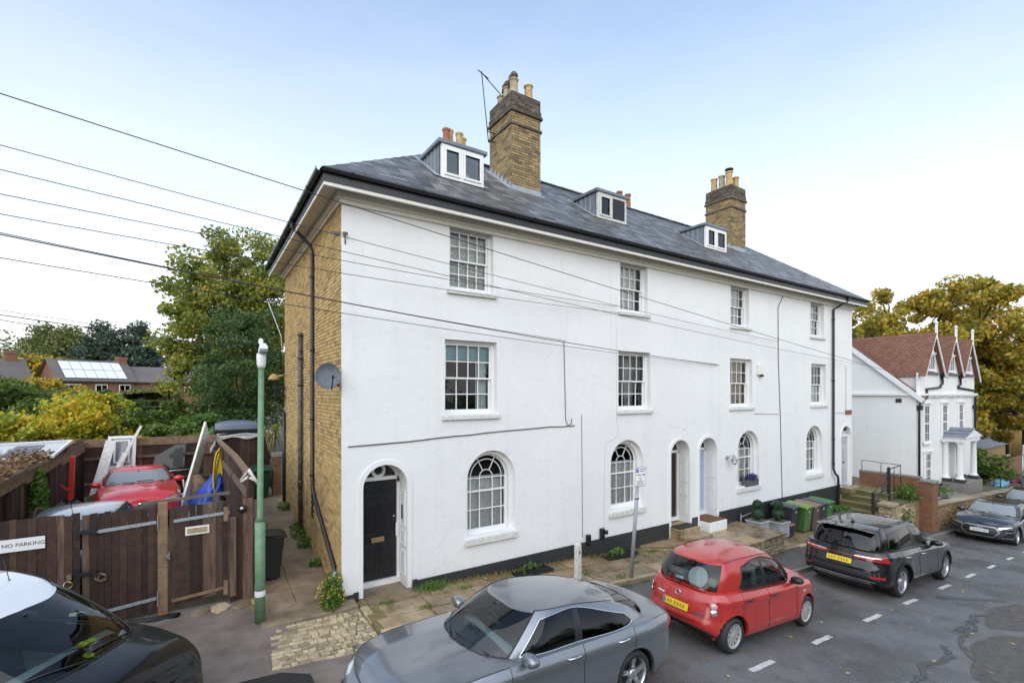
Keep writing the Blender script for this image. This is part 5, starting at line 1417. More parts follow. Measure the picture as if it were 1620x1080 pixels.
def wheel(S,root,c,side):
    R = S['rw'];rim = S['rim'];wd = S.get('tw',.21);style = S['wstyle']
    hub = bpy.data.objects.new('wheel',None)
    m_ = MB();pr = [(rim*.98,-.006),(rim+.02,.004),((R+rim)/2,.012),(R-.03,.004),(R-.008,-.018),(R,-.05),(R,-wd+.05),(R-.008,-wd+.018),(R-.03,-wd),(rim,-wd)]
    m_.lathe([(r_,z) for r_,z in pr],40,(0,0,0),'y',caps=False)
    def put(mb): mb.v = [(c[0]+x_,c[1]+y_*side,c[2]+z_) for x_,y_,z_ in mb.v];return mb
    ty = put(m_).build('wheel',W_['tyre'],root,local=True)
    m_ = MB();m_.lathe([(rim*.99,-.002),(rim*.95,-.012),(rim*.93,-.05),(rim*.9,-.14)],40,(0,0,0),'y',caps=False);m_.lathe([(rim*.92,-.1),(.001,-.1)],24,(0,0,0),'y',mi=1,caps=False)
    n,kind = style
    rimc,dark = S.get('rimm',(W_['alloy'],W_['alloydark']))
    def spoke(a0,r0,r1,w0,w1,d0=-.035,d1=-.012,mi=0):
        ca,sa = math.cos(a0),math.sin(a0);q = []
        for (r_,w_,d) in ((r0,w0,d0),(r1,w1,d1)):
            for sgn in (-1,1): q.append((r_*ca - sgn*w_*sa,d,r_*sa + sgn*w_*ca))
        back = [(x_,y_-.03,z_) for x_,y_,z_ in q]
        m_.add(q+back,[(0,1,3,2),(4,6,7,5),(0,2,6,4),(1,5,7,3),(2,3,7,6)],mi)
    for i in range(n):
        a = 2*PI*i/n + .3
        if kind == 'twin': spoke(a-.10,.07,rim*.95,.020,.014);spoke(a+.10,.07,rim*.95,.020,.014);spoke(a,.05,rim*.45,.04,.03)
        elif kind == 'split': spoke(a,.05,rim*.55,.03,.035);spoke(a-.12,rim*.5,rim*.96,.022,.014);spoke(a+.16,rim*.5,rim*.96,.022,.02);
        elif kind == 'cap': spoke(a,.06,rim*.93,.022,.034,-.02,-.012)
        else: spoke(a,.05,rim*.95,.03,.02)
    if kind == 'cap': m_.lathe([(rim*.99,.0),(rim*.86,-.008),(rim*.82,-.02)],40,(0,0,0),'y',caps=False)
    m_.lathe([(.075,-.07),(.07,-.022),(.04,-.016),(.001,-.015)],20,(0,0,0),'y',caps=False)
    put(m_).build('rim',[rimc,dark],ty,local=True)
def spatch(C_,corners,name,m,parent,off=.006,n=8,side=1,th=None):
    """patch on the lower body: corners (s, z) x4, bilinear; both s in metres along the outline"""
    mb = MB()
    def fn(u,v):
        a = [lerp(lerp(corners[0][k],corners[1][k],u),lerp(corners[3][k],corners[2][k],u),v) for k in (0,1)]
        p = C_.surf(a[0],C_.h_of(a[0],a[1]),off);return (p.x,p.y*side,p.z)
    mb.grid(fn,n,n)
    def edge(fe):
        P = [fe(i/n) for i in range(n+1)]
        for a,b_ in zip(P,P[1:]):
            pa = C_.surf(a[0],C_.h_of(a[0],a[1]),off);pb = C_.surf(b_[0],C_.h_of(b_[0],b_[1]),off)
            qa = C_.surf(a[0],C_.h_of(a[0],a[1]),-.01);qb = C_.surf(b_[0],C_.h_of(b_[0],b_[1]),-.01)
            mb.add([(p.x,p.y*side,p.z) for p in (pa,pb,qb,qa)],[(0,1,2,3)])
    for k in range(4):
        a,b_ = corners[k],corners[(k+1) % 4];edge(lambda t,a=a,b_=b_: (lerp(a[0],b_[0],t),lerp(a[1],b_[1],t)))
    return mb.build(name,m,parent,local=True)
def rpatch(C_,y0,y1,z0,z1,name,m,parent,rear=True,off=.006,n=10,prof=None):
    """patch across an end (symmetrical coordinates: y may be negative), z may be callables of t"""
    mb = MB()
    def P(y,z,o):
        s_ = C_.s_of_y(abs(y),rear);
        p = C_.surf(s_,C_.h_of(s_,z),o);return (p.x,y,p.z)
    fz0 = z0 if callable(z0) else (lambda t: z0);fz1 = z1 if callable(z1) else (lambda t: z1)
    mb.grid(lambda u,v: P(lerp(y0,y1,u),lerp(fz0(u),fz1(u),v),off),n,max(2,n//2))
    for f0,in ((fz0,),(fz1,)):
        pts = [(lerp(y0,y1,i/n),f0(i/n)) for i in range(n+1)]
        for a,b_ in zip(pts,pts[1:]): mb.add([P(a[0],a[1],off),P(b_[0],b_[1],off),P(b_[0],b_[1],-.01),P(a[0],a[1],-.01)],[(0,1,2,3)])
    for u in (0,1):
        yy = lerp(y0,y1,u);mb.add([P(yy,fz0(u),off),P(yy,fz1(u),off),P(yy,fz1(u),-.01),P(yy,fz0(u),-.01)],[(0,1,2,3)])
    return mb.build(name,m,parent,local=True)
def plate(C_,root,z,rear=True,w=.52,h=.112,m='plateY',band=True,off=.012):
    s_ = C_.TL if rear else 0;p = C_.surf(s_,C_.h_of(s_,z),off);q = C_.surf(s_,C_.h_of(s_,z+.06),off)
    d = -1 if rear else 1;lean = (q.x-p.x)/.06
    mb = MB();x = lambda zz: p.x + (zz-z)*lean
    for mi,(a,b_,o_) in enumerate([(-w/2,w/2,0)]):
        mb.add([(x(z-h/2),a,z-h/2),(x(z-h/2),b_,z-h/2),(x(z+h/2),b_,z+h/2),(x(z+h/2),a,z+h/2)] + [(x(zz)+d*.012,yy,zz) for yy,zz in ((a,z-h/2),(b_,z-h/2),(b_,z+h/2),(a,z+h/2))],
               [(4,5,6,7),(0,1,5,4),(1,2,6,5),(2,3,7,6),(3,0,4,7)])
    pl = mb.build('number_plate',W_[m],root,local=True)
    mb = MB();e = .0135*d
    for i in range(7):
        yy = (-.19 + .058*i + (.03 if i > 3 else 0))*(1 if rear else 1)
        for a,b_,c0,c1 in ((0,.036,-.030,.030),):
            mb.add([(x(z+c0)+e,yy+a,z+c0),(x(z+c0)+e,yy+b_,z+c0),(x(z+c1)+e,yy+b_,z+c1),(x(z+c1)+e,yy+a,z+c1)],[(0,1,2,3)])
    mb.build('plate_print',W_['plateblur' if m == 'plateY' else 'grey'],pl,local=True)['kind'] = 'stuff'
    if band:
        mb = MB();ya,yb = (w/2-.045,w/2-.003) if rear else (-w/2+.003,-w/2+.045)
        mb.add([(x(z-h/2)+e,ya,z-h/2+.003),(x(z-h/2)+e,yb,z-h/2+.003),(x(z+h/2)+e,yb,z+h/2-.003),(x(z+h/2)+e,ya,z+h/2-.003)],[(0,1,2,3)]);mb.build('plate_band',W_['plateB'],pl,local=True)
    return pl
def parked(name,label,xc,yc,heading,group='cars parked along the road'):
    """root Empty standing on the road, nosing along the slope"""
    r_ = thing(name,label,'car',(xc,yc,zroad(xc)),0,group)
    sl = (zroad(xc+1.2)-zroad(xc-1.2))/2.4
    r_.rotation_euler = (0,math.atan(-sl)*(1 if math.cos(heading) > 0 else -1),heading);return r_
# ---------------------------------------------------------------- the parked cars
INS = dict(ins_side=[(0,.07),(.1,.02),(.3,0),(.5,.012),(.7,.022),(.82,.010),(.88,.02),(1,.075)],
           ins_front=[(0,.10),(.15,.03),(.35,0),(.6,.01),(.85,.05),(1,.15)],
           ins_rear=[(0,.10),(.15,.02),(.4,0),(.6,.01),(.8,.03),(.92,.05),(1,.08)])
ND = dict(ws=2,s0=3,pillars=[(3.93,4.07)],s1=5,rw=6)
W_['p_grey'] = carpaint('selenite_grey_paint',(.25,.265,.285),metal=.75,drops=.55)
W_['p_red'] = carpaint('red_car_paint',(.42,.018,.014),drops=.3)
W_['p_black'] = carpaint('black_car_paint',(.004,.004,.005))
W_['p_black'].node_tree.nodes['Principled BSDF'].inputs['Specular IOR Level'].default_value = .15
W_['p_dgrey'] = carpaint('dark_grey_car_paint',(.045,.052,.065),metal=.6,drops=.4)
W_['p_red2'] = carpaint('bright_red_car_paint',(.60,.018,.022),drops=.15)
W_['p_white'] = carpaint('white_car_paint',(.66,.68,.70))
W_['p_silver'] = carpaint('pale_silver_blue_paint',(.20,.235,.29),metal=.4,drops=.2)
W_['p_bonnet'] = carpaint('black_bonnet_paint',(.006,.006,.007),drops=.3)
W_['p_bonnet'].node_tree.nodes['Principled BSDF'].inputs['Specular IOR Level'].default_value = .1
W_['p_bonnet'].node_tree.nodes['Principled BSDF'].inputs['Coat Weight'].default_value = .6
S = dict(INS,L=4.93,W=1.85,H=1.46,xf=1.60,xr=-1.34,rw=.335,rim=.245,wstyle=(5,'twin'),paint=W_['p_grey'],
  plan=[(2.44,0),(2.42,.35),(2.33,.62),(2.15,.80),(1.85,.885),(1.2,.915),(0,.925),(-1.2,.92),(-1.9,.885),(-2.25,.78),(-2.42,.55),(-2.48,.25),(-2.49,0)],
  shoulder=[(-2.49,.985),(-2.2,1.03),(-1.6,1.03),(-1,1.0),(0,.965),(.8,.93),(1.2,.90),(1.8,.83),(2.2,.74),(2.44,.66)],
  sill=[(-2.49,.36),(-2.2,.26),(-1.8,.2),(1.8,.18),(2.44,.22)],crown=[(-2.49,.03),(-2.2,.05),(-1.5,.06),(1.2,.08),(2,.08),(2.44,.03)],
  dome=[(.42,.10,.020),(.0,.16,-.006)],
  ws=[(1.12,0),(1.05,.40),(.72,.70)],belt=[(.60,.745),(-.33,.80),(-1.42,.765)],rwb=[(-1.95,0),(-1.9,.40),(-1.70,.66)],
  rooft=[(.42,0),(.38,.34),(.22,.53),(.10,.57),(-.38,.585),(-.98,.56),(-1.18,.52),(-1.30,.33),(-1.34,0)],
  roofz=[(-1.4,1.29),(-1.0,1.385),(-.5,1.445),(-.1,1.46),(.2,1.445),(.45,1.395)],roofc=-.4,nodes=dict(ND,pillars=[(3.93,4.07),(4.78,4.81)]),
  doors=[(.78,-.36),(-.36,-1.32)],handle_x=(-.18,-1.08),handle_m=W_['chrome'],handle_d=.10,dlo=W_['chrome'],dlo_r=.010,dlo_shape=(.14,.52),mirror=(.56,1.02),sedan=True,
  sideglass=[W_['cglass'],W_['cglassdark'],W_['cglassdark'],W_['cglassdark']],rwglass=W_['cglassdark'],rw_t=(.06,.93),dashm=W_['dash_reflect'])
g1 = parked('grey_saloon','wet dark grey saloon car parked nearest, nose to the left by the cobbles',3.72,5.52,PI)
g1.scale = (.975,1,.945);CA = build_car(S,g1)
for side in (1,-1):
    TL = CA.TL
    spatch(CA,[(TL-.62,.78),(TL-1.02,.84),(TL-.98,.96),(TL-.50,.92)],'tail_light',W_['redlens'],g1,side=side)
    spatch(CA,[(.42,.55),(.85,.60),(.80,.74),(.40,.64)],'headlight',W_['lampsilver'],g1,side=side)
plate(CA,g1,.62);rpatch(CA,-.45,.45,.34,.56,'grille',W_['trim'],g1,rear=False)
mb = MB();mb.box(.35,.55,-.16,-.02,.985,.99);
m_ = MB();p = CA.G(16,.55);q = CA.G(18,.55)
mb = MB();a,b_,c,d = CA.G(14.5,.62),CA.G(16.5,.62),CA.G(16.5,.78),CA.G(14.5,.78)
mb.add([(v.x-.012,-v.y,v.z-.006) for v in (a,b_,c,d)],[(0,1,2,3)])
a,b_,c,d = CA.G(9,.05),CA.G(16,.06),CA.G(16,.22),CA.G(9,.20)
tag(mb.build('parking_permit',W_['paper'],g1,local=True))
S = dict(INS,L=3.72,W=1.66,H=1.54,xf=1.15,xr=-1.28,rw=.295,rim=.205,tw=.17,wstyle=(10,'cap'),paint=W_['p_red'],rimm=(W_['hubcap'],W_['trim']),
  plan=[(1.85,0),(1.83,.3),(1.72,.58),(1.5,.75),(1.1,.815),(0,.83),(-1.0,.825),(-1.5,.77),(-1.73,.62),(-1.84,.32),(-1.86,0)],
  shoulder=[(-1.86,.93),(-1.6,.965),(-1.2,.965),(0,.93),(.9,.92),(1.3,.88),(1.6,.80),(1.85,.66)],
  sill=[(-1.86,.36),(-1.6,.24),(-1.2,.2),(1.4,.18),(1.85,.24)],crown=[(-1.86,.03),(-1,.04),(.9,.10),(1.5,.10),(1.85,.03)],
  ws=[(1.12,0),(1.04,.38),(.72,.62)],belt=[(.62,.675),(-.28,.71),(-1.16,.665)],rwb=[(-1.72,0),(-1.68,.38),(-1.53,.585)],
  rooft=[(.40,0),(.34,.32),(.16,.50),(.06,.54),(-.32,.56),(-.92,.535),(-1.27,.50),(-1.42,.32),(-1.47,0)],
  roofz=[(-1.5,1.41),(-1.2,1.48),(-.6,1.53),(-.2,1.54),(.1,1.51),(.42,1.43)],roofc=-.3,nodes=dict(ND,s1=4.85),bulge=.05,
  ins_rear=[(0,.08),(.12,.01),(.25,0),(.40,.03),(.6,.055),(.8,.085),(1,.13)],
  doors=[(.70,-.26),(-.26,-1.06)],handle_x=(-.10,-.90),handle_m=W_['trim'],handle_d=.11,mirror=(.60,.99),mirrorpaint=W_['trim'],mscale=.9,
  sideglass=[W_['cglassclear']]*3,rwglass=W_['cglassclear'],rw_t=(.03,.93),dlo_r=.010,seatm=W_['seatgrey'])
g2 = parked('red_hatchback','small red hatchback parked in the middle of the row by the stone slabs',8.83,5.52,0)
CB = build_car(S,g2);TL = CB.TL
for side in (1,-1):
    spatch(CB,[(TL-.56,.60),(TL-.86,.56),(TL-.84,.86),(TL-.60,.90)],'tail_light',W_['redlens'],g2,side=side,off=.008)
    for zz,mt in ((.79,'pinklens'),(.69,'lampsilver')):
        c0 = CB.surf(TL-.71,CB.h_of(TL-.71,zz),.016);mb = MB();nrm = CB.at(TL-.71)[1]
        Mf = frameM((c0.x,c0.y*side,c0.z),(-nrm.y,nrm.x*side,0) if side > 0 else (nrm.y,nrm.x*-side*1,0),(0,0,1));mb.lathe([(.06,-.012),(.056,.0),(.001,.006)],18)
        n3 = Vector((nrm.x,nrm.y*side,.12)).normalized();ex = n3.cross(Vector((0,0,1))).normalized();Mf = Matrix((ex,n3.cross(ex),n3)).transposed().to_4x4();Mf.translation = (c0.x,c0.y*side,c0.z)
        place_mb(mb,Mf).build('lamp_disc',W_[mt],g2,local=True)
    spatch(CB,[(.45,.60),(.80,.66),(.92,.82),(.55,.72)],'headlight',W_['lampsilver'],g2,side=side)
plate(CB,g2,.66,off=.016)
rpatch(CB,-.40,.40,.595,.60,'plate_recess',W_['trim'],g2,off=.004)
c0 = CB.surf(TL,CB.h_of(TL,.85),.012)
mb = MB();Mb = frameM(c0,(0,-1,0),(.2,0,1));ring = [tuple(Mb @ Vector((.048*math.cos(2*PI*i/20),.042*math.sin(2*PI*i/20),0))) for i in range(21)]
mb.tube(ring,.008,6,caps=False);mb.beam(tuple(Mb @ Vector((-.055,0,.004))),tuple(Mb @ Vector((.055,0,.004))),.016,.012,up=(1,0,0));mb.build('badge',W_['chrome'],g2,local=True)
rpatch(CB,.28,.44,.745,.775,'nameplate',W_['chrome'],g2,n=6,off=.007);rpatch(CB,-.52,-.36,.60,.635,'nameplate',W_['chrome'],g2,n=6,off=.007)
rpatch(CB,-.62,.62,.475,.487,'bumper_gap',W_['trim'],g2,off=.002,n=16)
mb = MB()
Mr = frameM((-1.50,-.20,1.13),(0,-1,0),(.42,0,1));mb.lathe([(.001,0),(.19,0),(.19,.006)],28,sx=1.0,sy=.95);place_mb(mb,Mr)
mb.build('sun_shade',pmat('grey_mesh_shade',(.50,.52,.53),.7,var=.3,vs=30),g2,local=True)
mb = MB();Mr = frameM((-1.585,.12,1.045),(0,-1,0),(.42,0,1));mb.box(-.08,.08,-.022,.022,0,.002);place_mb(mb,Mr);mb.build('window_sticker',W_['paper'],g2,local=True)
mb = MB();a = CB.G(80,.02);mb.tube([(a.x-.02,.02,a.z+.03),(a.x+.05,.25,a.z+.10),(a.x+.10,.42,a.z+.16)],.010,6);mb.lathe([(.03,0),(.03,.03)],10,(a.x-.02,.02,a.z+.0));mb.build('rear_wiper',W_['trim'],g2,local=True)
for side in (-1,1):
    spatch(CB,[(CB.s_of_x(.98)-.02,.72),(CB.s_of_x(.98)+.02,.72),(CB.s_of_x(.98)+.02,.75),(CB.s_of_x(.98)-.02,.75)],'side_repeater',W_['paper'],g2,side=side,n=3,off=.01)
S = dict(INS,L=4.76,W=1.88,H=1.68,xf=1.44,xr=-1.35,rw=.37,rim=.265,tw=.24,wstyle=(5,'split'),paint=W_['p_black'],blackarch=True,rimm=(W_['alloy'],W_['trim']),
  plan=[(2.37,0),(2.34,.4),(2.24,.68),(2.0,.86),(1.6,.925),(0,.94),(-1.7,.93),(-2.12,.87),(-2.3,.68),(-2.37,.35),(-2.385,0)],
  shoulder=[(-2.39,1.07),(-2.0,1.10),(-1,1.09),(0,1.07),(.9,1.05),(1.5,1.02),(2.0,.95),(2.37,.82)],
  sill=[(-2.39,.42),(-2.1,.32),(-1.7,.3),(1.8,.28),(2.37,.32)],crown=[(-2.39,.02),(-1,.04),(.9,.08),(1.8,.08),(2.37,.03)],
  ws=[(1.05,0),(.98,.42),(.66,.72)],belt=[(.56,.775),(-.42,.81),(-1.78,.775)],rwb=[(-2.27,0),(-2.23,.42),(-2.09,.69)],
  rooft=[(.35,0),(.30,.38),(.12,.58),(.02,.625),(-.48,.645),(-1.66,.61),(-1.94,.57),(-2.03,.36),(-2.06,0)],
  roofz=[(-2.1,1.58),(-1.7,1.64),(-.8,1.685),(-.3,1.685),(.1,1.65),(.4,1.58)],roofc=-.7,nodes=dict(ND,pillars=[(3.93,4.07),(4.62,4.66)]),
  ins_rear=[(0,.12),(.12,.02),(.3,0),(.45,.01),(.6,.05),(.8,.075),(1,.10)],skirt=.10,
  doors=[(.74,-.42),(-.42,-1.42)],handle_x=(-.22,-1.2),handle_m=W_['chrome'],handle_d=.13,mirror=(.52,1.13),dlo=W_['p_black'],
  sideglass=[W_['cglassclear'],W_['cglassdark'],W_['cglassdark']],rwglass=W_['cglassdark'],rw_t=(.06,.88))
g3 = parked('black_suv','shiny black SUV parked beyond the red hatchback with yellow rear plate',15.5,5.42,0)
g3.scale = (1.07,1.03,.985);CC = build_car(S,g3);TL = CC.TL
for side in (1,-1):
    spatch(CC,[(TL-.30,.90),(TL-1.10,.88),(TL-.96,1.02),(TL-.30,.965)],'tail_light',W_['redlens'],g3,side=side,off=.008)
    spatch(CC,[(TL-.30,.945),(TL-.86,.955),(TL-.86,.985),(TL-.30,.962)],'tail_light_strip',W_['lampsilver'],g3,side=side,off=.012)
    spatch(CC,[(TL-.62,.50),(TL-.92,.50),(TL-.92,.56),(TL-.62,.55)],'reflector',W_['redlens'],g3,side=side,off=.008)
rpatch(CC,-.31,.31,.925,.955,'light_bar',W_['redstrip'],g3,off=.007);rpatch(CC,-.70,.70,.385,.41,'bumper_chrome',W_['chrome'],g3,off=.012,n=18)
rpatch(CC,-.60,.60,.345,.36,'bumper_chrome',W_['chrome'],g3,off=.012,n=18)
rpatch(CC,-.78,.78,.43,.64,'rear_bumper',W_['plastic'],g3,off=.004,n=18)
plate(CC,g3,.80,off=.014,band=False)
mb = MB()
for side in (1,-1): pass
for side in (1,-1):
    mb = MB();pts = [CC.G(lerp(28,54,i/12),1.0) for i in range(13)]
    mb.tube([(p.x,(p.y-.03)*side,p.z+.045*(0 if k in (0,12) else 1)) for k,p in enumerate(pts)],.013,6);mb.build('roof_rail',W_['black'],g3,local=True)
mb = MB();mb.grid(lambda u,v: (-2.03-.22*v+.06*abs(u-.5)*2*v,lerp(-.60,.60,u),1.60-.015*v - .03*(abs(u-.5)*2)**2),12,3);mb.grid(lambda u,v: (-2.03-.22*v+.06*abs(u-.5)*2*v,lerp(-.60,.60,u),1.565-.015*v*0 - .03*(abs(u-.5)*2)**2),12,3)
mb.build('rear_spoiler',W_['p_black'],g3,local=True)
mb = MB();mb.lathe([(.04,0),(.03,.02),(.012,.05)],10,(-1.7,0,1.645),sx=1.6);mb.tube([(-1.7,0,1.67),(-1.78,0,1.75)],.008,6);mb.build('roof_aerial',W_['black'],g3,local=True)
def front_car(name,label,xc,yc,paint,dz=0,H=1.43,suv=False):
    k = H/1.43
    S = dict(INS,L=4.36,W=1.82,H=H,xf=1.32,xr=-1.31,rw=.325*(1.1 if suv else 1),rim=.24,wstyle=(5,'twin'),paint=paint,
      plan=[(2.17,0),(2.15,.35),(2.07,.62),(1.88,.82),(1.5,.895),(0,.91),(-1.6,.89),(-1.98,.78),(-2.14,.5),(-2.2,0)],
      shoulder=[(-2.2,.96*k),(-1.6,1.0*k),(0,.95*k),(.8,.93*k),(1.3,.89*k),(1.8,.81*k),(2.17,.70*k)],
      sill=[(-2.2,.34),(-1.8,.22),(1.6,.17),(2.17,.18)],crown=[(-2.2,.02),(-1,.04),(.9,.09),(1.8,.08),(2.17,.03)],
      ws=[(1.02,0),(.95,.40),(.64,.70)],belt=[(.54,.745),(-.36,.79),(-1.35,.75)],rwb=[(-2.02,0),(-1.98,.4),(-1.82,.64)],
      rooft=[(.30,0),(.25,.35),(.08,.54),(-.02,.58),(-.42,.60),(-1.2,.57),(-1.55,.53),(-1.68,.33),(-1.72,0)],
      roofz=[(-1.75,1.30*k),(-1.3,1.37*k),(-.6,1.43*k),(-.2,1.43*k),(.1,1.40*k),(.35,1.34*k)],roofc=-.5,nodes=ND,
      doors=[(.70,-.38),(-.38,-1.25)],handle_x=(-.2,-1.1),handle_m=paint,mirror=(.48,1.0*k),sideglass=[W_['cglass']]*3,rwglass=W_['cglassdark'],wsglass=W_['cglassmist'],dashm=W_['dash_reflect'],seatm=W_['seatgrey'])
    g = parked(name,label,xc,yc,PI);C = build_car(S,g)
    for side in (1,-1):
        spatch(C,[(.50,.57*k),(.98,.60*k),(1.02,.72*k),(.52,.645*k)],'headlight',W_['lampsilver'],g,side=side,off=.006)
        spatch(C,[(.62,.575*k),(.95,.60*k),(.95,.615*k),(.62,.59*k)],'light_strip',W_['trim'],g,side=side,off=.012)
        spatch(C,[(.62,.28),(.98,.30),(1.02,.50),(.74,.46)],'air_intake',W_['trim'],g,side=side,off=.004)
        spatch(C,[(.60,.265),(1.0,.28),(1.0,.305),(.60,.285)],'intake_trim',W_['alloy'],g,side=side,off=.012)
        spatch(C,[(.70,.47),(1.04,.51),(1.04,.53),(.70,.49)],'intake_trim',W_['alloy'],g,side=side,off=.012)
    zt = lambda t: .62*k - .19*k*max(0,abs(t-.5)*2-.78)/.22*.9;zb = lambda t: .27 + .19*max(0,abs(t-.5)*2-.68)/.32
    rpatch(C,-.52,.52,zb,zt,'grille',W_['trim'],g,rear=False,off=.008,n=24)
    zt2 = lambda t: zt(t)+.02;rpatch(C,-.54,.54,lambda t: zt(t)-.004,zt2,'grille_surround',W_['alloy'],g,rear=False,off=.014,n=24)
    rpatch(C,-.54,.54,lambda t: zb(t)-.02,lambda t: zb(t)+.004,'grille_surround',W_['alloy'],g,rear=False,off=.014,n=24)
    plate(C,g,.47*k,rear=False,m='plateW',band=False,off=.022)
    if not suv:
        for i in range(4):
            p = C.surf(0,C.h_of(0,.585*k),.018);mb = MB();yy = (i-1.5)*.062
            mb.tube([(p.x,yy+.042*math.cos(2*PI*j/16),p.z+.042*math.sin(2*PI*j/16)) for j in range(17)],.006,5,caps=False);mb.build('badge_ring',W_['chrome'],g,local=True)
    return g
front_car('dark_grey_hatchback','dark grey hatchback facing the camera with a wide black grille',27.0,5.55,W_['p_dgrey'])
front_car('dark_estate_car','dark estate car parked behind the grey hatchback, cut by the right edge',33.2,5.65,W_['p_dgrey'],H=1.62,suv=True)
S = dict(INS,mirrors=(-1,),doorpaint=W_['p_white'],pillarpaint=W_['p_white'],roofpaint=W_['p_white'],L=4.1,W=1.80,H=1.66,xf=1.28,xr=-1.35,rw=.33,rim=.24,wstyle=(5,'twin'),paint=W_['p_bonnet'],hoodpaint=W_['p_bonnet'],hoodlabel='wet black bonnet',
  plan=[(1.98,0),(1.95,.35),(1.85,.62),(1.65,.80),(1.3,.88),(0,.90),(-1.4,.89),(-1.85,.78),(-2.02,.5),(-2.08,0)],
  shoulder=[(-2.08,1.05),(-1.5,1.09),(0,1.07),(.8,1.06),(1.2,1.01),(1.6,.92),(1.98,.76)],
  sill=[(-2.08,.34),(-1.8,.24),(1.5,.2),(1.98,.22)],crown=[(-2.08,.02),(-1,.04),(.8,.07),(1.5,.08),(1.98,.03)],
  ws=[(1.10,0),(1.04,.42),(.80,.72)],belt=[(.68,.77),(-.36,.80),(-1.35,.77)],rwb=[(-1.92,0),(-1.88,.4),(-1.74,.66)],
  rooft=[(.12,0),(.07,.38),(-.12,.60),(-.22,.64),(-.6,.66),(-1.3,.64),(-1.6,.60),(-1.72,.36),(-1.75,0)],
  roofz=[(-1.8,1.70),(-1.3,1.79),(-.7,1.78),(-.3,1.71),(.15,1.58)],roofc=-.6,nodes=ND,
  doors=[(.78,-.36),(-.36,-1.3)],handle_x=(-.2,-1.1),mirror=(.62,1.13),sideglass=[W_['cglass']]*3,rwglass=W_['cglassdark'],wsglass=W_['cglassclear'],dashm=W_['dash_reflect'],seatm=W_['seat'])
g6 = thing('white_car','white car with black bonnet parked at the bottom left corner before the gates','car',(-1.80,7.46,-3.97),rad(-38),'cars parked along the road')
CD = build_car(S,g6)
mb = MB();mb.obox((-.46,.42,1.665),(.16,.05,.03),Euler((0,0,.0)).to_matrix());mb.tube([(-.46,.42,1.67),(-.47,.42,1.74)],[.022,.008],8);mb.tube([(-.47,.42,1.73),(-.55,.42,1.98)],.0045,6);mb.build('roof_aerial',W_['black'],g6,local=True)
W_['hiviz'] = pmat('yellow_hi_vis',(.55,.75,.03),.6)
for (x_,y_) in ((.72,.30),(.70,.22),(.98,.02)):
    mb = MB();mb.lathe([(.05,0),(.05,.03),(.02,.05)],7,(x_,y_,1.10),sx=1.3,sy=.8);mb.build('dash_cloth',W_['hiviz'],g6,local=True)
mb = MB();mb.lathe([(.07,0),(.09,.04),(.07,.1),(.03,.12)],12,(.93,.12,1.08),sy=1.4);mb.tube([(.8,.2,1.1),(.72,.1,1.13),(.55,-.1,1.12),(.40,-.35,1.1)],.006,5);mb.build('dash_gadget',W_['black'],g6,local=True)
mb = MB();a,b_,c,d = CD.G(10,.04),CD.G(14,.04),CD.G(14,.11),CD.G(10,.11);mb.add([(v.x-.01,v.y,v.z-.01) for v in (a,b_,c,d)],[(0,1,2,3)]);mb.build('screen_sticker',W_['paper'],g6,local=True)
S = dict(INS,L=4.13,W=1.81,H=1.30,xf=1.25,xr=-1.18,rw=.32,rim=.23,wstyle=(5,'twin'),paint=W_['p_red2'],
  plan=[(2.05,0),(2.03,.35),(1.94,.62),(1.74,.80),(1.35,.88),(0,.89),(-1.3,.89),(-1.8,.78),(-2.0,.5),(-2.08,0)],
  shoulder=[(-2.08,.92),(-1.4,.95),(0,.90),(.5,.89),(1.0,.85),(1.6,.78),(2.05,.66)],
  sill=[(-2.08,.34),(-1.8,.22),(1.6,.17),(2.05,.2)],crown=[(-2.08,.03),(-1,.04),(.6,.09),(1.6,.09),(2.05,.03)],dome=[(.5,.09,.022),(0,.1,.01)],
  ws=[(.72,0),(.64,.42),(.34,.70)],belt=[(.24,.74),(-.35,.78),(-.95,.74)],rwb=[(-1.40,0),(-1.35,.4),(-1.2,.62)],
  rooft=[(.05,0),(0,.36),(-.16,.54),(-.25,.575),(-.45,.585),(-.75,.56),(-.92,.52),(-1.02,.32),(-1.05,0)],
  roofz=[(-1.1,1.18),(-.7,1.29),(-.4,1.30),(-.1,1.27),(.1,1.22)],roofc=-.5,nodes=dict(ND,pillars=[(4.25,4.3)]),
  doors=[(.42,-.75)],handle_x=(-.5,),mirror=(.20,.94),sideglass=[W_['cglass']]*3,rwglass=W_['cglassdark'],wsglass=W_['cglassmist'],seats=[(-.35,.36),(-.35,-.36)],dashm=W_['dash_reflect'])
g7 = thing('red_roadster','bright red roadster parked in the cluttered yard behind the gates','car',(-1.45,17.0,-3.40),-PI/2+.10,'cars in the yard')
CE = build_car(S,g7)
for side in (1,-1):
    spatch(CE,[(.52,.57),(.95,.62),(1.02,.75),(.56,.68)],'headlight',W_['lampsilver'],g7,side=side,off=.006)
    spatch(CE,[(.50,.25),(.92,.28),(.92,.40),(.56,.40)],'air_intake',W_['trim'],g7,side=side,off=.004)
rpatch(CE,-.42,.42,.40,.60,'grille',W_['trim'],g7,rear=False,off=.008,n=16);rpatch(CE,-.46,.46,.49,.52,'grille_bar',W_['chrome'],g7,rear=False,off=.018,n=16)
mb = MB();p = CE.surf(0,CE.h_of(0,.62),.02);mb.lathe([(.001,.012),(.04,.01),(.045,0)],16,(0,0,0),'x');mb.v = [(p.x+x_,y_,z_+p.z) for x_,y_,z_ in mb.v];mb.build('badge',W_['chrome'],g7,local=True)
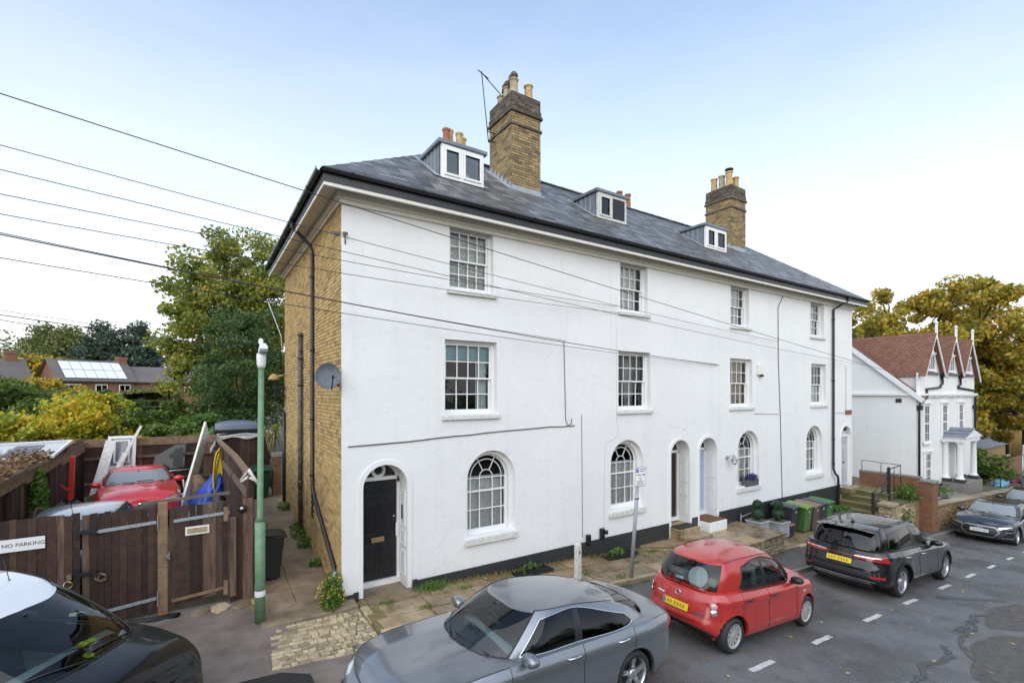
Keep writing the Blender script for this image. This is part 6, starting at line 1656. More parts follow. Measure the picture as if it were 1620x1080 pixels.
S = dict(INS,L=3.5,W=1.62,H=1.50,xf=1.1,xr=-1.15,rw=.28,rim=.19,tw=.17,wstyle=(8,'cap'),paint=W_['p_silver'],rimm=(W_['hubcap'],W_['trim']),pillarpaint=W_['trim'],
  plan=[(1.62,0),(1.6,.3),(1.5,.58),(1.3,.74),(1.0,.80),(0,.81),(-1.0,.80),(-1.4,.75),(-1.6,.6),(-1.7,.3),(-1.72,0)],
  shoulder=[(-1.72,.92),(-1.2,.95),(0,.92),(.8,.90),(1.2,.85),(1.62,.66)],sill=[(-1.72,.34),(-1.4,.22),(1.3,.18),(1.62,.22)],crown=[(-1.72,.03),(-1,.04),(.8,.09),(1.62,.03)],
  ws=[(.98,0),(.9,.38),(.6,.62)],belt=[(.5,.665),(-.28,.69),(-1.12,.66)],rwb=[(-1.60,0),(-1.56,.36),(-1.42,.57)],
  rooft=[(.30,0),(.25,.34),(.08,.52),(0,.56),(-.32,.575),(-.95,.555),(-1.22,.52),(-1.34,.34),(-1.38,0)],
  roofz=[(-1.4,1.42),(-1.1,1.47),(-.5,1.50),(-.1,1.49),(.3,1.42)],roofc=-.4,nodes=ND,doors=[(.6,-.3),(-.3,-1.0)],mirror=(.45,.98),sideglass=[W_['cglass']]*3,rwglass=W_['cglass'])
g8 = thing('pale_hatchback','small pale blue grey hatchback close behind the wooden gates, roof showing','car',(-1.80,12.42,-3.62),PI/2-.06,'cars in the yard')
CF = build_car(S,g8)
mb = MB();mb.lathe([(.035,0),(.02,.03),(.008,.05)],8,(-1.18,0,1.455),sx=1.5);mb.tube([(-1.18,0,1.49),(-1.34,0,1.80)],.005,6);mb.build('roof_aerial',W_['black'],g8,local=True)
# ---------------------------------------------------------------- raised platform, steps, garden walls, bins
PLAT = thing('raised_platform','wet stone slab platform on rubble walling before the two open arched doorways','platform',(13,8.4,-4.6))
ZP = -4.27
def stone_wall(name,p,q,zb,zt,mt,parent,bw=(.12,.26),bh=(.07,.13),proud=.02,core='mortar',nrm=None,seed=3,stuff=True):
    """random-coursed rubble between p and q (2-D), zb/zt callables of t"""
    r_ = random.Random(seed);p,q = Vector(p),Vector(q);ln = (q-p).length;u = (q-p).normalized();n_ = Vector((u.y,-u.x)) if nrm is None else Vector(nrm)
    mb = MB();z = min(zb(0),zb(1));top = max(zt(0),zt(1))
    while z < top-.02:
        h = r_.uniform(*bh);s = -r_.uniform(0,.1)
        while s < ln:
            w_ = r_.uniform(*bw);a,b_ = max(0,s),min(ln,s+w_);tm = (a+b_)/2/ln
            if b_-a > .03 and z+h*.6 > zb(tm) and z + h*.5 < zt(tm):
                z1 = min(z+h,zt(tm));pr = proud+r_.uniform(-.012,.015);g = .010
                c = []
                for d,e in ((pr-.012,0),(pr,.016),(-.04,0)):
                    for s_,z_ in ((a+g+e,z+g+e),(b_-g-e,z+g+e),(b_-g-e,z1-g-e),(a+g+e,z1-g-e)):
                        x_ = p + u*(s_ + r_.uniform(-.006,.006)) + n_*d;c.append((x_.x,x_.y,z_+r_.uniform(-.005,.005)))
                mb.add(c,[(4,5,6,7)] + [(i,(i+1) % 4,4+(i+1) % 4,4+i) for i in range(4)] + [(8+i,8+(i+1) % 4,(i+1) % 4,i) for i in range(4)])
            s += w_
        z += h
    o_ = mb.build(name,W_[mt],parent)
    if stuff: o_['kind'] = 'stuff'
    return o_
PP = [(10.35,9.27),(11.55,8.5),(11.95,7.70),(14.95,7.70),(14.95,9.27)]
mb = MB();mb.prism(PP,lambda a,b_,d: (a,b_,d),-5.3,ZP-.05);mb.build('platform_core',W_['mortar'],PLAT)
for pts in ([(10.3,9.28),(11.52,8.46),(12.6,8.3),(12.6,9.28)],[(11.55,8.44),(11.9,7.64),(12.62,7.64),(12.62,8.28)],[(12.64,7.64),(13.75,7.64),(13.75,8.5),(12.62,8.5)],[(13.77,7.64),(15.0,7.64),(15.0,8.3),(13.77,8.3)],
            [(13.77,8.32),(15.0,8.32),(15.0,9.28),(13.9,9.28)],[(12.64,8.52),(13.75,8.52),(13.88,9.28),(12.64,9.28)]):
    mb = MB();mb.prism([(a+rnd.uniform(-.006,.006),b_) for a,b_ in pts],lambda a,b_,d: (a,b_,d),ZP-.06,ZP+rnd.uniform(-.004,.006));bevel(mb.build('paving_slab',W_['york'],PLAT),.012)
stone_wall('rubble',(11.95,7.70),(14.95,7.70),lambda t: -5.2,lambda t: ZP-.06,'rubble',PLAT)
stone_wall('rubble',(14.95,7.70),(14.95,9.27),lambda t: -5.2,lambda t: ZP-.06,'rubble',PLAT,seed=5)
stone_wall('rubble',(10.35,9.27),(11.55,8.5),lambda t: -5.2,lambda t: ZP-.06,'rubble',PLAT,seed=6);stone_wall('rubble',(11.55,8.5),(11.95,7.70),lambda t: -5.2,lambda t: ZP-.06,'rubble',PLAT,seed=7)
for k,(a,b_) in enumerate(((5.95,6.95),(8.75,9.85))):
    mb = MB();z = zfac((a+b_)/2)+.012
    mb.box(a,b_,8.85,9.26,z-.02,z-.004)
    for i in range(9): mb.box(a+.02,b_-.02,8.88+i*.042,8.90+i*.042,z-.003,z+.02)
    tag(mb.build('light_well_grate',W_['blackiron']),('black cellar grate in the slabs below the first arched window','black cellar grate in the slabs left of the leaning sign post')[k],'grate')
ST = thing('entrance_steps','worn stone steps rising from the bins to the grey end door','steps',(22.8,8.5,-5.2))
SZ = [-4.86,-4.65,-4.44,-4.23,-4.03];SX = [21.5,21.85,22.2,22.55,22.9]
W_['moss'] = pmat('mossy_stone',(.25,.19,.10),.55,c2=(.10,.12,.035),vs=3.5,bump=.6,bs=20,fine=.2)
W_['riser'] = pmat('mossy_riser',(.17,.125,.065),.7,c2=(.07,.10,.02),vs=4.5,bump=.6,bs=20,fine=.2)
for i,(x_,z_) in enumerate(zip(SX,SZ)):
    x1 = SX[i+1] if i < 4 else 24.25
    mb = MB();mb.box(x_+.03,x1+.05,7.78,9.27,-5.6,z_-.06);mb.build('riser',W_['riser'],ST)
    mb = MB();mb.box(x_,x1+.04,7.76,9.27,z_-.059,z_);bevel(mb.build('tread',W_['moss'],ST),.015)
def rail(name,segs,r=.014,parent=None,m='blackiron'):
    mb = MB()
    for p,q in segs: mb.tube([p,q],r,6)
    return mb.build(name,W_[m],parent)
RL = thing('iron_railing','black iron railing beside the stone steps and over the brick wall','railing',(22.9,7.7,-4.4))
for i,(x_,z_) in enumerate([(21.55,-4.86),(23.0,-4.03)]):
    mb = MB();mb.beam((x_,7.78,z_-.45),(x_,7.78,z_+1.0),.09,.09);mb.lathe([(.06,0),(.05,.05),(.001,.09)],10,(x_,7.78,z_+1.0));mb.build('post',W_['blackiron'],RL)
rail('handrail',[((21.5,7.78,-3.9),(23.0,7.78,-3.05)),((23.0,7.78,-3.05),(24.3,7.80,-3.0)),((21.55,7.78,-4.35),(23.0,7.78,-3.5)),((21.6,7.78,-3.95),(22.9,7.78,-3.85)),((21.6,7.78,-4.5),(22.95,7.78,-3.2))],.02,RL)
for xx in (23.6,24.25): rail('baluster',[((xx,7.8,-4.0),(xx,7.8,-3.0))],.014,RL)
rail('wall_rail',[((24.32,7.8,-3.0),(24.32,9.2,-2.95)),((24.32,9.2,-2.95),(24.32,9.2,-3.5)),((24.32,8.5,-3.0),(24.32,8.5,-3.5))],.014,RL)
GW = thing('garden_wall','tall red brick garden wall behind the entrance steps','wall',(24.35,8.4,-5))
mb = MB();mb.box(24.26,24.44,7.2,9.28,-6,-3.45);mb.build('core',W_['mortar'],GW)
mb = MB();bricks(mb,(24.26,9.28,0),(0,-1,0),(-1,0,0),2.1,-4.3,-3.45);bricks(mb,(24.26,7.2,0),(1,0,0),(0,-1,0),.18,-5.5,-3.45);o = mb.build('brick',W_['redbrick'],GW);o['kind'] = 'stuff'
mb = MB();mb.box(24.22,24.48,7.15,9.28,-3.449,-3.38);mb.build('coping',W_['kerb'],GW)
PR = thing('brick_pier','square red brick gate pier at the start of the low garden wall','pier',(24.6,6.95,-5.6))
mb = MB();mb.box(24.36,24.84,6.76,7.24,-6,-3.6);mb.build('core',W_['mortar'],PR)
mb = MB()
for o_,u,nr in (((24.36,6.76,0),(1,0,0),(0,-1,0)),((24.36,7.24,0),(0,-1,0),(-1,0,0)),((24.84,6.76,0),(0,1,0),(1,0,0)),((24.84,7.24,0),(-1,0,0),(0,1,0))): bricks(mb,o_,u,nr,.48,-5.9,-3.6)
o = mb.build('brick',W_['redbrick'],PR);o['kind'] = 'stuff'
mb = MB();mb.box(24.31,24.89,6.71,7.29,-3.599,-3.52);bevel(mb.build('coping',W_['kerb'],PR),.02)
RW = thing('retaining_wall','pale rubble stone retaining wall holding the raised bed by the steps','wall',(23.3,7.5,-5.4))
mb = MB();mb.box(21.9,24.35,7.32,7.74,-6,-4.36);mb.build('core',W_['mortar'],RW)
o = stone_wall('rubble',(21.9,7.32),(24.35,7.32),lambda t: -5.8,lambda t: -4.34,'sett',RW,bw=(.16,.32),bh=(.12,.2))
o = stone_wall('rubble',(21.9,7.74),(21.9,7.32),lambda t: -5.8,lambda t: -4.34,'sett',RW,bw=(.16,.3),bh=(.12,.2))
mb = MB();mb.box(21.82,22.42,7.25,7.78,-4.339,-4.22);bevel(mb.build('cap_stone',W_['rubble'],RW),.02)
mb = MB();mb.box(22.43,24.35,7.30,7.75,-4.339,-4.29);mb.build('bed_soil',W_['earth'],RW)
LW = thing('low_garden_wall','long low yellow stone and brick garden wall before the gabled house','wall',(30,7.0,-6))
def zlw(t): return lerp(-4.55,-5.35,t)
mb = MB();mb.add([(24.85,6.86,-7.5),(38.5,6.86,-7.5),(38.5,7.12,-7.5),(24.85,7.12,-7.5),(24.85,6.86,-4.6),(38.5,6.86,-5.4),(38.5,7.12,-5.4),(24.85,7.12,-4.6)],[(0,3,2,1),(4,5,6,7),(0,1,5,4),(1,2,6,5),(2,3,7,6),(3,0,4,7)]);mb.build('core',W_['mortar'],LW)
stone_wall('brick',(24.86,6.86),(38.5,6.86),lambda t: lerp(-5.75,-6.7,t),zlw,'stockwall',LW,bw=(.18,.26),bh=(.075,.095)) if 'stockwall' in W_ else None
W_['stockwall'] = pmat('mixed_wall_brick',(.34,.22,.10),.85,var=.4,vs=3,bump=.5,bs=50,island=.7,isl_c=[(.36,.24,.10),(.18,.12,.07),(.44,.32,.14),(.12,.09,.06),(.30,.2,.1)])
stone_wall('brick',(24.86,6.86),(38.5,6.86),lambda t: lerp(-5.75,-6.7,t),zlw,'stockwall',LW,bw=(.18,.26),bh=(.075,.095))
for i in range(15):
    a = 24.86+i*.905;t0_,t1_ = i/15,(i+1)/15
    mb = MB();z0,z1 = zlw(t0_)-.03,zlw(t1_)-.03
    mb.add([(a+.005,6.78,z0),(a+.9,6.78,z1),(a+.9,7.2,z1),(a+.005,7.2,z0),(a+.005,6.78,z0+.07),(a+.9,6.78,z1+.07),(a+.9,7.2,z1+.07),(a+.005,7.2,z0+.07)],[(0,3,2,1),(4,5,6,7),(0,1,5,4),(1,2,6,5),(2,3,7,6),(3,0,4,7)]);bevel(mb.build('coping_stone',W_['rubble'],LW),.015)
mb = MB();mb.add([(24.5,7.12,-4.95),(40,7.12,-5.7),(40,12,-5.5),(24.5,12,-4.7)],[(0,1,2,3)]);tag(mb.build('garden_ground',W_['earth'],fix=False),kind='structure')
W_['lawn'] = pmat('lawn',(.10,.20,.02),.8,var=.4,vs=6,bump=.6,bs=60)
mb = MB();mb.add([(25.5,7.3,-4.97),(28.0,7.3,-5.09),(28.0,8.0,-5.05),(25.5,8.0,-4.93)],[(0,1,2,3)]);tag(mb.build('lawn',W_['lawn'],fix=False),kind='structure')
mb = MB();mb.add([(25.4,8.15,-4.90),(30.8,8.15,-5.18),(30.8,8.75,-5.14),(25.4,8.75,-4.87)],[(0,1,2,3)]);mb.add([(30.8,7.2,-5.2),(33.6,7.2,-5.36),(33.6,9.0,-5.24),(30.8,9.0,-5.1)],[(0,1,2,3)]);tag(mb.build('garden_path',W_['kerb'],fix=False),kind='structure')
def wheelie(name,label,x,y,z,col,lid,rz=0,group='wheelie bins along the plinth',h=1.0,s=1.0):
    b = thing(name,label,'bin',(x,y,z),rz,group)
    mb = MB();w0,w1,d0,d1 = .22*s,.28*s,.24*s,.33*s
    mb.add([(-w0,-d0,.04),(w0,-d0,.04),(w0,d0,.04),(-w0,d0,.04),(-w1,-d1,h*.88),(w1,-d1,h*.88),(w1,d1,h*.88),(-w1,d1,h*.88)],[(0,3,2,1),(0,1,5,4),(1,2,6,5),(2,3,7,6),(3,0,4,7),(4,5,6,7)])
    mb.box(-w1-.02,w1+.02,-d1-.02,d1+.02,h*.86,h*.90);o_ = bevel(mb.build('bin_body',W_[col],b,local=True),.02,3)
    mb = MB();mb.grid(lambda u,v: (lerp(-w1-.025,w1+.025,u),lerp(-d1-.045,d1+.05,v),h*.905 + .045*math.sin(PI*min(1,u*1.0))*1.0 + .05*v - .05*max(0,.12-v)/.12),10,8)
    mb.add([(-w1-.025,-d1-.045,h*.855),(w1+.025,-d1-.045,h*.855),(w1+.025,d1+.05,h*.90),(-w1-.025,d1+.05,h*.90)],[(0,1,2,3)])
    for q in ((-1,),(1,)): mb.add([(q[0]*(w1+.025),-d1-.045,h*.855),(q[0]*(w1+.025),d1+.05,h*.90),(q[0]*(w1+.025),d1+.05,h*.955),(q[0]*(w1+.025),-d1-.045,h*.86)],[(0,1,2,3)])
    mb.build('lid',W_[lid],b,local=True)
    mb = MB();mb.tube([(-w1+.04,d1+.09,h*.93),(w1-.04,d1+.09,h*.93)],.018,8)
    for sg in (-1,1): mb.tube([(sg*(w1-.04),d1+.09,h*.93),(sg*(w1-.04),d1,h*.87)],.016,8)
    mb.build('handle',W_[col],b,local=True)
    for sg in (-1,1):
        mb = MB();mb.lathe([(.001,0),(.09,.0),(.1,.02),(.1,.05),(.09,.06),(.001,.06)],16,(0,0,0),'x');mb.v = [(sg*(w0-.01)+x_*sg,y_+d0+.02,z_+.10) for x_,y_,z_ in mb.v];mb.build('wheel',W_['rubber'],b,local=True)
    mb = MB();mb.lathe([(.001,0),(.03,0),(.03,.004)],10,(0,0,0),'y');mb.v = [(x_*.8,-d1*.93+y_-.015,h*.72+z_*1.8) for x_,y_,z_ in mb.v];mb.build('bin_mark',W_['tape'],b,local=True)
    mb = MB();mb.box(-.025,.025,-.006,.0,-.05,.05);mb.v = [(x_+w1*.94,y_-d1*.1,h*.7+z_) for x_,y_,z_ in mb.v];
    return b
for k,c in (('binblack',(.035,.04,.048)),('bingreen',(.075,.16,.045)),('binbrown',(.115,.075,.06)),('bingreen2',(.045,.18,.055)),('lidgreen',(.16,.26,.04)),('lidbrown',(.24,.13,.10)),('lidblack',(.05,.055,.06)),('bindark',(.012,.06,.03)),('bintrueblack',(.014,.014,.015))):
    W_[k] = pmat(k+'_plastic',c,.42,var=.25,vs=9)
bz = lambda x,y: zfore(x,y)+.0
for nm,lb,x_,y_,c,l_ in (('wheelie_bin','charcoal grey wheelie bin touching the small food caddy',17.05,8.72,'binblack','lidblack'),('wheelie_bin','olive green wheelie bin with lime lid beside the charcoal one',17.75,8.62,'bingreen','lidgreen'),
    ('wheelie_bin','brown wheelie bin with dusty pink brown lid between two green bins',18.40,8.65,'binbrown','lidbrown'),('wheelie_bin','charcoal wheelie bin squeezed beside the bright green bin',19.05,8.72,'binblack','lidblack'),('wheelie_bin','bright green wheelie bin beside the blue grey planter of leaves',19.75,8.8,'bingreen2','bingreen2')):
    wheelie(nm,lb,x_,y_,bz(x_,y_),c,l_,rad(rnd.uniform(-6,6)))
wheelie('wheelie_bin','black wheelie bin standing in the alley behind the green lamp post',1.12,11.0,zyard(11.0),'bintrueblack','bintrueblack',rad(90),group='wheelie bins along the alley')
wheelie('wheelie_bin','dark green wheelie bin at the far end of the alley',1.62,17.4,zyard(17.4),'bindark','bindark',rad(0),group='wheelie bins along the alley')
def leafball(mb,c,r,n,s=.03,sx=1,sy=1,sz=1,rr=rnd,thick=.35):
    for _ in range(n):
        u = rr.uniform(-1,1);a = rr.uniform(0,2*PI);q = math.sqrt(1-u*u);k = r*(1-rr.random()**2*thick)
        p = Vector((c[0]+k*q*math.cos(a)*sx,c[1]+k*q*math.sin(a)*sy,c[2]+k*u*sz));d = Vector((rr.gauss(0,1),rr.gauss(0,1),rr.gauss(0,1))).normalized()
        e = d.orthogonal().normalized();f_ = d.cross(e);w_ = s*rr.uniform(.6,1.3)
        mb.add([tuple(p-e*w_),tuple(p-f_*w_*.55),tuple(p+e*w_),tuple(p+f_*w_*.55)],[(0,1,2,3)])
W_['box'] = leafmat('box_leaf',[(.02,.06,.03),(.04,.09,.045),(.025,.05,.03)],.15)
W_['green'] = leafmat('green_leaf',[(.05,.12,.02),(.09,.18,.03),(.14,.22,.04),(.04,.09,.02)])
W_['lime'] = leafmat('lime_leaf',[(.08,.16,.03),(.14,.24,.05),(.06,.12,.025)])
W_['purple'] = leafmat('purple_flower',[(.09,.05,.30),(.14,.08,.42),(.06,.06,.18)])
W_['yellowfl'] = leafmat('yellow_flower',[(.55,.42,.02),(.65,.52,.06),(.4,.35,.02)])
W_['stonepot'] = pmat('cast_grey_planter',(.42,.44,.46),.6,c2=(.24,.26,.28),vs=14,bump=.8,bs=16,bdist=.03)
for k,(x_,y_) in enumerate(((15.32,8.75),(16.2,8.55))):
    z_ = bz(x_,y_);t = thing('topiary_planter',('low grey planter with a two ball topiary nearer the white box step','tall grey planter with a two ball topiary beside the charcoal bin')[k],'planter',(x_,y_,z_))
    h = .52 if k == 0 else .50;mb = MB();mb.box(x_-.25,x_+.25,y_-.25,y_+.25,z_,z_+h-.05);mb.box(x_-.28,x_+.28,y_-.28,y_+.28,z_+h-.049,z_+h);bevel(mb.build('pot',W_['stonepot'],t),.01)
    mb = MB();mb.box(x_-.23,x_+.23,y_-.23,y_+.23,z_+h,z_+h+.01);mb.build('soil',W_['earth'],t)
    for zz,r in ((.22,.19),(.52,.145)):
        mb = MB();mb.lathe([(.001,-r*.9),(r*.6,-r*.65),(r*.88,0),(r*.6,r*.65),(.001,r*.9)],14,(x_,y_,z_+h+zz));leafball(mb,(x_,y_,z_+h+zz),r,700,.022,thick=.15);mb.build('clipped_ball',W_['box'],t,fix=False)
    mb = MB();mb.tube([(x_,y_,z_+h),(x_,y_,z_+h+.5)],.012,6);mb.build('stem',W_['earth'],t)
cdx = thing('food_caddy','small black food caddy with orange brown lid against the charcoal bin','bin',(16.62,8.45,bz(16.62,8.45)))
z_ = bz(16.62,8.45);mb = MB();mb.box(16.47,16.77,8.3,8.6,z_,z_+.36);bevel(mb.build('caddy_body',W_['bintrueblack'],cdx),.02);mb = MB();mb.box(16.45,16.79,8.28,8.62,z_+.361,z_+.41);bevel(mb.build('lid',W_['terracottared'],cdx),.02)
tr = thing('metal_trough','square dark blue grey planter full of bright green leaves beside the steps','planter',(20.75,8.5,bz(20.75,8.5)));z_ = bz(20.75,8.5)
mb = MB();mb.box(20.4,21.1,8.2,8.85,z_,z_+.5);bevel(mb.build('pot',pmat('blue_grey_pot',(.085,.105,.14),.45,var=.4,vs=8),tr),.015)
mb = MB();leafball(mb,(20.75,8.52,z_+.52),.36,900,.05,sz=.55);mb.build('foliage',W_['lime'],tr,fix=False)
wb = thing('window_box','weathered grey window box of purple flowers on an arched window sill','window box',(15.85,9.25,-3.2))
mb = MB();
for x0,x1,y0,y1 in ((15.5,16.25,9.235,9.25),(15.5,16.25,9.40,9.415),(15.5,15.515,9.251,9.399),(16.235,16.25,9.251,9.399)): mb.box(x0,x1,y0,y1,-3.19,-2.97)
mb.box(15.52,16.23,9.252,9.398,-3.18,-3.02);mb.build('box',pmat('grey_wood_box',(.11,.11,.115),.8,var=.3,vs=14),wb)
mb = MB();leafball(mb,(15.88,9.3,-2.90),.26,420,.03,sx=1.3,sy=.5,sz=.5,thick=.9);mb.build('flowers',W_['purple'],wb,fix=False);mb = MB();leafball(mb,(15.88,9.32,-2.92),.30,300,.035,sy=.4,sz=.3);mb.build('leaves',W_['box'],wb,fix=False)
mb = MB();
for q in (((14.95,9.1,-4.6),(14.95,9.1,-4.0)),((15.75,9.1,-4.65),(15.75,9.1,-3.95)),((14.95,9.1,-4.1),(15.75,9.1,-4.02)),((14.95,9.1,-4.35),(15.75,9.1,-4.35))): mb.tube(q,.014,6)
tag(mb.build('wire_stand',W_['grey']),'thin grey wire stand against the black plinth behind the low planter','stand')
sp = thing('sign_post','leaning grey parking sign post at the kerb of the stone slabs','sign post',(8.37,7.79,zedge(8.37)))
zb_ = zedge(8.37);tp = Vector((8.37+.27,7.80,zb_+2.5))
mb = MB();mb.tube([(8.37,7.79,zb_-.05),tuple(tp)],.044,12);mb.build('pole',W_['grey'],sp)
mb = MB();mb.lathe([(.05,-.04),(.05,.04)],12,(8.37+.27*.74,7.797,zb_+1.85));mb.build('clip',W_['steel'],sp)
Ms = frameM(tuple(tp + Vector((.0,-.055,-.16))),(.97,-.22,.0),(.09,.0,1))
mb = MB();mb.box(-.155,.155,-.23,.23,-.004,.004);place_mb(mb,Ms);pl_ = bevel(mb.build('sign_plate',W_['tape'],sp),.003)
W_['signblue'] = pmat('sign_blue',(.03,.08,.38),.4);W_['ink'] = pmat('black_ink',(.02,.02,.025),.5)
for q in ((-.15,.15,.222,.228),(-.15,.15,-.228,-.222),(-.152,-.147,-.222,.222),(.147,.152,-.222,.222)):
    mb = MB();mb.box(q[0],q[1],q[2],q[3],.0045,.006);place_mb(mb,Ms).build('sign_border',W_['ink'],pl_)
mb = MB();mb.box(-.135,-.065,.10,.20,.0045,.006);place_mb(mb,Ms).build('sign_symbol',W_['signblue'],pl_)
mb = text_mb('P',.085);mb.v = [(a-.10,b_+.15,c+.0065) for a,b_,c in mb.v];place_mb(mb,Ms).build('sign_letter',W_['tape'],pl_)
for q in ((-.03,.13,.165,.185),(-.03,.10,.115,.135),(-.11,.03,.03,.05),(.06,.12,.025,.06),(-.05,.05,-.03,-.022),(-.03,.03,-.075,-.058),(-.10,.10,-.12,-.105),(-.08,.08,-.155,-.14),(-.11,.11,-.195,-.18)):
    mb = MB();x_ = q[0]
    while x_ < q[1]-.008:
        w__ = rnd.uniform(.010,.022);mb.box(x_,min(q[1],x_+w__),q[2],q[3],.0045,.006);x_ += w__+.006
    place_mb(mb,Ms).build('sign_print',W_['ink'] if q[2] < .1 else W_['signblue'],pl_)
bo_ = thing('white_bollard','slim white marker post standing on the slabs behind the grey saloon','post',(6.98,8.05,zfore(6.98,8.05)))
z_ = zfore(6.98,8.05);mb = MB();mb.beam((6.98,8.05,z_-.1),(6.98,8.05,z_+.86),.12,.12);mb.add([(6.92,7.99,z_+.86),(7.04,7.99,z_+.86),(7.04,8.11,z_+.86),(6.92,8.11,z_+.86),(6.95,8.02,z_+.90),(7.01,8.02,z_+.90),(7.01,8.08,z_+.90),(6.95,8.08,z_+.90)],[(0,1,5,4),(1,2,6,5),(2,3,7,6),(3,0,4,7),(4,5,6,7)]);bevel(mb.build('post',W_['whitewood'],bo_),.012)
mb = MB();mb.box(6.965,6.995,7.984,7.9895,z_+.66,z_+.74);mb.build('reflector',W_['ink'],bo_)
for zz in (.45,.36,.28,.2): mb = MB();mb.box(6.972,6.988,7.986,7.9895,z_+zz,z_+zz+.02);mb.build('screw',W_['steel'],bo_)
lp = thing('lamp_post','green painted lamp post with white LED head at the alley entrance','lamp post',(.86,9.22,-3.95))
W_['lampgreen'] = pmat('flaking_green_paint',(.085,.20,.08),.5,c2=(.17,.25,.17),vs=6,bump=.25,bs=30)
mb = MB();mb.tube([(.86,9.22,-4.1),(.86,9.22,-2.2)],.082,16);mb.build('base_column',W_['lampgreen'],lp)
mb = MB();mb.tube([(.86,9.22,-2.2),(.86,9.22,-2.12),(.88,9.22,.45)],[.082,.05,.046],16);mb.build('column',W_['lampgreen'],lp)
mb = MB();mb.lathe([(.084,-.05),(.086,.0),(.084,.05)],18,(.86,9.22,-3.42),caps=False);mb.build('band',W_['tape'],lp)
mb = MB();mb.lathe([(.055,0),(.07,.06),(.075,.18),(.07,.25)],14,(.88,9.22,.42));mb.build('head_socket',W_['tape'],lp)
mb = MB();mb.obox((.90,9.16,.74),(.13,.26,.08),Euler((rad(-14),0,0)).to_matrix());mb.obox((.90,9.19,.80),(.1,.18,.05),Euler((rad(-14),0,0)).to_matrix());bevel(mb.build('lamp_head',W_['tape'],lp),.02,3)
mb = MB();mb.obox((.90,9.10,.685),(.12,.18,.012),Euler((rad(-14),0,0)).to_matrix());mb.build('lens',W_['grey'],lp)
mb = MB();mb.lathe([(.035,0),(.04,.02),(.035,.09),(.001,.11)],12,(.88,9.27,.83));mb.build('photocell',W_['tape'],lp)
# ---------------------------------------------------------------- gabled white house down the street
NB = thing('gabled_house','white house with three steep gables, red tiled roof and columned porch','house',(34,9,-5.3))
HX0,HX1,HY = 30.0,39.2,9.0;HZ = -.12
mb = MB();mb.quad((HX0,HY,-7),(HX1,HY,-7),(HX1,HY,1.0),(HX0,HY,1.0));
mb.add([(HX0,HY,-7),(HX0,HY+7,-7),(HX0,HY+7,HZ),(HX0,HY+3.5,3.1),(HX0,HY,HZ)],[(0,1,2,3,4)]);mb.quad((HX1,HY,-7),(HX1,HY+7,-7),(HX1,HY+7,1),(HX1,HY,1));mb.quad((HX0,HY+7,-7),(HX1,HY+7,-7),(HX1,HY+7,0),(HX0,HY+7,0));mb.build('wall',W_['stucco'],NB,fix=False)
W_['cleanwhite'] = W_['white']
mb = MB();mb.box(HX0-.02,HX1+.02,HY-.06,HY-.001,-7,-4.85);mb.build('plinth',W_['plinth'],NB)
mb = MB();mb.box(HX0-.1,HX1+.05,HY-.18,HY-.001,HZ-.03,HZ+.09);mb.box(HX0-.06,HX1+.05,HY-.10,HY-.002,HZ-.12,HZ-.031)
for i in range(10): mb.box(HX0+.3+i*.95,HX0+.42+i*.95,HY-.14,HY-.11,HZ-.11,HZ-.032)
mb.box(HX0-.14,HX0-.001,HY,HY+3.2,HZ-.02,HZ+.10);mb.build('cornice',W_['white'],NB)
W_['tile'] = pmat('red_clay_tile',(.25,.115,.072),.8,var=.3,vs=2,bump=.3,bs=40,island=.5,isl_c=[(.27,.12,.075),(.19,.09,.065),(.31,.155,.10),(.15,.08,.06),(.25,.115,.075)])
def tiled(name,a,b_,c,d,parent,mt='tile',ex=.11,tw=.17):
    """tiled slope: a-b bottom edge, d-c top edge (quad or triangle), real tiles joined"""
    a,b_,c,d = map(Vector,(a,b_,c,d));up = (((d+c)/2)-((a+b_)/2));n = int(up.length/ex);nr = (b_-a).cross(d-a if (d-a).length > 1e-6 else c-a).normalized()
    if nr.z < 0: nr = -nr
    mb = MB();mb.add([tuple(a),tuple(b_),tuple(c),tuple(d)],[(0,1,2,3)])
    for i in range(n):
        l0,r0 = a.lerp(d,i/n),b_.lerp(c,i/n);l1,r1 = a.lerp(d,(i+1.3)/n),b_.lerp(c,(i+1.3)/n);m_ = max(1,int((r0-l0).length/tw));off = .5 if i % 2 else 0
        for j in range(-1,m_+1):
            t0_,t1_ = max(0,(j+off)/m_),min(1,(j+1+off)/m_)
            if t1_-t0_ < .2/m_: continue
            lift = nr*(.03+rnd.uniform(0,.012));e = .004
            p = [l0.lerp(r0,t0_+e)+lift,l0.lerp(r0,t1_-e)+lift,l1.lerp(r1,t1_-e)+nr*.008,l1.lerp(r1,t0_+e)+nr*.008]
            q0,q1 = l0.lerp(r0,t0_+e)+nr*.006,l0.lerp(r0,t1_-e)+nr*.006
            mb.add([tuple(v) for v in p+[q0,q1]],[(0,1,2,3),(4,5,1,0)])
    o_ = mb.build(name,W_[mt],parent,fix=False);o_['kind'] = 'stuff';return o_
RZ = 3.15;RYM = HY+3.5
def zmr(y): return HZ-.2+(y-HY+.3)*(RZ-HZ+.2)/(RYM-HY+.3)
tiled('roof_tile',(HX0-.12,HY-.3,HZ-.2),(30.5,HY-.3,HZ-.2),(30.5,RYM,RZ),(HX0-.12,RYM,RZ),NB)
tiled('roof_tile',(30.5,HY+1.1,zmr(HY+1.1)),(HX1+.1,HY+1.1,zmr(HY+1.1)),(HX1+.1,RYM,RZ),(30.5,RYM,RZ),NB)
mb = MB();mb.quad((HX0-.12,HY+7.3,HZ-.2),(HX1+.1,HY+7.3,HZ-.2),(HX1+.1,RYM,RZ),(HX0-.12,RYM,RZ));mb.build('rear_roof',W_['tile'],NB,fix=False)
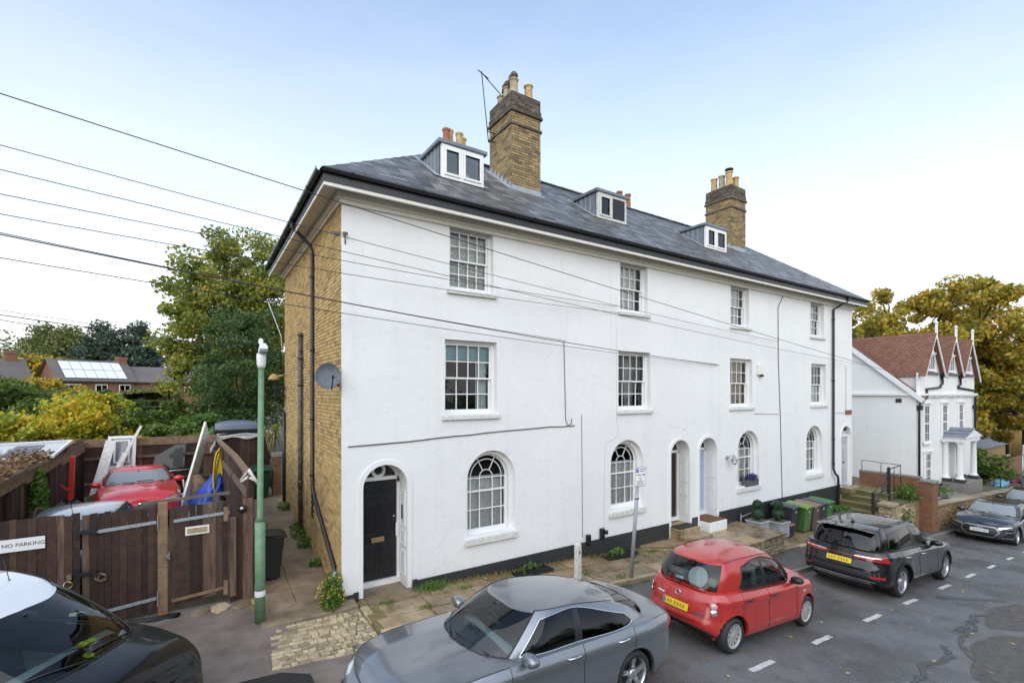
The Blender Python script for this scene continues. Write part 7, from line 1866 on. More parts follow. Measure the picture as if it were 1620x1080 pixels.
mb = MB();mb.beam((HX0-.15,HY-.32,HZ-.30),(HX0-.15,RYM,RZ-.12),.06,.22);mb.build('bargeboard',W_['white'],NB)
GC = [31.75,34.8,37.7];GWd = 1.42;GZ0,GZ1 = .98,3.05
for k,gx in enumerate(GC):
    mb = MB();yf = HY-.05
    mb.add([(gx-GWd,yf,GZ0-1.2),(gx+GWd,yf,GZ0-1.2),(gx+GWd,yf,GZ0),(gx,yf,GZ1),(gx-GWd,yf,GZ0)],[(0,1,2,3,4)])
    mb.quad((gx-GWd,yf,GZ0-1.2),(gx-GWd,RYM-.8,GZ0-1.2),(gx-GWd,RYM-.8,GZ0),(gx-GWd,yf,GZ0));mb.quad((gx+GWd,yf,GZ0-1.2),(gx+GWd,RYM-.8,GZ0-1.2),(gx+GWd,RYM-.8,GZ0),(gx+GWd,yf,GZ0))
    gb = mb.build('gable',W_['stucco'],NB,fix=False)
    yb = RYM+.1
    for sg in (-1,1):
        e = 1.08
        tiled('roof_tile',(gx+sg*GWd*e,yf-.28,GZ0-.16),(gx+sg*GWd*e,yb,GZ0-.16),(gx,yb,GZ1+.05),(gx,yf-.28,GZ1+.05),gb) if sg < 0 else tiled('roof_tile',(gx+sg*GWd*e,yb,GZ0-.16),(gx+sg*GWd*e,yf-.28,GZ0-.16),(gx,yf-.28,GZ1+.05),(gx,yb,GZ1+.05),gb)
        mb = MB();mb.beam((gx+sg*GWd*1.12,yf-.26,GZ0-.42),(gx,yf-.26,GZ1-.04),.05,.20,up=(0,1,0)) if False else mb.add([(gx+sg*GWd*1.12,yf-.27,GZ0-.38),(gx+sg*GWd*1.12,yf-.27,GZ0-.18),(gx,yf-.27,GZ1+.06),(gx,yf-.27,GZ1-.12),(gx+sg*GWd*1.12,yf-.22,GZ0-.38),(gx+sg*GWd*1.12,yf-.22,GZ0-.18),(gx,yf-.22,GZ1+.06),(gx,yf-.22,GZ1-.12)],[(0,1,2,3),(4,7,6,5),(0,4,5,1),(0,3,7,4)])
        mb.build('bargeboard',W_['white'],gb)
    mb = MB();mb.beam((gx,yf-.25,GZ1-.3),(gx,yf-.25,GZ1+.62),.09,.09);mb.lathe([(.07,0),(.09,.04),(.03,.12),(.001,.16)],8,(gx,yf-.25,GZ1+.5));mb.build('finial',W_['white'],gb)
    mb = MB();mb.box(gx-GWd*.8,gx+GWd*.8,yf-.14,yf-.001,GZ0-.02,GZ0+.07);mb.build('gable_ledge',W_['black'],gb)
    m_ = MB();y = yf-.04
    for q in ((-.48,-.42),(.42,.48),(-.17,-.13),(.13,.17)): m_.box(gx+q[0],gx+q[1],y-.03,y+.03,1.18,1.98)
    for q in ((1.16,1.22),(1.95,2.02)): m_.box(gx-.48,gx+.48,y-.032,y+.032,q[0],q[1])
    m_.box(gx-.56,gx+.56,y-.08,y+.02,1.10,1.16);m_.box(gx-.56,gx+.56,y-.07,y+.02,2.02,2.08)
    m_.add([(gx-.5,y,2.081),(gx+.5,y,2.081),(gx,y-.02,2.4)],[(0,1,2)]);wn = m_.build('window',W_['white'],gb)
    p = MB();
    for q in ((-.42,-.17),(-.13,.13),(.17,.42)):
        p = MB();p.quad((gx+q[0],y-.005,1.22),(gx+q[1],y-.005,1.22),(gx+q[1],y-.005,1.95),(gx+q[0],y-.005,1.95));p.build('pane',W_['darkpane'] if 'darkpane' in W_ else W_['cglassdark'],gb,fix=False)
def hsash(x,zb,zt,w=.78):
    m_ = MB();y = HY-.03
    for q in ((-w/2,-w/2+.07),(w/2-.07,w/2)): m_.box(x+q[0],x+q[1],y-.02,y+.02,zb,zt)
    for z in (zb,(zb+zt)/2-.03,zt-.07): m_.box(x-w/2+.071,x+w/2-.071,y-.02,y+.02,z,z+.07)
    for q in (-.11,.11): m_.box(x+q-.014,x+q+.014,y-.015,y+.015,zb+.071,zt-.071)
    for z in (lerp(zb,zt,.25),lerp(zb,zt,.75)): m_.box(x-w/2+.071,x+w/2-.071,y-.013,y+.013,z-.014,z+.014)
    m_.box(x-w/2-.1,x+w/2+.1,y-.12,y+.0,zb-.09,zb-.001);m_.box(x-w/2-.16,x-w/2-.001,y-.05,y+.02,zb,zt+.05);m_.box(x+w/2+.001,x+w/2+.16,y-.05,y+.02,zb,zt+.05)
    m_.box(x-w/2-.2,x+w/2+.2,y-.10,y+.02,zt+.051,zt+.14)
    wn = m_.build('window',W_['white'],NB)
    for a,b_ in ((-w/2+.07,-.124),(-.096,.096),(.124,w/2-.07)):
        for c,d in ((zb+.07,lerp(zb,zt,.48)),(lerp(zb,zt,.52),zt-.07)):
            p = MB();p.quad((x+a,y-.004,c),(x+b_,y-.004,c),(x+b_,y-.004,d),(x+a,y-.004,d));p.build('pane',W_['cglassdark'],wn,fix=False)
for x_ in (31.3,34.0,36.7): hsash(x_,-2.55,-.62)
hsash(31.5,-4.75,-3.1)
mb = MB();mb.box(33.55,36.45,8.0,9.0,-5.6,-4.78);mb.build('porch_floor',W_['kerb'],NB)
for x_,y_ in ((33.85,8.3),(36.15,8.3),(33.85,8.88),(36.15,8.88)):
    mb = MB();mb.box(x_-.22,x_+.22,y_-.22,min(8.99,y_+.22),-4.779,-4.6);mb.build('column_base',W_['plinth'],NB)
    mb = MB();mb.lathe([(.20,-4.599),(.20,-4.55),(.15,-4.5),(.14,-4.4),(.115,-2.8),(.13,-2.76),(.165,-2.7),(.165,-2.62)],18,(x_,y_,0));mb.build('column',W_['white'],NB)
mb = MB();mb.box(33.62,36.38,8.08,8.99,-2.62,-2.42);mb.box(33.55,36.45,8.02,8.99,-2.419,-2.34);mb.add([(33.55,8.02,-2.34),(36.45,8.02,-2.34),(35,8.02,-1.96)],[(0,1,2)]);mb.build('entablature',W_['white'],NB)
mb = MB();mb.add([(33.45,7.95,-2.335),(33.45,9.0,-2.335),(35,9.0,-1.9),(35,7.95,-1.9),(36.55,7.95,-2.335),(36.55,9.0,-2.335)],[(0,1,2,3),(3,2,5,4)])
for t in (.33,.66): mb.beam((lerp(33.45,35,t),7.95,lerp(-2.335,-1.9,t)+.015),(lerp(33.45,35,t),9.0,lerp(-2.335,-1.9,t)+.015),.05,.03)
mb.build('porch_roof',W_['lead'],NB,fix=False)
mb = MB();mb.box(34.4,35.6,HY-.04,HY-.001,-4.77,-2.65);mb.build('front_door',W_['doorgrey'],NB)
def npipe(pts): pipe('drainpipe',pts,.055,'gutter',NB)
npipe([(30.25,HY-.12,HZ-.05),(30.1,HY-.14,-.5),(30.05,HY-.1,-.7),(30.05,HY-.1,-6)])
npipe([(33.28,HY-.12,GZ0-.1),(33.28,HY-.14,GZ0-.5),(33.0,HY-.12,GZ0-.62),(33.0,HY-.12,.28),(31.0,HY-.12,.18),(31.0,HY-.14,-.25),(30.3,HY-.14,-.45)])
npipe([(36.25,HY-.12,GZ0-.1),(36.25,HY-.14,GZ0-.5),(35.95,HY-.12,GZ0-.62),(35.95,HY-.12,.28),(39.0,HY-.12,.12),(39.0,HY-.12,-.6),(39.05,HY-.1,-.8),(39.05,HY-.1,-6)])
for x_ in (33.28,36.25): mb = MB();mb.box(x_-.14,x_+.14,HY-.25,HY-.05,GZ0-.12,GZ0+.08);mb.build('hopper',W_['black'],NB)
for x_,z_ in ((30.08,-.75),(39.03,-.85)): mb = MB();mb.box(x_-.12,x_+.12,HY-.22,HY-.04,z_-.12,z_+.12);mb.build('hopper',W_['black'],NB)
mb = MB();mb.box(HX0-.03,HX0-.001,9.6,9.85,-.5,-.3);mb.build('air_brick',W_['plastic'],NB)
FB = thing('brick_block','yellow brick building with dark drainpipes behind the big autumn tree','building',(72,15,-9))
mb = MB();mb.box(69,75,14,24,-11,2.2);mb.build('wall',W_['stockwall'],FB)
mb = MB();mb.box(75.02,92,13.4,24,-11,2.6);mb.build('wing_wall',W_['brick'],FB)
for x_,y_ in ((68.85,15.2),(70.5,13.85),(75.4,13.25),(79,13.25)): mb = MB();mb.tube([(x_,y_,-10),(x_,y_,2)],.14,8);mb.build('drainpipe',W_['gutter'],FB)
for x_ in (72.5,77.2,81.5):
    for z_ in (-6.6,-3.2,-.2):
        yy = 14 if x_ < 75 else 13.4
        mb = MB();mb.box(x_-.55,x_+.55,yy-.07,yy-.01,z_,z_+1.8);w__ = mb.build('window',W_['cglassdark'],FB);mb = MB();mb.box(x_-.65,x_+.65,yy-.15,yy-.01,z_-.2,z_-.001);mb.build('sill',W_['white'],w__)
mb = MB();mb.add([(60,13.2,-5.2),(68.9,13.2,-5.2),(68.9,16,-4.0),(60,16,-4.0)],[(0,1,2,3)]);mb.build('lean_to_roof',W_['lead'],FB,fix=False)
mb = MB();mb.box(60.2,68.8,13.4,13.6,-10,-5.3);mb.build('lean_to_wall',W_['stockwall'],FB)
BW = thing('far_brick_wall','distant brown brick wall closing the street beyond the gabled house','wall',(60,12,-8))
mb = MB();mb.box(52,80,12.2,12.45,-11,-6.3);mb.build('wall',W_['redbrick'],BW)
GD = thing('garage','white garage with ribbed door beyond the far brick wall','garage',(78,11,-9))
mb = MB();mb.box(72,84,10.6,12.1,-11,-4.6);mb.build('wall',W_['white'],GD)
for i in range(9): mb = MB();mb.box(72.3,78,10.54,10.599,-8.2+i*.36,-7.88+i*.36);mb.build('door_rib',W_['whitewood'],GD)
FF = thing('iron_fence','thin black rail fence beyond the porch of the gabled house','fence',(43,10,-6.8))
for x_ in frange(39.8,48,1.6): mb = MB();mb.tube([(x_,9.6,-8),(x_,9.6,-5.45)],.035,6);mb.build('post',W_['blackiron'],FF)
for z_ in (-5.5,-6.1): mb = MB();mb.tube([(39.8,9.6,z_),(48,9.6,z_-.3)],.022,6);mb.build('rail',W_['blackiron'],FF)
W_['blueplay'] = pmat('light_blue_cloth',(.18,.45,.62),.7,var=.3,vs=2);W_['redplay'] = pmat('red_cloth',(.5,.05,.08),.7,c2=(.12,.06,.3),vs=2)
for nm,lb,ct,x_,y_,z_,m_n,r in (('paddling_pool','crumpled pale blue paddling pool behind the far iron fence','paddling pool',51.5,10.3,-6.9,'blueplay',1.0),('toy_heap','heap of red and purple play things against the far wall','toys',56,10.4,-7.0,'redplay',1.2)):
    mb = MB();r2 = random.Random(4);mb.lathe([(.001,-.2),(r*.9,-.25),(r,0),(r*.7,.25),(.001,.3)],14,(0,0,0));mb.v = [(x_+a*1.2+r2.uniform(-.2,.2),y_+b_*.5+r2.uniform(-.05,.05),z_+c+r2.uniform(-.15,.15)) for a,b_,c in mb.v]
    o = mb.build(nm,W_[m_n]);tag(o,lb,ct)
fs = thing('far_sign_post','pale sign post by the far fence with a white sign','sign post',(50.8,9.2,-7))
mb = MB();mb.tube([(50.8,9.0,-8),(50.8,9.0,-3.8)],.06,8);mb.build('pole',W_['steel'],fs);mb = MB();mb.box(50.5,51.1,8.92,8.94,-4.5,-3.8);mb.build('sign_plate',W_['tape'],fs)
# ---------------------------------------------------------------- gates, fences and yard
W_['plank'] = pmat('dark_brown_fence_board',(.058,.027,.017),.75,c2=(.025,.012,.009),vs=7,bump=.5,bs=26,bdist=.01,island=.45,fine=.25)
W_['plankworn'] = pmat('scuffed_fence_board',(.048,.024,.015),.78,c2=(.16,.10,.07),vs=11,st=(1,1,.13),bump=.5,bs=26,bdist=.01,island=.4,fine=.45)
W_['bare'] = pmat('bare_timber',(.29,.18,.10),.75,var=.35,vs=9,bump=.3)
W_['greywood'] = pmat('grey_brown_timber',(.17,.125,.085),.8,var=.4,vs=7,bump=.4,bs=30)
W_['rot'] = pmat('rotten_brown_timber',(.14,.085,.05),.85,c2=(.26,.18,.11),vs=6,bump=.6,bs=25)
W_['galv'] = pmat('galvanised_strap',(.50,.54,.58),.42,metal=.55,var=.3,vs=30)
def boards(parent,p,q,zb,zt,w=.14,th=.02,worn=.2,mt='plank',gap=.004,name='board',side=None,maxn=400):
    """vertical boards from p to q (2-D); zb, zt callables of t; each board an object"""
    p,q = Vector(p),Vector(q);ln = (q-p).length;u = (q-p).normalized();n_ = Vector((u.y,-u.x));s = 0;k = 0
    while s < ln-.03:
        ww = min(w*rnd.uniform(.85,1.12),ln-s);tm = (s+ww/2)/ln;jt = rnd.uniform(-.02,.012);jn = (.006 if k % 2 else 0)+rnd.uniform(0,.004)
        a,b_ = p+u*(s+gap/2),p+u*(s+ww-gap/2);mb = MB();vs = []
        e = rnd.uniform(-.008,.008)
        for c,zz in ((a,zb(tm)),(b_,zb(tm)),(b_,zt(tm)+jt+e),(a,zt(tm)+jt)):
            vs.append((c.x+n_.x*(jn+th),c.y+n_.y*(jn+th),zz))
        for c,zz in ((a,zb(tm)),(b_,zb(tm)),(b_,zt(tm)+jt+e),(a,zt(tm)+jt)):
            vs.append((c.x+n_.x*jn,c.y+n_.y*jn,zz))
        mb.add(vs,[(0,1,2,3),(7,6,5,4),(0,4,5,1),(1,5,6,2),(2,6,7,3),(3,7,4,0)])
        mb.build(name,W_['plankworn' if rnd.random() < worn else mt],parent);s += ww;k += 1
GY = 10.3
def gate(name,label,x0,x1,zt,group=None,zb0=None):
    g = thing(name,label,'gate',((x0+x1)/2,GY,-3.87),0,group)
    boards(g,(x0,GY),(x1,GY),lambda t: lerp(*(zb0 or (-3.80,-3.80)),t),lambda t: zt,w=.095,worn=.4)
    return g
g1_ = gate('wooden_gate','brown board gate leaf hung on the pale bare timber post',-1.60,-.63,-1.97,zb0=(-3.80,-3.76))
g2_ = gate('wooden_gate','brown board gate leaf with the small wooden name board on it',-.45,.44,-1.99,zb0=(-3.74,-3.66))
g0 = thing('board_fence','brown board fence carrying the white lettered sign by the gates','fence',(-2.6,GY,-3.87))
boards(g0,(-6.0,GY),(-1.61,GY),lambda t: -3.86,lambda t: -1.95,w=.105,worn=.35)
g3_ = thing('corner_fence','narrow brown fence panel between the gate and the green lamp post','fence',(.65,GY,-3.87))
boards(g3_,(.46,GY),(.84,GY),lambda t: -3.87,lambda t: -1.99,w=.19,worn=.3)
mb = MB();mb.box(.46,.56,GY-.10,GY-.03,-3.75,-2.3);mb.build('cover_board',W_['plankworn'],g3_)
gp_ = thing('gate_post','pale patched timber gate post between the two gate leaves','post',(-.54,GY,-3.87))
for z0,z1,mt in ((-2.62,-1.90,'bare'),(-3.02,-2.625,'rot'),(-3.78,-3.025,'bare'),(-4.0,-3.785,'terracottared')):
    mb = MB();mb.box(-.61,-.47,GY-.07,GY+.07,z0,z1);bevel(mb.build('post_section',W_[mt],gp_),.008)
mb = MB();mb.box(-.46,-.44,GY-.07,GY-.03,-2.9,-2.78);mb.lathe([(.03,0),(.03,.02)],10,(-.47,GY-.09,-2.84),'y');mb.build('gate_lock',W_['steel'],gp_)
def strap(parent,p,q,mt='galv',plate_=True):
    mb = MB();a,b_ = Vector((p[0],GY-.042,p[1])),Vector((q[0],GY-.042,q[1]));d = (b_-a).normalized()
    mb.beam(tuple(a),tuple(b_),.012,.055,up=(0,0,1));mb.add([tuple(a+Vector((0,-.006,.027))),tuple(a-d*.05+Vector((0,-.006,0))),tuple(a+Vector((0,-.006,-.027)))],[(0,1,2)])
    if plate_: mb.beam((q[0]+.02,GY-.08,q[1]-.12),(q[0]+.02,GY-.08,q[1]+.12),.05,.012)
    for k in range(5):
        c = a.lerp(b_,(k+.5)/5);mb.lathe([(.013,0),(.010,-.006),(.001,-.008)],6,(c.x,c.y-.006,c.z),'y')
    return mb.build('hinge_strap',W_[mt],parent)
strap(g1_,(-1.39,-2.27),(-.63,-2.23));strap(g1_,(-1.41,-3.61),(-.63,-3.54))
strap(g2_,(.35,-2.21),(-.39,-2.25),plate_=False);strap(g2_,(.35,-3.58),(-.42,-3.64),'bare',False)
for z_ in (-2.22,-3.57): mb = MB();mb.box(.36,.43,GY-.05,GY-.035,z_-.14,z_+.12);mb.build('hinge_plate',W_['bare'],g2_)
mb = MB();mb.box(-.22,.14,GY-.05,GY-.034,-2.53,-2.38);np_ = mb.build('name_board',W_['soffit'],g2_)
mb = MB();mb.box(-.19,.11,GY-.056,GY-.051,-2.50,-2.41);mb.build('board_inset',W_['sett'],np_)
for z_,lab in ((-2.25,'upper'),(-2.93,'lower')):
    mb = MB();mb.box(-1.70,-1.62,GY-.05,GY-.034,z_-.09,z_+.09);mb.box(-1.62,-1.42,GY-.055,GY-.034,z_-.03,z_+.03);mb.box(-1.46,-1.42,GY-.08,GY-.056,z_-.06,z_+.04);mb.build('hasp',W_['blackiron'],g1_)
def ring(parent,c,r,nm,m,tube_=.008,sq=1):
    mb = MB();mb.tube([(c[0]+r*math.cos(2*PI*i/18),c[1]-.02*math.sin(2*PI*i/9),c[2]+r*sq*math.sin(2*PI*i/18)) for i in range(19)],tube_,6,caps=False);return mb.build(nm,W_[m],parent)
ring(g1_,(-1.76,GY-.06,-3.06),.055,'pull_ring','brass');ring(g1_,(-1.36,GY-.06,-3.01),.07,'rope_ring','greywood',.012,.8);ring(g1_,(-1.34,GY-.07,-3.03),.055,'rope_ring','greywood',.010)
mb = MB();mb.box(-1.78,-1.72,GY-.07,GY-.035,-2.98,-2.90);mb.build('padlock',W_['brass'],g1_)
sg_ = thing('parking_sign','white sign with black capitals reading NO PARKING on the brown fence','sign',(-2.35,GY-.04,-2.3))
mb = MB();mb.box(-2.60,-2.03,GY-.052,GY-.042,-2.42,-2.23);pl_ = mb.build('sign_plate',W_['tape'],sg_)
tm = text_mb('NO PARKING',.079);place_mb(tm,frameM((-2.27,GY-.0535,-2.325),(1,0,0),(0,0,1)));tm.build('sign_lettering',W_['ink'],pl_,fix=False)
mb = MB();mb.beam((-.85,GY-.0+.04,-1.90),(.46,GY+.04,-1.86),.05,.05);mb.build('top_rail',W_['greywood'],g2_)
cl_ = thing('corner_light','small round black solar light on the corner fence post','lamp',(.66,GY-.06,-2.2))
mb = MB();mb.lathe([(.001,0),(.06,-.01),(.075,-.04),(.06,-.075),(.001,-.085)],14,(.67,GY-.02,-2.17),'y');mb.build('lamp_body',W_['black'],cl_);mb = MB();mb.lathe([(.001,-.09),(.03,-.086)],10,(.65,GY-.02,-2.15),'y');mb.build('lens',W_['tape'],cl_)
sf = thing('yard_side_fence','tall brown board fence along the alley with a sagging top rail','fence',(.7,14,-3.6))
SFt = lambda t: lerp(-1.62,-1.44,t) + .05*math.sin(t*5)
boards(sf,(.45,18.8),(.84,10.36),lambda t: zyard(lerp(18.8,10.36,t))-.05,lambda t: SFt(1-t),w=.16,worn=.25)
for a,b_ in ((10.36,13.2),(13.2,16.0),(16.0,18.8)):
    xa,xb = lerp(.84,.45,(a-10.36)/8.44),lerp(.84,.45,(b_-10.36)/8.44)
    mb = MB();mb.beam((xa-.03,a,SFt((a-10.36)/8.44)+.02),(xb-.03,b_,SFt((b_-10.36)/8.44)+.03),.11,.07);mb.build('top_rail',W_['rot'],sf)
    mb = MB();mb.beam((xa-.06,a+.3,-2.0),(xb-.06,b_-.2,-1.95),.05,.13);mb.build('cross_rail',W_['greywood'],sf)
    mb = MB();mb.beam((xa-.06,a+.2,-2.75),(xb-.06,b_-.8,-3.1),.05,.11);mb.build('cross_rail',W_['bare'],sf)
mb = MB();mb.beam((.80,10.45,-3.9),(.80,10.45,-1.60),.12,.12);mb.build('post',W_['plankworn'],sf)
for k,zz in enumerate((.04,.16)):
    mb = MB();mb.tube([(.66,10.5,-1.72+zz*.3),(.78,10.4,-1.64+zz),(.95,10.35,-1.70-zz*.5)],[.03,.045,.025],7);mb.build('rag',W_['whitewood'],sf)
bf = thing('board_fence','long dark board fence with pale capping at the back of the yard','fence',(-1.3,19,-3.3))
boards(bf,(-6.2,19.1),(.45,19.1),lambda t: -3.4,lambda t: -1.62,w=.17,worn=.15)
for k in range(3): mb = MB();mb.box(-6.2+k*2.23,-6.2+(k+1)*2.23-.01,19.04,19.16,-1.66,-1.42);mb.build('capping',W_['rot'],bf)
for z_ in (-2.0,-2.75): mb = MB();mb.box(-6.2,.44,19.0,19.06,z_-.04,z_+.04);mb.build('rail',W_['greywood'],bf)
ls = thing('lean_to_shed','dark timber lean-to along the yard with dead leaves on its roof','shed',(-3.4,14.5,-3.5))
boards(ls,(-2.92,10.4),(-2.92,18.9),lambda t: -3.8,lambda t: -1.75,w=.2,worn=.1)
for a,b_ in ((10.35,13.0),(13.0,15.8),(15.8,18.6)): mb = MB();mb.beam((-2.86,a,-1.66),(-2.86,b_-.01,-1.60),.08,.24);mb.build('eaves_beam',W_['rot'],ls)
for y_ in (12.0,14.6,17.0): mb = MB();mb.box(-2.87,-2.79,y_-.06,y_+.06,-3.9,-1.78);mb.build('post',W_['plank'],ls)
mb = MB();mb.beam((-2.80,11.6,-2.7),(-2.80,14.2,-2.35),.05,.11);mb.build('brace',W_['greywood'],ls)
mb = MB();mb.add([(-2.8,10.3,-1.53),(-2.8,18.9,-1.47),(-6.2,18.9,-1.25),(-6.2,10.3,-1.30),(-2.8,10.3,-1.58),(-2.8,18.9,-1.52)],[(0,1,2,3),(0,4,5,1)]);mb.build('felt_roof',W_['greywood'],ls,fix=False)
W_['deadleaf'] = leafmat('dead_leaf',[(.20,.11,.04),(.30,.17,.07),(.12,.07,.03),(.36,.24,.09)],.2)
mb = MB()
for _ in range(2600):
    y_ = rnd.uniform(10.4,18.6);x_ = -2.80 - abs(rnd.gauss(0,.45));z_ = -1.50 + .008*(y_-10.3) + (-2.8-x_)*.065 + rnd.uniform(0,.10)
    if x_ < -4.4: continue
    d = Vector((rnd.gauss(0,.5),rnd.gauss(0,.5),1)).normalized();e = d.orthogonal().normalized();f_ = d.cross(e);s_ = rnd.uniform(.02,.06);p = Vector((x_,y_,z_));mb.add([tuple(p-e*s_),tuple(p-f_*s_*.7),tuple(p+e*s_),tuple(p+f_*s_*.7)],[(0,1,2,3)])
o = mb.build('fallen_leaves',W_['deadleaf'],ls,fix=False);o['kind'] = 'stuff'
W_['solar'] = pmat('solar_cell_blue_grey',(.16,.19,.23),.25,coat=1,var=.2,vs=2)
sp_ = thing('solar_panel','large pale framed solar panel lying on the leafy lean-to roof','solar panel',(-4.6,16.8,-1.3))
Mp = frameM((-4.05,15.6,-1.36),(1,0,.02),(0,.99,.10))
mb = MB();mb.box(-1.1,1.25,-.9,.9,-.02,.0);place_mb(mb,Mp).build('panel',W_['solar'],sp_)
for q in ((-1.15,1.3,-.96,-.9),(-1.15,1.3,.9,.96),(-1.15,-1.1,-.9,.9),(1.25,1.3,-.9,.9)): mb = MB();mb.box(q[0],q[1],q[2],q[3],-.03,.03);place_mb(mb,Mp).build('frame',W_['tape'],sp_)
mb = MB();mb.box(.35,.85,-.75,.55,.003,.02);pn_ = place_mb(mb,Mp).build('small_panel',W_['grey'],sp_)
for i in range(4):
    for j in range(6): mb = MB();mb.box(.39+i*.11,.49+i*.11,-.70+j*.2,-.52+j*.2,.021,.024);place_mb(mb,Mp).build('cell',W_['dish'],pn_)
mb = MB();leafball(mb,(-2.78,13.6,-2.3),.7,900,.05,sx=.18,sy=.55,sz=1.1);mb.tube([(-2.8,13.6,-3.7),(-2.8,13.6,-1.8)],.02,5);tag(mb.build('ivy',W_['green'],fix=False),'dark green ivy hanging down the front of the lean-to','ivy')
def lean(name,label,cat,p,q,w_,th,mt,up=(0,1,0)):
    mb = MB();mb.beam(p,q,w_,th,up=up);o_ = mb.build(name,W_[mt]);return tag(bevel(o_,.005),label,cat)
yz = zyard
lean('plank','wide white plank leaning steeply against the lean-to','plank',(-2.55,17.3,yz(17.3)),(-2.2,18.3,-1.42),.24,.03,'whitewood')
lean('plank','thin white pole leaning highest over the back fence','pole',(-2.35,17.2,-3.0),(-1.55,18.9,-1.05),.07,.05,'whitewood')
lean('plank','grey white weathered board leaning behind the brown crate','board',(-2.35,17.4,-3.2),(-1.92,18.8,-1.85),.15,.03,'whitewood')
W_['cream'] = pmat('cream_foam_board',(.66,.62,.48),.7,c2=(.75,.74,.70),vs=4,bump=.3)
lean('insulation_board','tall cream board leaning between the red roadster and the blue tarpaulin','board',(-.42,15.6,-3.35),(.18,18.5,-1.15),.55,.06,'cream',(1,0,.2))
lean('plank','dark post leaning beside the red jack','post',(-2.2,16.6,-3.35),(-2.15,16.9,-2.3),.10,.08,'greywood')
W_['jack'] = pmat('red_jack_paint',(.55,.03,.02),.4,var=.2)
jk = thing('vehicle_jack','upright red steel jack standing against the lean-to','jack',(-2.65,15.6,-3.4))
mb = MB();mb.beam((-2.66,15.6,-3.45),(-2.60,15.6,-1.55),.11,.09);mb.build('column',W_['jack'],jk)
mb = MB();mb.box(-2.8,-2.5,15.5,15.62,-2.9,-2.7);mb.beam((-2.62,15.5,-2.6),(-2.4,15.35,-2.85),.06,.06);mb.beam((-2.66,15.54,-2.35),(-2.8,15.5,-2.2),.05,.05);mb.build('carriage',W_['jack'],jk)
df = thing('door_frame','white plastic half glazed door leaning on the back fence','door',(-2.0,18.7,-3.3))
Md = frameM((-2.02,18.78,-2.30),(1,0,0),(.02,.12,1))
for q in ((-.34,-.26,-1.1,.98),(.26,.34,-1.1,.98),(-.259,.259,.90,.98),(-.259,.259,-.02,.08)): mb = MB();mb.box(q[0],q[1],q[2],q[3],-.035,.035);place_mb(mb,Md).build('stile',W_['white'],df)
mb = MB();mb.box(-.259,.259,.081,.899,-.01,.01);mb2 = place_mb(mb,Md);mb2.build('door_glass',W_['solar'],df)
mb = MB();mb.box(-.19,.19,.16,.20,-.03,.03);mb.box(-.19,-.15,.201,.82,-.03,.03);mb.box(.15,.19,.201,.82,-.03,.03);mb.box(-.19,.19,.82,.86,-.03,.03);place_mb(mb,Md).build('glazing_bead',W_['white'],df)
mb = MB();mb.box(-.259,.259,-1.0,-.021,-.012,.012);place_mb(mb,Md).build('lower_panel',W_['rot'],df)
dc = thing('deck_chair','yellow and navy striped deck chair fabric before the white door','deck chair',(-1.8,18.3,-3.2))
W_['navy'] = pmat('navy_stripe',(.03,.035,.10),.8);W_['yels'] = pmat('yellow_stripe',(.70,.55,.08),.8)
for i in range(7): mb = MB();x_ = -2.02+i*.075;mb.add([(x_,18.2,-3.1),(x_+.073,18.2,-3.1),(x_+.073,18.42,-2.42),(x_,18.42,-2.42)],[(0,1,2,3)]);mb.build('stripe',W_['navy' if i % 2 == 0 else 'yels'],dc,fix=False)
mb = MB();mb.tube([(-2.05,18.18,-3.3),(-2.05,18.45,-2.35)],.02,6);mb.tube([(-1.47,18.18,-3.3),(-1.47,18.45,-2.35)],.02,6);mb.tube([(-2.05,18.45,-2.4),(-1.47,18.45,-2.4)],.02,6);mb.build('chair_frame',W_['greywood'],dc)
def crate(label,c,sz,rot,mt='rot'):
    b_ = thing('wooden_crate',label,'crate',c);M = Euler(rot).to_matrix()
    for k in range(4):
        for sg in (-1,1):
            o_ = Vector(c) + M @ Vector((0,sg*sz[1]/2,-sz[2]/2 + (k+.5)*sz[2]/4));mb = MB();mb.obox(tuple(o_),(sz[0],.02,sz[2]/4-.008),M);mb.build('slat',W_[mt],b_)
    for sg in (-1,1): mb = MB();o_ = Vector(c) + M @ Vector((sg*sz[0]/2,0,0));mb.obox(tuple(o_),(.02,sz[1]-.03,sz[2]),M);mb.build('end_board',W_[mt],b_)
    mb = MB();mb.obox(tuple(Vector(c)+M @ Vector((0,0,-sz[2]/2+.01))),(sz[0]-.03,sz[1]-.03,.02),M);mb.build('base_board',W_[mt],b_)
crate('tilted brown slatted crate propped below the leaning white planks',(-2.05,16.2,-2.75),(.75,.4,.3),(.3,-.35,.25))
crate('small brown crate tipped on its side by the ivy',(-2.55,13.0,-2.55),(.5,.35,.25),(.5,.5,.3),'greywood')
W_['tarp'] = pmat('blue_tarpaulin',(.035,.085,.42),.42,var=.3,vs=3)
mb = MB();r2 = random.Random(12)
def tarpf(u,v):
    a = u*2*PI;r = lerp(.50,.16,v**1.3)*(1+.22*math.sin(3*a+2*v)+.16*math.sin(7*a+5*v)+.08*math.sin(13*a-9*v)+.06*math.sin(23*a+6*v));return (.16+r*math.cos(a)*1.0+.30*v,15.9+r*math.sin(a)*1.1,-3.40+1.10*v + .05*math.sin(5*a+3*v))
mb.grid(tarpf,56,20);tag(mb.build('tarpaulin',W_['tarp'],fix=False),'crumpled bright blue tarpaulin heaped by the yard side fence','tarpaulin')
mb = MB();
def sackf(u,v): a = u*2*PI;r = .34*math.sin(PI*min(1,v*.9+.08))*(1+.12*math.sin(5*a+3*v)+.07*math.sin(9*a));return (.02+r*math.cos(a),15.0+r*math.sin(a),-3.45+.55*v)
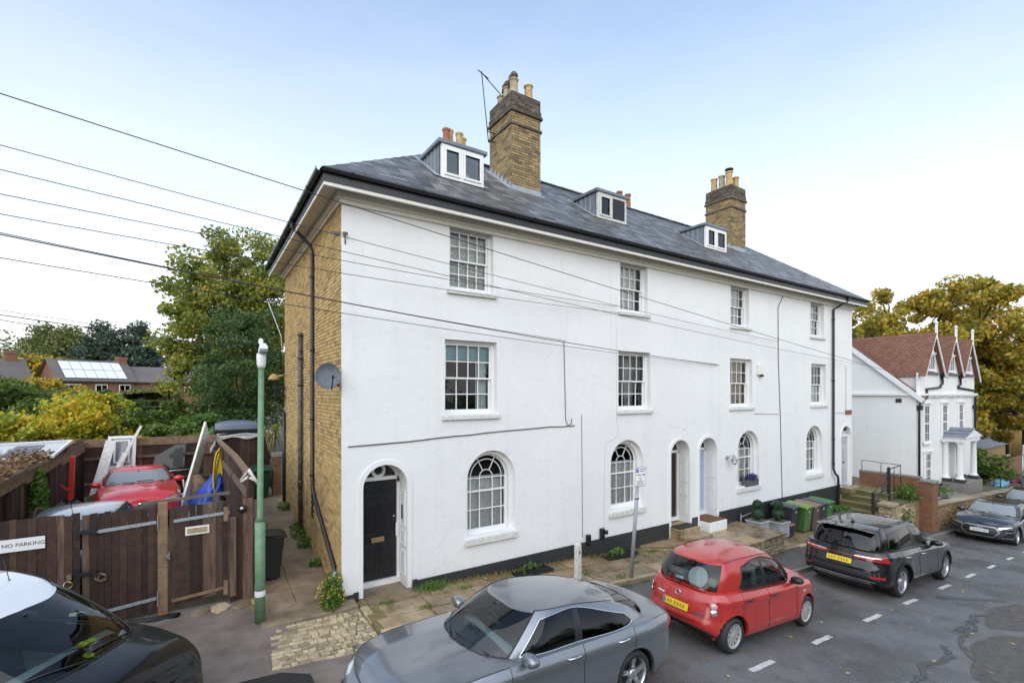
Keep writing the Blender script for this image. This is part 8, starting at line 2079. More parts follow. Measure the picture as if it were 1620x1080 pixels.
mb.grid(sackf,30,12);tag(mb.build('sack',W_['whitewood'],fix=False),'grubby white sack slumped below the blue tarpaulin','sack')
mb = MB();mb.grid(lambda u,v: ((.42+.2*math.cos(u*2*PI)*math.sin(PI*(v*.9+.05)),15.1+.2*math.sin(u*2*PI)*math.sin(PI*(v*.9+.05)),-3.2+.5*v)),16,8);tag(mb.build('black_bag',W_['bintrueblack'],fix=False),'black bag beside the blue tarpaulin','bag')
tb = thing('toolbox','teal tool case on the pile behind the gate top rail','tool case',(.25,13.6,-2.75));mb = MB();mb.box(0,.5,13.4,13.8,-2.86,-2.66);bevel(mb.build('case',pmat('teal_case',(.03,.16,.18),.4),tb),.02);mb = MB();mb.tube([(.1,13.39,-2.7),(.25,13.36,-2.68),(.4,13.39,-2.7)],.02,6);mb.build('handle',W_['tape'],tb)
st_ = thing('work_stand','grey bench under the teal tool case behind the gates','bench',(.25,13.6,-3.6));mb = MB();mb.box(-.1,.6,13.3,13.9,-2.91,-2.865);mb.build('top',W_['grey'],st_)
for x_,y_ in ((-.05,13.35),(.55,13.35),(-.05,13.85),(.55,13.85)): mb = MB();mb.beam((x_,y_,-3.7),(x_,y_,-2.911),.05,.05);mb.build('leg',W_['grey'],st_)
hs = MB();W_['hose'] = pmat('yellow_hose',(.62,.44,.03),.45)
for k in range(6):
    ph = k*.9;y0 = 15.7+.05*k;hs.tube([(.42-.01*k+.11*math.sin(2*PI*i/20+.3*k),y0+(.16+.02*k)*math.sin(2*PI*i/20),-2.35-.02*k+(.72+.05*(k%3))*math.cos(2*PI*i/20)) for i in range(21)],.018,6,caps=False)
tag(hs.build('garden_hose',W_['hose']),'coiled yellow hose hanging on the yard side fence','hose')
cdr = thing('car_door','black car door panel leaning on the rail at the back fence','car door',(-.75,18.3,-2.4))
mb = MB();mb.prism([(-1.25,-2.35),(-.40,-2.38),(-.36,-1.62),(-.62,-1.62),(-1.18,-1.98)],lambda a,b_,d: (a,d+.12*(b_+2.4),b_),18.25,18.32);bevel(mb.build('panel',W_['p_black'],cdr),.02);mb = MB();mb.prism([(-.72,-2.3),(-.46,-2.32),(-.44,-1.72),(-.68,-1.78)],lambda a,b_,d: (a,d+.12*(b_+2.4),b_),18.235,18.245);mb.build('dark_inset',W_['trim'],cdr)
mb = MB();mb.tube([(-1.4,18.1,-2.42),(-.2,18.0,-2.38)],.025,6);mb.tube([(-1.4,18.1,-3.3),(-1.4,18.1,-2.42)],.025,6);mb.tube([(-.2,18.0,-3.3),(-.2,18.0,-2.38)],.025,6);tag(mb.build('metal_rail',W_['steel']),'thin metal rail frame beneath the black car door','rail')
cf_ = thing('folding_chair','small white framed chair beside the red roadster','chair',(-.55,17.0,-3.3));mb = MB();
for q in (((-.75,16.9,-3.3),(-.6,17.1,-2.55)),((-.35,16.9,-3.3),(-.42,17.1,-2.55)),((-.6,17.1,-2.55),(-.42,17.1,-2.55)),((-.7,16.95,-2.95),(-.38,16.95,-2.95))): mb.tube(q,.025,6)
mb.build('chair_frame',W_['tape'],cf_);mb = MB();mb.box(-.7,-.38,16.7,17.0,-2.97,-2.93);mb.build('seat',W_['tape'],cf_)
for lb,ct,nm,c,r,mt in (('blue plastic drum beside the tilted brown crate','drum','plastic_drum',(-1.95,16.9,-3.36),.18,'tarp'),('blue bucket on top of the clutter behind the tilted crate','bucket','bucket',(-2.05,17.5,-2.75),.17,'blueplay')):
    mb = MB();mb.lathe([(r*.85,0),(r,.1),(r,.42),(r*1.08,.44),(r*.9,.46),(.001,.44)],16,c);tag(mb.build(nm,W_[mt]),lb,ct)
mb = MB();mb.box(-2.3,-1.9,17.2,17.7,-3.4,-2.76);tag(bevel(mb.build('cabinet',W_['plastic']),.02),'dark cabinet under the blue bucket in the yard','cabinet')
tyr = MB();tyr.lathe([(.17,-.08),(.28,-.1),(.32,-.05),(.32,.05),(.28,.1),(.17,.08),(.16,0),(.17,-.08)],22,(-2.45,14.6,-3.1),'x',caps=False);tag(tyr.build('loose_tyre',W_['tyre']),'black tyre standing by the red jack','tyre')
mb = MB();mb.tube([(-1.05,10.16,-3.93),(-.62,10.1,-3.9),(-.3,10.12,-3.86),(-1.0,10.22,-3.86),(-1.05,10.16,-3.93)],.05,7);tag(mb.build('rubber_strip',W_['rubber']),'black rubber strip lying under the gate leaf','strip')
mb = MB();r2 = random.Random(5);base_ = thing('stone_path',None,None);base_['kind'] = 'structure'
xs = -1.5
while xs < .95:
    w_ = r2.uniform(.25,.5);mb = MB();k = 7;top = [];
    for i in range(k): a = 2*PI*i/k;top.append((xs+w_/2+w_*.52*math.cos(a)*r2.uniform(.85,1.1),10.12+.22*math.sin(a)*r2.uniform(.8,1.1)))
    mb.prism(top,lambda a,b_,d: (a,b_,d),-4.05,-3.88+r2.uniform(-.015,.02));bevel(mb.build('stone',W_['concrete' if r2.random() < .5 else 'sett'],base_),.02);xs += w_*.95
sh = thing('board_shed','dark board shed at the end of the alley with a white sheet on top','shed',(1.3,19.2,-3.3))
boards(sh,(.5,18.95),(2.12,18.95),lambda t: -3.4,lambda t: -1.52,w=.16,worn=.15)
mb = MB();mb.box(.5,2.12,18.98,20.6,-3.4,-1.55);mb.build('carcass',W_['plank'],sh)
mb = MB();mb.grid(lambda u,v: (lerp(.28,2.22,u),lerp(18.82,20.7,v),-1.42-.16*max(0,.12-u)/.12*3-.03*math.sin(u*9)-.04*max(0,.1-v)/.1),20,8);mb.grid(lambda u,v: (lerp(.28,2.22,u),18.82+.02*math.sin(u*20),lerp(-1.46,-1.55-.04*math.sin(u*14),v)-.16*max(0,.12-u)/.12*3),20,2);mb.build('sheet_cover',W_['whitewood'],sh,fix=False)
rb = thing('roof_box','grey blue car roof box lying on the white sheeted shed','roof box',(1.15,19.3,-1.35))
W_['rbox'] = pmat('roof_box_grey',(.13,.155,.20),.4,var=.15)
mb = MB();mb.grid(lambda u,v: (lerp(.42,1.98,u),19.35+.42*math.cos(PI*v)*(1-.5*(abs(u-.45)*1.9)**4*.5),-1.26+.30*math.sin(PI*v)**.5*(1-(abs(u-.42)/.58)**3.2)),20,14);mb.build('lid',W_['rbox'],rb,fix=False)
mb = MB();mb.prism([(.40,18.95),(1.98,18.98),(2.0,19.7),(.40,19.75)],lambda a,b_,d: (a,b_,d),-1.38,-1.25);bevel(mb.build('base_tray',W_['black'],rb),.03,3)
bp_ = thing('brick_pillar','slim red brick pillar beside the palm at the gable corner','pillar',(2.12,17.5,-3.4));mb = MB();mb.box(2.0,2.24,17.35,17.62,-3.6,-2.1);mb.build('core',W_['mortar'],bp_)
mb = MB();bricks(mb,(2.0,17.35,0),(1,0,0),(0,-1,0),.24,-3.6,-2.1);bricks(mb,(2.0,17.62,0),(0,-1,0),(-1,0,0),.27,-3.6,-2.1);o = mb.build('brick',W_['redbrick'],bp_);o['kind'] = 'stuff';mb = MB();mb.box(1.96,2.28,17.31,17.66,-2.099,-1.98);mb.build('cap',W_['kerb'],bp_)
fl = thing('security_light','small security lights and orange lampshade on the far gable corner','light',(2.2,16.5,.6))
mb = MB();mb.tube([(2.24,16.4,.55),(1.95,16.3,.5)],.03,6);mb.lathe([(.18,-.08),(.10,.05),(.02,.10)],12,(1.9,16.3,.48));mb.build('orange_shade',W_['terracotta'],fl)
for z_ in (.15,-.08): mb = MB();mb.box(1.88,2.2,16.2,16.35,z_-.06,z_+.06);bevel(mb.build('lamp_body',W_['black'],fl),.02)
def aerial(label,segs,r=.014):
    mb = MB()
    for p,q in segs: mb.tube([p,q],r,6)
    return tag(mb.build('aerial',W_['blackiron']),label,'aerial')
aerial('thin leaning mast aerial bracketed to the tall chimney',[((6.95,11.9,7.2),(6.72,11.9,9.15)),((7.2,11.9,7.5),(6.9,11.9,7.5)),((7.2,11.9,7.25),(6.95,11.9,7.25)),((6.60,11.9,9.15),(6.95,11.9,9.02)),((6.72,11.9,9.12),(8.0,12.3,8.75))])
mb = MB();mb.tube([(2.2,16.7,1.2),(2.15,16.7,1.8),(1.85,16.6,2.6),(1.78,16.6,2.8)],.014,6);mb.box(1.66,1.98,16.58,16.62,2.8,2.84);tag(mb.build('aerial',W_['tape']),'white bracketed aerial at the back corner of the brick gable','aerial')
# ---------------------------------------------------------------- vegetation
NR = np.random.RandomState(11)
def leaf_mesh(name,P,size,m,parent=None,flat=0.0,aspect=.7):
    n = len(P);d = NR.normal(size=(n,3));d[:,2] += flat;d /= np.linalg.norm(d,axis=1)[:,None]
    a = NR.normal(size=(n,3));e = np.cross(d,a);e /= np.linalg.norm(e,axis=1)[:,None];f = np.cross(d,e)
    s = (size*NR.uniform(.6,1.35,n))[:,None];f = f*s*aspect;e = e*s;bend = d*s*.25
    V = np.stack([P-e,P-f+bend,P+e,P+f+bend],1).reshape(-1,3).astype(np.float32)
    me = bpy.data.meshes.new(name);me.vertices.add(n*4);me.loops.add(n*4);me.polygons.add(n)
    me.vertices.foreach_set('co',V.ravel());me.loops.foreach_set('vertex_index',np.arange(n*4,dtype=np.int32))
    me.polygons.foreach_set('loop_start',np.arange(0,n*4,4,dtype=np.int32));me.polygons.foreach_set('loop_total',np.full(n,4,dtype=np.int32))
    me.materials.append(m);me.update(calc_edges=True);return inst(name,me,parent)
W_['bark'] = pmat('dark_bark',(.055,.042,.032),.9,var=.5,vs=9,bump=.8,bs=14)
W_['maple'] = leafmat('autumn_maple_leaf',[(.075,.12,.022),(.15,.21,.035),(.27,.31,.06),(.46,.41,.08),(.60,.43,.06)],.45)
W_['oak'] = leafmat('autumn_oak_leaf',[(.11,.13,.02),(.22,.22,.03),(.40,.33,.045),(.60,.40,.055),(.66,.37,.05)])
W_['dkgreen'] = leafmat('dark_evergreen_leaf',[(.055,.11,.03),(.09,.155,.048),(.14,.21,.065)],.35)
W_['midgreen'] = leafmat('mid_green_leaf',[(.05,.10,.022),(.09,.16,.03),(.16,.22,.045),(.24,.26,.05)])
W_['yellowhedge'] = leafmat('yellow_autumn_leaf',[(.13,.22,.025),(.26,.34,.035),(.50,.46,.04),(.68,.50,.04),(.62,.36,.04)])
W_['farconifer'] = leafmat('far_conifer_leaf',[(.05,.085,.06),(.075,.115,.08),(.10,.14,.09)],.2)
W_['fargreen'] = leafmat('far_olive_leaf',[(.10,.14,.045),(.16,.19,.06),(.24,.23,.075)],.3)
def tree(name,label,cat,base,h,R,zc,rz_,leafm,nleaf,ls,trunk_r=.25,clusters=90,seed=1,group=None,lean_=(0,0),csz=.16,hollow=.35,trunk=True,nb=14,flatb=0):
    """trunk, limbs to leaf clusters spread through an uneven ellipsoid"""
    r_ = random.Random(seed);t = thing(name,label,cat,base,0,group);bx,by,bz = base
    C = []
    for k in range(clusters*4):
        u = r_.uniform(-1,1);a = r_.uniform(0,2*PI);q = math.sqrt(1-u*u);rr = (hollow+(1-hollow)*r_.random()**.6)
        lump = 1+.22*math.sin(3*a+seed)+.16*math.sin(5*a+2.1*seed+3*u)+.12*math.sin(4*u*3+seed)
        p = Vector((bx+lean_[0]+R*rr*q*math.cos(a)*lump,by+lean_[1]+R*rr*q*math.sin(a)*lump,zc+rz_*rr*u*(1+.1*math.sin(7*a+seed))))
        if p.z > bz+.2: C.append(p)
        if len(C) >= clusters: break
    mb = MB();top = Vector((bx+lean_[0]*.6,by+lean_[1]*.6,zc+rz_*.25));b0 = Vector(base)
    if trunk:
        mid = b0.lerp(top,.5)+Vector((r_.uniform(-.1,.1)*R*.3,0,0));mb.tube([tuple(b0-Vector((0,0,.3))),tuple(b0.lerp(mid,.5)),tuple(mid),tuple(top)],[trunk_r*1.25,trunk_r,trunk_r*.75,trunk_r*.35],9)
        sel = r_.sample(C,min(len(C),int(nb*3)))
        limbs = []
        for k in range(nb):
            f = lerp(.3,.95,k/nb);s0 = b0.lerp(top,f);tg = sel[k % len(sel)];m_ = s0.lerp(tg,.5)+Vector((r_.uniform(-.12,.12)*R,r_.uniform(-.12,.12)*R,R*.10));r0 = trunk_r*lerp(.5,.22,f)
            mb.tube([tuple(s0),tuple(s0.lerp(m_,.55)),tuple(m_),tuple(m_.lerp(tg,.6)),tuple(tg)],[r0,r0*.75,r0*.55,r0*.35,r0*.15],6);limbs += [m_,m_.lerp(tg,.5),s0.lerp(m_,.6)]
        for tg in C[:nb*5]:
            s0 = min(limbs,key=lambda q: (q-tg).length);m_ = s0.lerp(tg,.5)+Vector((r_.uniform(-.08,.08)*R,r_.uniform(-.08,.08)*R,R*.05));r0 = trunk_r*.10;mb.tube([tuple(s0),tuple(m_),tuple(tg)],[r0,r0*.6,r0*.25],4,caps=False)
        mb.build('trunk',W_['bark'],t,fix=False)
    A = np.array([tuple(c) for c in C]);idx = NR.randint(0,len(C),nleaf);sc = NR.uniform(.5,1.3,len(C))[idx][:,None]*R*csz
    off = NR.normal(size=(nleaf,3));off /= np.maximum(1e-6,np.linalg.norm(off,axis=1))[:,None];off *= (NR.uniform(0,1,nleaf)**.45)[:,None]*sc*np.array([1.15,1.15,.75])
    P = A[idx]+off
    leaf_mesh('crown',P,ls,W_[leafm],t,flat=.5);return t
tree('maple_tree','big green and gold maple rising beside the brick gable','tree',(1.75,31,-3.2),12,3.55,3.4,5.4,'maple',75000,.095,.32,330,3,csz=.21,hollow=.05,nb=18)
tree('evergreen_tree','dense dark evergreen in front of the maple beside the brick gable','tree',(1.65,25.0,-3.2),7,2.0,.9,2.9,'dkgreen',26000,.06,.16,120,8,csz=.26,hollow=.5,nb=8)
tree('oak_tree','huge spreading autumn oak behind the gabled white house','tree',(49.5,14.2,-7),16,8.8,2.6,6.6,'oak',75000,.14,.62,250,5,csz=.105,hollow=.2,nb=26,lean_=(1.0,0))
tree('oak_tree','smaller autumn tree overhanging the far end of the street','tree',(55,9.0,-8),14,6.2,1.2,6.0,'oak',34000,.14,.4,120,9,csz=.14,hollow=.2,nb=14)
SHR = [('yellow_shrub','golden leaved shrub behind the solar panel',(-5.4,21.8,-3.0),1.7,-1.6,0.9,'yellowhedge',7000,.075),
 ('yellow_shrub','bright yellow green shrub behind the white leaning planks',(-3.3,22.0,-3.0),1.6,-1.4,1.0,'yellowhedge',8000,.075),
 ('yellow_shrub','orange flecked tall shrub in the middle of the hedge',(-3.6,24.6,-3.0),1.4,-1.0,1.05,'yellowhedge',6500,.075),
 ('green_shrub','green shrub over the back fence behind the white door',(-1.9,22.6,-3.0),1.3,-1.6,0.9,'midgreen',6000,.07),
 ('green_shrub','low green bush behind the black car door',(-0.6,22,-3.0),1.2,-1.8,0.75,'midgreen',5000,.07),
 ('green_shrub','fresh green climber tangled over the cream board',(0.25,21.3,-3.0),0.9,-1.4,0.9,'lime',3500,.08),
 ('green_shrub','dark leafy thicket beside the pale blue cloche',(-6.4,27.5,-3.0),2.0,-0.8,1.2,'midgreen',8000,.09),
 ('green_shrub','rounded dark bush between the blue barrel and the pergola',(-4.3,28.5,-3.0),1.7,-1.0,1.1,'dkgreen',8000,.08),
 ('green_shrub','airy young tree standing clear above the yellow hedge',(-7,31,-3.0),1.8,-0.6,1.15,'midgreen',6000,.09),
 ('green_shrub','olive bush before the long brick house',(-4.6,38,-3.0),2.4,-1.1,1.0,'fargreen',6000,.12),
 ('green_shrub','pale green bush beside the dark pergola',(-2.7,34,-3.0),1.5,-0.9,1.0,'fargreen',5000,.11),
 ('green_shrub','bush filling the gap beneath the maple',(-1,30,-3.0),1.3,-1.5,1.1,'midgreen',5000,.09),
 ('green_shrub','russet bush at the foot of the far brick house gable',(-11.8,60,-3.0),2.4,-0.1,1.3,'oak',4500,.16),
 ('green_shrub','broad olive hedge below the chimneyed brick house',(-11.5,44,-3.0),3.2,-.7,1.0,'fargreen',6500,.13),
 ('green_shrub','leafy bush before the plain roofed brick house',(-4.4,66,-3.0),2.6,-.6,1.0,'fargreen',4000,.16)]
for k,(nm,lb,b_,R,zc_,rz_,lm,nl,ls_) in enumerate(SHR): tree(nm,lb,'shrub',b_,2,R,zc_,rz_,lm,nl,ls_,.05,46,20+k,csz=.26,hollow=.25,nb=8,group='shrubs beyond the yard')
FT = [('far_tree','olive broadleaf tree standing behind the brick house roof',(-27,150,-2),10,7.2,7.6,'fargreen',9000,.36),('conifer_tree','tall dark conifer behind the solar array, touching the broad olive tree',(-18.2,145,-2),5.2,7.5,9,'farconifer',9000,.30),('conifer_tree','tall dark conifer behind the brick house, standing next to open sky',(-12.6,142,-2),5.0,7.0,9.3,'farconifer',9000,.30),
 ('far_tree','small rounded olive tree beside the broad olive broadleaf',(-29,145,-2),8,5,5.5,'fargreen',5000,.36),('far_tree','golden bush tree beside the chimneyed brick house',(-25,124,-2),4,3.5,3.6,'oak',4000,.30),('far_tree','low pale tree between the golden tree and the brick gable',(-36,150,-2),8,4,4.5,'fargreen',3500,.36)]
for k,(nm,lb,b_,R,zc_,rz_,lm,nl,ls_) in enumerate(FT): tree(nm,lb,'tree',b_,12,R,zc_,rz_,lm,int(nl*1.6),ls_,.3,90,50+k,csz=.34,hollow=.1,nb=8,group='far trees beyond the houses')
tree('green_shrub','dark green shrub beside the porch of the gabled house','shrub',(41.5,9.6,-6.4),2,1.6,-4.9,1.6,'midgreen',5000,.11,.06,40,77,csz=.3,nb=6)
pm = thing('cabbage_palm','spiky palm with drooping dry leaves at the gable back corner','palm',(2.15,18.6,-3.4));mb = MB();mb.tube([(2.15,18.6,-3.5),(2.1,18.6,-2.4),(2.2,18.6,-1.5)],[.09,.07,.06],8);mb.tube([(2.1,18.6,-2.3),(1.95,18.6,-1.6)],[.06,.05],8);mb.build('trunk',W_['greywood'],pm)
mb = MB();r2 = random.Random(3)
for c,n_ in (((2.2,18.6,-1.4),70),((1.95,18.6,-1.55),45)):
    for _ in range(n_):
        a = r2.uniform(0,2*PI);el = r2.uniform(-.9,1.4);d = Vector((math.cos(a)*math.cos(el),math.sin(a)*math.cos(el),math.sin(el)));s_ = d.cross(Vector((0,0,1))).normalized()*.022;p = Vector(c);ln = r2.uniform(.35,.62);q = p+d*ln*.6;e = p+d*ln+Vector((0,0,-ln*.35))
        mb.add([tuple(p-s_*.5),tuple(p+s_*.5),tuple(q+s_),tuple(q-s_),tuple(e)],[(0,1,2,3),(3,2,4)])
mb.build('leaves',leafmat('palm_leaf',[(.12,.18,.04),(.30,.28,.09),(.42,.36,.14)]),pm,fix=False)
yf = thing('yellow_flower_clump','bushy clump of yellow flowers at the corner of the gable','plant',(2.05,9.2,-3.95));mb = MB();leafball(mb,(2.05,9.22,-3.75),.22,700,.03,sz=1.1,rr=r2,thick=.7);leafball(mb,(2.0,9.05,-3.8),.17,350,.03,rr=r2,thick=.7);leafball(mb,(2.08,9.3,-3.55),.17,350,.03,sz=1.3,rr=r2,thick=.7);mb.build('leaves',W_['green'],yf,fix=False);mb = MB();leafball(mb,(2.03,9.17,-3.68),.28,200,.022,sz=1.1,rr=r2,thick=.1);mb.build('flowers',W_['yellowfl'],yf,fix=False)['kind'] = 'stuff'
def weed(name,label,c,r,n,s,mt='green',sz=.6,cat='weeds',group='weeds along the walls'):
    mb = MB();leafball(mb,(c[0],c[1],c[2]+r*.4),r,n,s,sz=sz,rr=r2,thick=.8);return tag(mb.build(name,W_[mt],fix=False),label,cat,group)
for k,(y_,r) in enumerate(((11.2,.15),(12.4,.2),(13.1,.27),(13.6,.2),(15.6,.24))): weed('weed_clump',['small weed nearest on the alley against the gable','weed tuft against the gable below the meter cupboard','tallest weed clump at the foot of the peeling soil pipe','weed just behind the soil pipe foot','weed clump near the far end of the gable'][k],(2.14,y_,zyard(y_)),r,160,.045)
def grass_tuft(mb,c,n,h,sp):
    for _ in range(n):
        p = Vector((c[0]+r2.gauss(0,sp),c[1]+r2.gauss(0,sp*.5),c[2]));d = Vector((r2.gauss(0,.5),r2.gauss(0,.5),1)).normalized();hh = h*r2.uniform(.4,1.1);s_ = Vector((.006,0,0));e = p+d*hh+Vector((r2.gauss(0,.03),r2.gauss(0,.03),-hh*.15));m_ = p+d*hh*.55
        mb.add([tuple(p-s_),tuple(p+s_),tuple(m_+s_*.8),tuple(m_-s_*.8),tuple(e)],[(0,1,2,3),(3,2,4)])
W_['drygrass'] = leafmat('dry_grass',[(.30,.22,.07),(.40,.30,.10),(.22,.18,.05)])
mb = MB();grass_tuft(mb,(4.0,9.15,-4.02),420,.22,.20);tag(mb.build('grass',W_['lime'],fix=False),kind='stuff')
mb = MB()
for x_ in frange(4.5,10.2,.14): grass_tuft(mb,(x_,9.18,zfac(x_)-.01),14,.13,.07)
for x_ in frange(7.5,10.2,.2): grass_tuft(mb,(x_,9.0,zfore(x_,9.0)-.01),10,.09,.12)
tag(mb.build('dry_grass',W_['drygrass'],fix=False),kind='stuff')
mb = MB()
for x_,y_ in [(3.0,8.84),(4.6,8.85),(5.2,8.34),(3.55,8.34),(8.2,7.95),(8.7,7.66),(8.0,7.66),(9.3,8.5),(9.6,7.66),(7.6,8.4),(10.5,8.9),(13.2,7.6),(14.6,7.6),(20,6.55),(18.6,6.6)]: grass_tuft(mb,(x_,y_,(zfore(x_,y_) if y_ > 7.7 else zpave(x_))-.005),55,.10,.09)
tag(mb.build('joint_weeds',W_['lime'],fix=False),kind='stuff')
for k,(a,b_) in enumerate(((5.95,6.95),(8.75,9.85))):
    mb = MB();leafball(mb,((a+b_)/2-.1,9.05,zfac((a+b_)/2)+.06),.28,130,.05,sy=.45,sz=.5,rr=r2);tag(mb.build('cellar_plant',W_['lime'],fix=False),('pale leaves poking through the cellar grate by the first window','leaves growing through the cellar grate by the sign post')[k],'plant')
weed('fern','green fern spilling over the rubble retaining wall',(23.9,7.45,-4.25),.5,260,.08,'lime',.8,'fern');weed('weed_clump','weeds growing from the face of the pale rubble wall',(23.0,7.25,-4.95),.32,180,.06,'green',1.1)
weed('weed_clump','weeds at the base of the platform stones by the red hatchback',(12.9,7.6,-4.68),.3,160,.05,'green',.5);weed('weed_clump','small plant in the front garden of the gabled house',(31.2,8.3,-5.1),.4,160,.07,'lime',.7)
mb = MB()
W_['litter'] = leafmat('leaf_litter',[(.55,.42,.12),(.62,.50,.22),(.42,.24,.06),(.30,.18,.07)],.2)
for _ in range(260):
    x_ = r2.uniform(2.5,26);y_ = r2.choice([r2.uniform(1.4,4.2),r2.uniform(6.6,9.2),r2.uniform(6.5,7.7),r2.uniform(2,7)]);z_ = zroad(x_) if y_ < KERB_Y-.1 else (zpave(x_) if y_ < FORE_Y else zfore(x_,y_))
    s_ = r2.uniform(.015,.045)*(1.6 if r2.random() < .06 else 1);a = r2.uniform(0,6.28);e = Vector((math.cos(a),math.sin(a),r2.uniform(-.2,.2)))*s_;f_ = Vector((-math.sin(a),math.cos(a),r2.uniform(-.2,.2)))*s_*.7;p = Vector((x_,y_,z_+.02));mb.add([tuple(p-e),tuple(p-f_),tuple(p+e),tuple(p+f_)],[(0,1,2,3)])
tag(mb.build('fallen_leaves',W_['litter'],fix=False),kind='stuff')
# ---------------------------------------------------------------- far buildings at left
W_['farbrick'] = pmat('far_red_brick',(.23,.105,.065),.85,var=.2,vs=.6,fine=.1);W_['farroof'] = pmat('far_brown_roof',(.145,.125,.115),.8,var=.2,vs=.8)
W_['glare_solar'] = pmat('glaring_solar_array',(.78,.80,.82),.12,coat=1)  # sky glare on the panels put in as a near-white base colour
def house(label,c,rz,L_,Dp,zw,zr,zb=-4,solar=False,wins=(),chim=(),mt='farbrick'):
    h = thing('brick_house',label,'house',c,rz);mb = MB();x0,x1,y0,y1 = -L_/2,L_/2,0,Dp
    mb.add([(x0,y0,zb),(x1,y0,zb),(x1,y1,zb),(x0,y1,zb),(x0,y0,zw),(x1,y0,zw),(x1,y1,zw),(x0,y1,zw),(x0,Dp/2,zr),(x1,Dp/2,zr)],[(0,1,5,4),(2,3,7,6),(1,2,6,9,5),(3,0,4,8,7)]);mb.build('wall',W_[mt],h,local=True)
    mb = MB();e = .35;k = (zr-zw)/(Dp/2)
    mb.add([(x0-e,y0-e,zw-e*k),(x1+e,y0-e,zw-e*k),(x1+e,Dp/2,zr+.05),(x0-e,Dp/2,zr+.05),(x0-e,y1+e,zw-e*k),(x1+e,y1+e,zw-e*k)],[(0,1,2,3),(3,2,5,4)]);rf_ = mb.build('roof',W_['farroof'],h,local=True)
    mb = MB();mb.box(x0-e,x1+e,y0-e-.1,y0-e,zw-e*k-.15,zw-e*k+.05);mb.build('gutter',W_['black'],h,local=True)
    if solar:
        for i in range(6):
            for j in range(2):
                a,b_ = lerp(x0+.9,x1-.9,i/6)+.03,lerp(x0+.9,x1-.9,(i+1)/6)-.03;s0,s1 = lerp(.12,.9,j/2)+.01,lerp(.12,.9,(j+1)/2)-.01;P = lambda x_,s_: (x_,lerp(-e,Dp/2,s_)-.08,lerp(zw-e*k,zr,s_)+.12)
                mb = MB();mb.add([P(a,s0),P(b_,s0),P(b_,s1),P(a,s1)],[(0,1,2,3)]);mb.build('solar_panel',W_['glare_solar'],rf_,local=True,fix=False)
    for (wx,wz,ww,wh) in wins:
        mb = MB();mb.box(wx-ww/2,wx+ww/2,-.1,-.01,wz,wz+wh);w_ = mb.build('window',W_['white'],h,local=True);n_ = max(2,int(ww/.7))
        for i in range(n_): mb = MB();mb.box(wx-ww/2+.1+i*(ww-.1)/n_,wx-ww/2+(i+1)*(ww-.1)/n_,-.13,-.105,wz+.12,wz+wh-.12);mb.build('pane',W_['cglassdark'],w_,local=True)
    for (cx_,cz_) in chim: mb = MB();mb.box(cx_-.6,cx_+.6,Dp/2-.5,Dp/2+.5,zr-.8,cz_);mb.box(cx_-.7,cx_+.7,Dp/2-.6,Dp/2+.6,cz_-.4,cz_-.15);mb.build('chimney',W_['farbrick'],h,local=True)
    return h
house('long brick house with a white glaring solar array on its roof',(-13.2,97,.7),rad(27),9.5,7.5,1.3,4.4,solar=True,wins=[(-3.2,-.9,2.2,1.5),(.4,-.9,1.5,1.5),(3.4,-.9,1.5,1.5)],chim=[(4.4,5.2)])
house('plain roofed brick house joined to the solar house',(-4.6,100.5,.6),rad(12),10.0,8.0,1.3,3.8,wins=[(.8,-1.1,1.6,1.5),(3.4,-1.1,2.2,1.5)])
house('brick house with a big chimney on its gable',(-24.5,95,0),rad(28),9.0,8.5,1.2,5.0,chim=[(-2.2,6.6),(3.2,6.2)])
pt = thing('polytunnel','long pale translucent polytunnel behind the garden shrubs','polytunnel',(-8,48,-2.8));mb = MB();mb.grid(lambda u,v: (lerp(-10.5,-3.6,u),47+1.5*math.cos(PI*v),-2.6+2.55*math.sin(PI*v)**.7),10,12);mb.build('cover',pmat('polythene',(.55,.66,.68),.35,var=.15),pt,fix=False)
mb = MB()
for i in range(6): x_ = lerp(-10.5,-3.6,i/5);mb.tube([(x_,47+1.53*math.cos(PI*j/10),-2.6+2.6*math.sin(PI*j/10)**.7) for j in range(11)],.03,5)
mb.build('hoop',W_['steel'],pt)
dm = MB();dm.lathe([(1.4,0),(1.35,.5),(1.0,1.0),(.5,1.3),(.001,1.4)],18,(-8.2,26.5,-1.9));tag(dm.build('plastic_dome',pmat('pale_dome_sheet',(.55,.68,.70),.3)),'pale blue plastic dome cloche above the yellow hedge','cloche')
br = MB();br.lathe([(.28,0),(.34,.1),(.34,.6),(.28,.72),(.001,.72)],18,(-5.85,26.0,-1.55));br.beam((-5.85,26,-3.0),(-5.85,26,-1.55),.4,.4);tag(br.build('blue_barrel',pmat('blue_barrel_plastic',(.02,.22,.50),.4)),'blue water barrel on a stand among the shrubs','barrel')
pg = thing('pergola','dark flat roofed pergola beyond the back fence','pergola',(-2.3,33,-3))
for x_ in (-3.3,-1.5): 
    for y_ in (32.2,34): mb = MB();mb.beam((x_,y_,-3.2),(x_,y_,.05),.09,.09);mb.build('post',W_['plank'],pg)
mb = MB();mb.add([(-3.9,31.9,-.15),(-1.2,31.9,.12),(-1.2,34.2,.12),(-3.9,34.2,-.15)],[(0,1,2,3)]);mb.build('roof_sheet',W_['farroof'],pg,fix=False)
for i in range(7): mb = MB();mb.beam((-3.2,32.2,-2.4+i*.33),(-1.5,32.2,-2.4+i*.33),.03,.05);mb.build('slat',W_['greywood'],pg)
gs = thing('garden_clutter','pale garden chairs and pots beside the pergola','garden furniture',(-.9,31,-3));
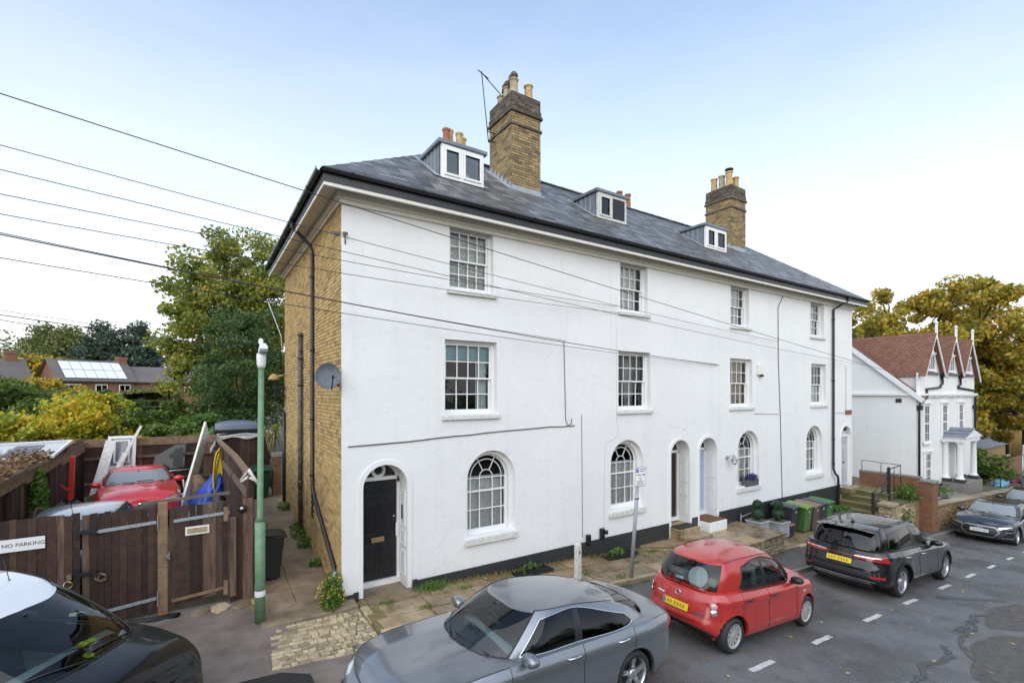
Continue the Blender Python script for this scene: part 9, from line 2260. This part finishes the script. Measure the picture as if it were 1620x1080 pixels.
for k,(x_,y_,s_) in enumerate(((-1.3,30.5,.5),(-.8,30.8,.4),(-.4,29.8,.45))):
    mb = MB();mb.box(x_-s_*.4,x_+s_*.4,y_-.2,y_+.2,-2.2,-2.1);mb.box(x_-s_*.4,x_+s_*.4,y_+.2,y_+.25,-2.2,-1.5)
    for dx in (-.35,.3): mb.box(x_+s_*dx,x_+s_*dx+.05,y_-.2,y_-.14,-3.1,-2.2);mb.box(x_+s_*dx,x_+s_*dx+.05,y_+.14,y_+.2,-3.1,-2.2)
    mb.build('chair',W_['whitewood'],gs)
# ---------------------------------------------------------------- overhead wires
W_['wire'] = pmat('black_wire',(.02,.02,.022),.6)
def pix(px,py,t):
    a = (px-810)/757;return Vector((math.sin(YAW)+a*math.cos(YAW),math.cos(YAW)-a*math.sin(YAW),-(py-621)/757))*t
WR = [((-2.1,8.533,3.971),(30.0,8.9,.65),.008,.25,'topmost overhead wire, sweeping across the whole white front to the gabled house'),
      ((-2.1,8.533,3.37),(17.6,9.24,1.85),.006,.30,'second overhead wire from the top, passing the front corner bracket'),
      ((-2.1,8.533,3.08),(24.4,9.1,1.2),.006,.32,'overhead wire running as far as the end drainpipe'),
      ((-2.1,8.533,2.65),(9.4,9.24,2.32),.006,.18,'fourth overhead wire, ending by the second top floor window'),
      ((-2.1,8.533,2.25),(13.9,9.24,.90),.009,.30,'thick overhead wire crossing above the first floor windows'),
      ((-2.1,8.533,2.148),(7.63,9.24,1.29),.006,.16,'overhead wire ending at the wall cable beside the first floor window'),
      ((-2.1,8.533,1.886),(14.0,9.24,.88),.006,.22,'lowest overhead wire on the white front, skimming the window heads'),
      ((-2.1,8.533,2.417),(9.5,9.24,2.15),.006,.2,'thin overhead wire in the middle of the fan, ending near the second upper window'),
      ((-3.2,13.0,1.54),(2.2,16.62,1.25),.009,.06,'thick wire running to the back corner of the gable'),
      ((-3.2,13.0,1.46),(2.2,16.62,1.0),.007,.08,'thin wire just below the thick wire to the back corner'),
      ((-3.2,13.0,1.62),(2.2,16.62,1.35),.005,.05,'faint wire just above the thick wire to the back corner')]
for a,b_,r,sag,lb in WR:
    a,b_ = Vector(a),Vector(b_);s0 = b_+(a-b_)*1.5;n_ = 28;pts = []
    for i in range(n_+1):
        t = i/n_;p = s0.lerp(b_,t);p.z -= sag*4*t*(1-t);pts.append(tuple(p))
    mb = MB();mb.tube(pts,r,5);tag(mb.build('overhead_wire',W_['wire'],fix=False),lb,'wire','overhead telephone wires')
mb = MB();mb.beam((2.15,9.75,3.12),(2.3,9.2,2.98),.05,.05);mb.tube([(2.28,9.25,3.0),(2.3,9.3,2.8)],.012,5);tag(mb.build('wire_bracket',W_['greywood']),'brown timber wire bracket near the top of the front corner','bracket')
# ---------------------------------------------------------------- more yard clutter
def lump(name,label,cat,c,r,h,m,seed=1,sx=1,sy=1):
    q = random.Random(seed);a_,b_,c_ = q.uniform(0,6),q.uniform(0,6),q.uniform(0,6);mb = MB()
    def fn(u,v):
        an = u*2*PI;rr = r*math.sin(PI*(.06+v*.90))**.6*(1+.15*math.sin(3*an+a_+3*v)+.09*math.sin(7*an+b_)+.06*math.sin(11*an+c_-7*v));return (c[0]+rr*math.cos(an)*sx,c[1]+rr*math.sin(an)*sy,c[2]+h*v)
    mb.grid(fn,30,12);return tag(mb.build(name,W_[m],fix=False),label,cat)
lump('bin_bag','black bin bags heaped by the red jack','bag',(-2.5,14.9,-3.5),.34,1.0,'bintrueblack',3)
lump('bin_bag','dark bin bag below the ivy on the lean-to','bag',(-2.45,13.3,-3.6),.4,.75,'trim',5)
lump('dust_sheet','crumpled brown dust sheet over junk beside the cream board','sheet',(-.1,16.6,-3.4),.3,1.05,'rot',8)
tl = thing('timber_offcuts','loose pile of pale timber offcuts in front of the lean-to','timber',(-2.35,12.6,-3.6))
for k in range(9):
    mb = MB();x_ = -2.6+.07*k;mb.beam((x_,12.2+.06*k,-3.45+.03*k),(x_+rnd.uniform(-.2,.5),13.2+rnd.uniform(-.2,.2),-2.75+rnd.uniform(-.3,.3)),.08,.035);mb.build('offcut',W_[('rot','greywood','bare')[k % 3]],tl)
pa = thing('pallet','grey wooden pallet leaning behind the pale hatchback','pallet',(-2.5,14.2,-3.5))
for k in range(5): mb = MB();mb.beam((-2.72,13.75+.22*k,-3.5),(-2.62,13.75+.22*k,-2.45),.10,.02,up=(1,0,0));mb.build('slat',W_['greywood'],pa)
for z_ in (-3.4,-3.0,-2.55): mb = MB();mb.beam((-2.70+(z_+3.5)*.1,13.7,z_),(-2.70+(z_+3.5)*.1,14.75,z_),.05,.07);mb.build('bearer',W_['greywood'],pa)
P = []
for k in range(900):
    x_ = rnd.uniform(-30,48);h_ = 3.5+2.2*math.sin(x_*.31)+1.4*math.sin(x_*.83+1);z0 = zroad(x_)
    c = np.array([x_,-13-rnd.random()*5,z0 + rnd.random()**.8*(2.6+.8*h_)]);P.append(c + NR.normal(size=(22,3))*np.array([.9,.9,.7]))
tag(leaf_mesh('woodland',np.concatenate(P),.30,W_['midgreen'],None,flat=.4),kind='stuff')
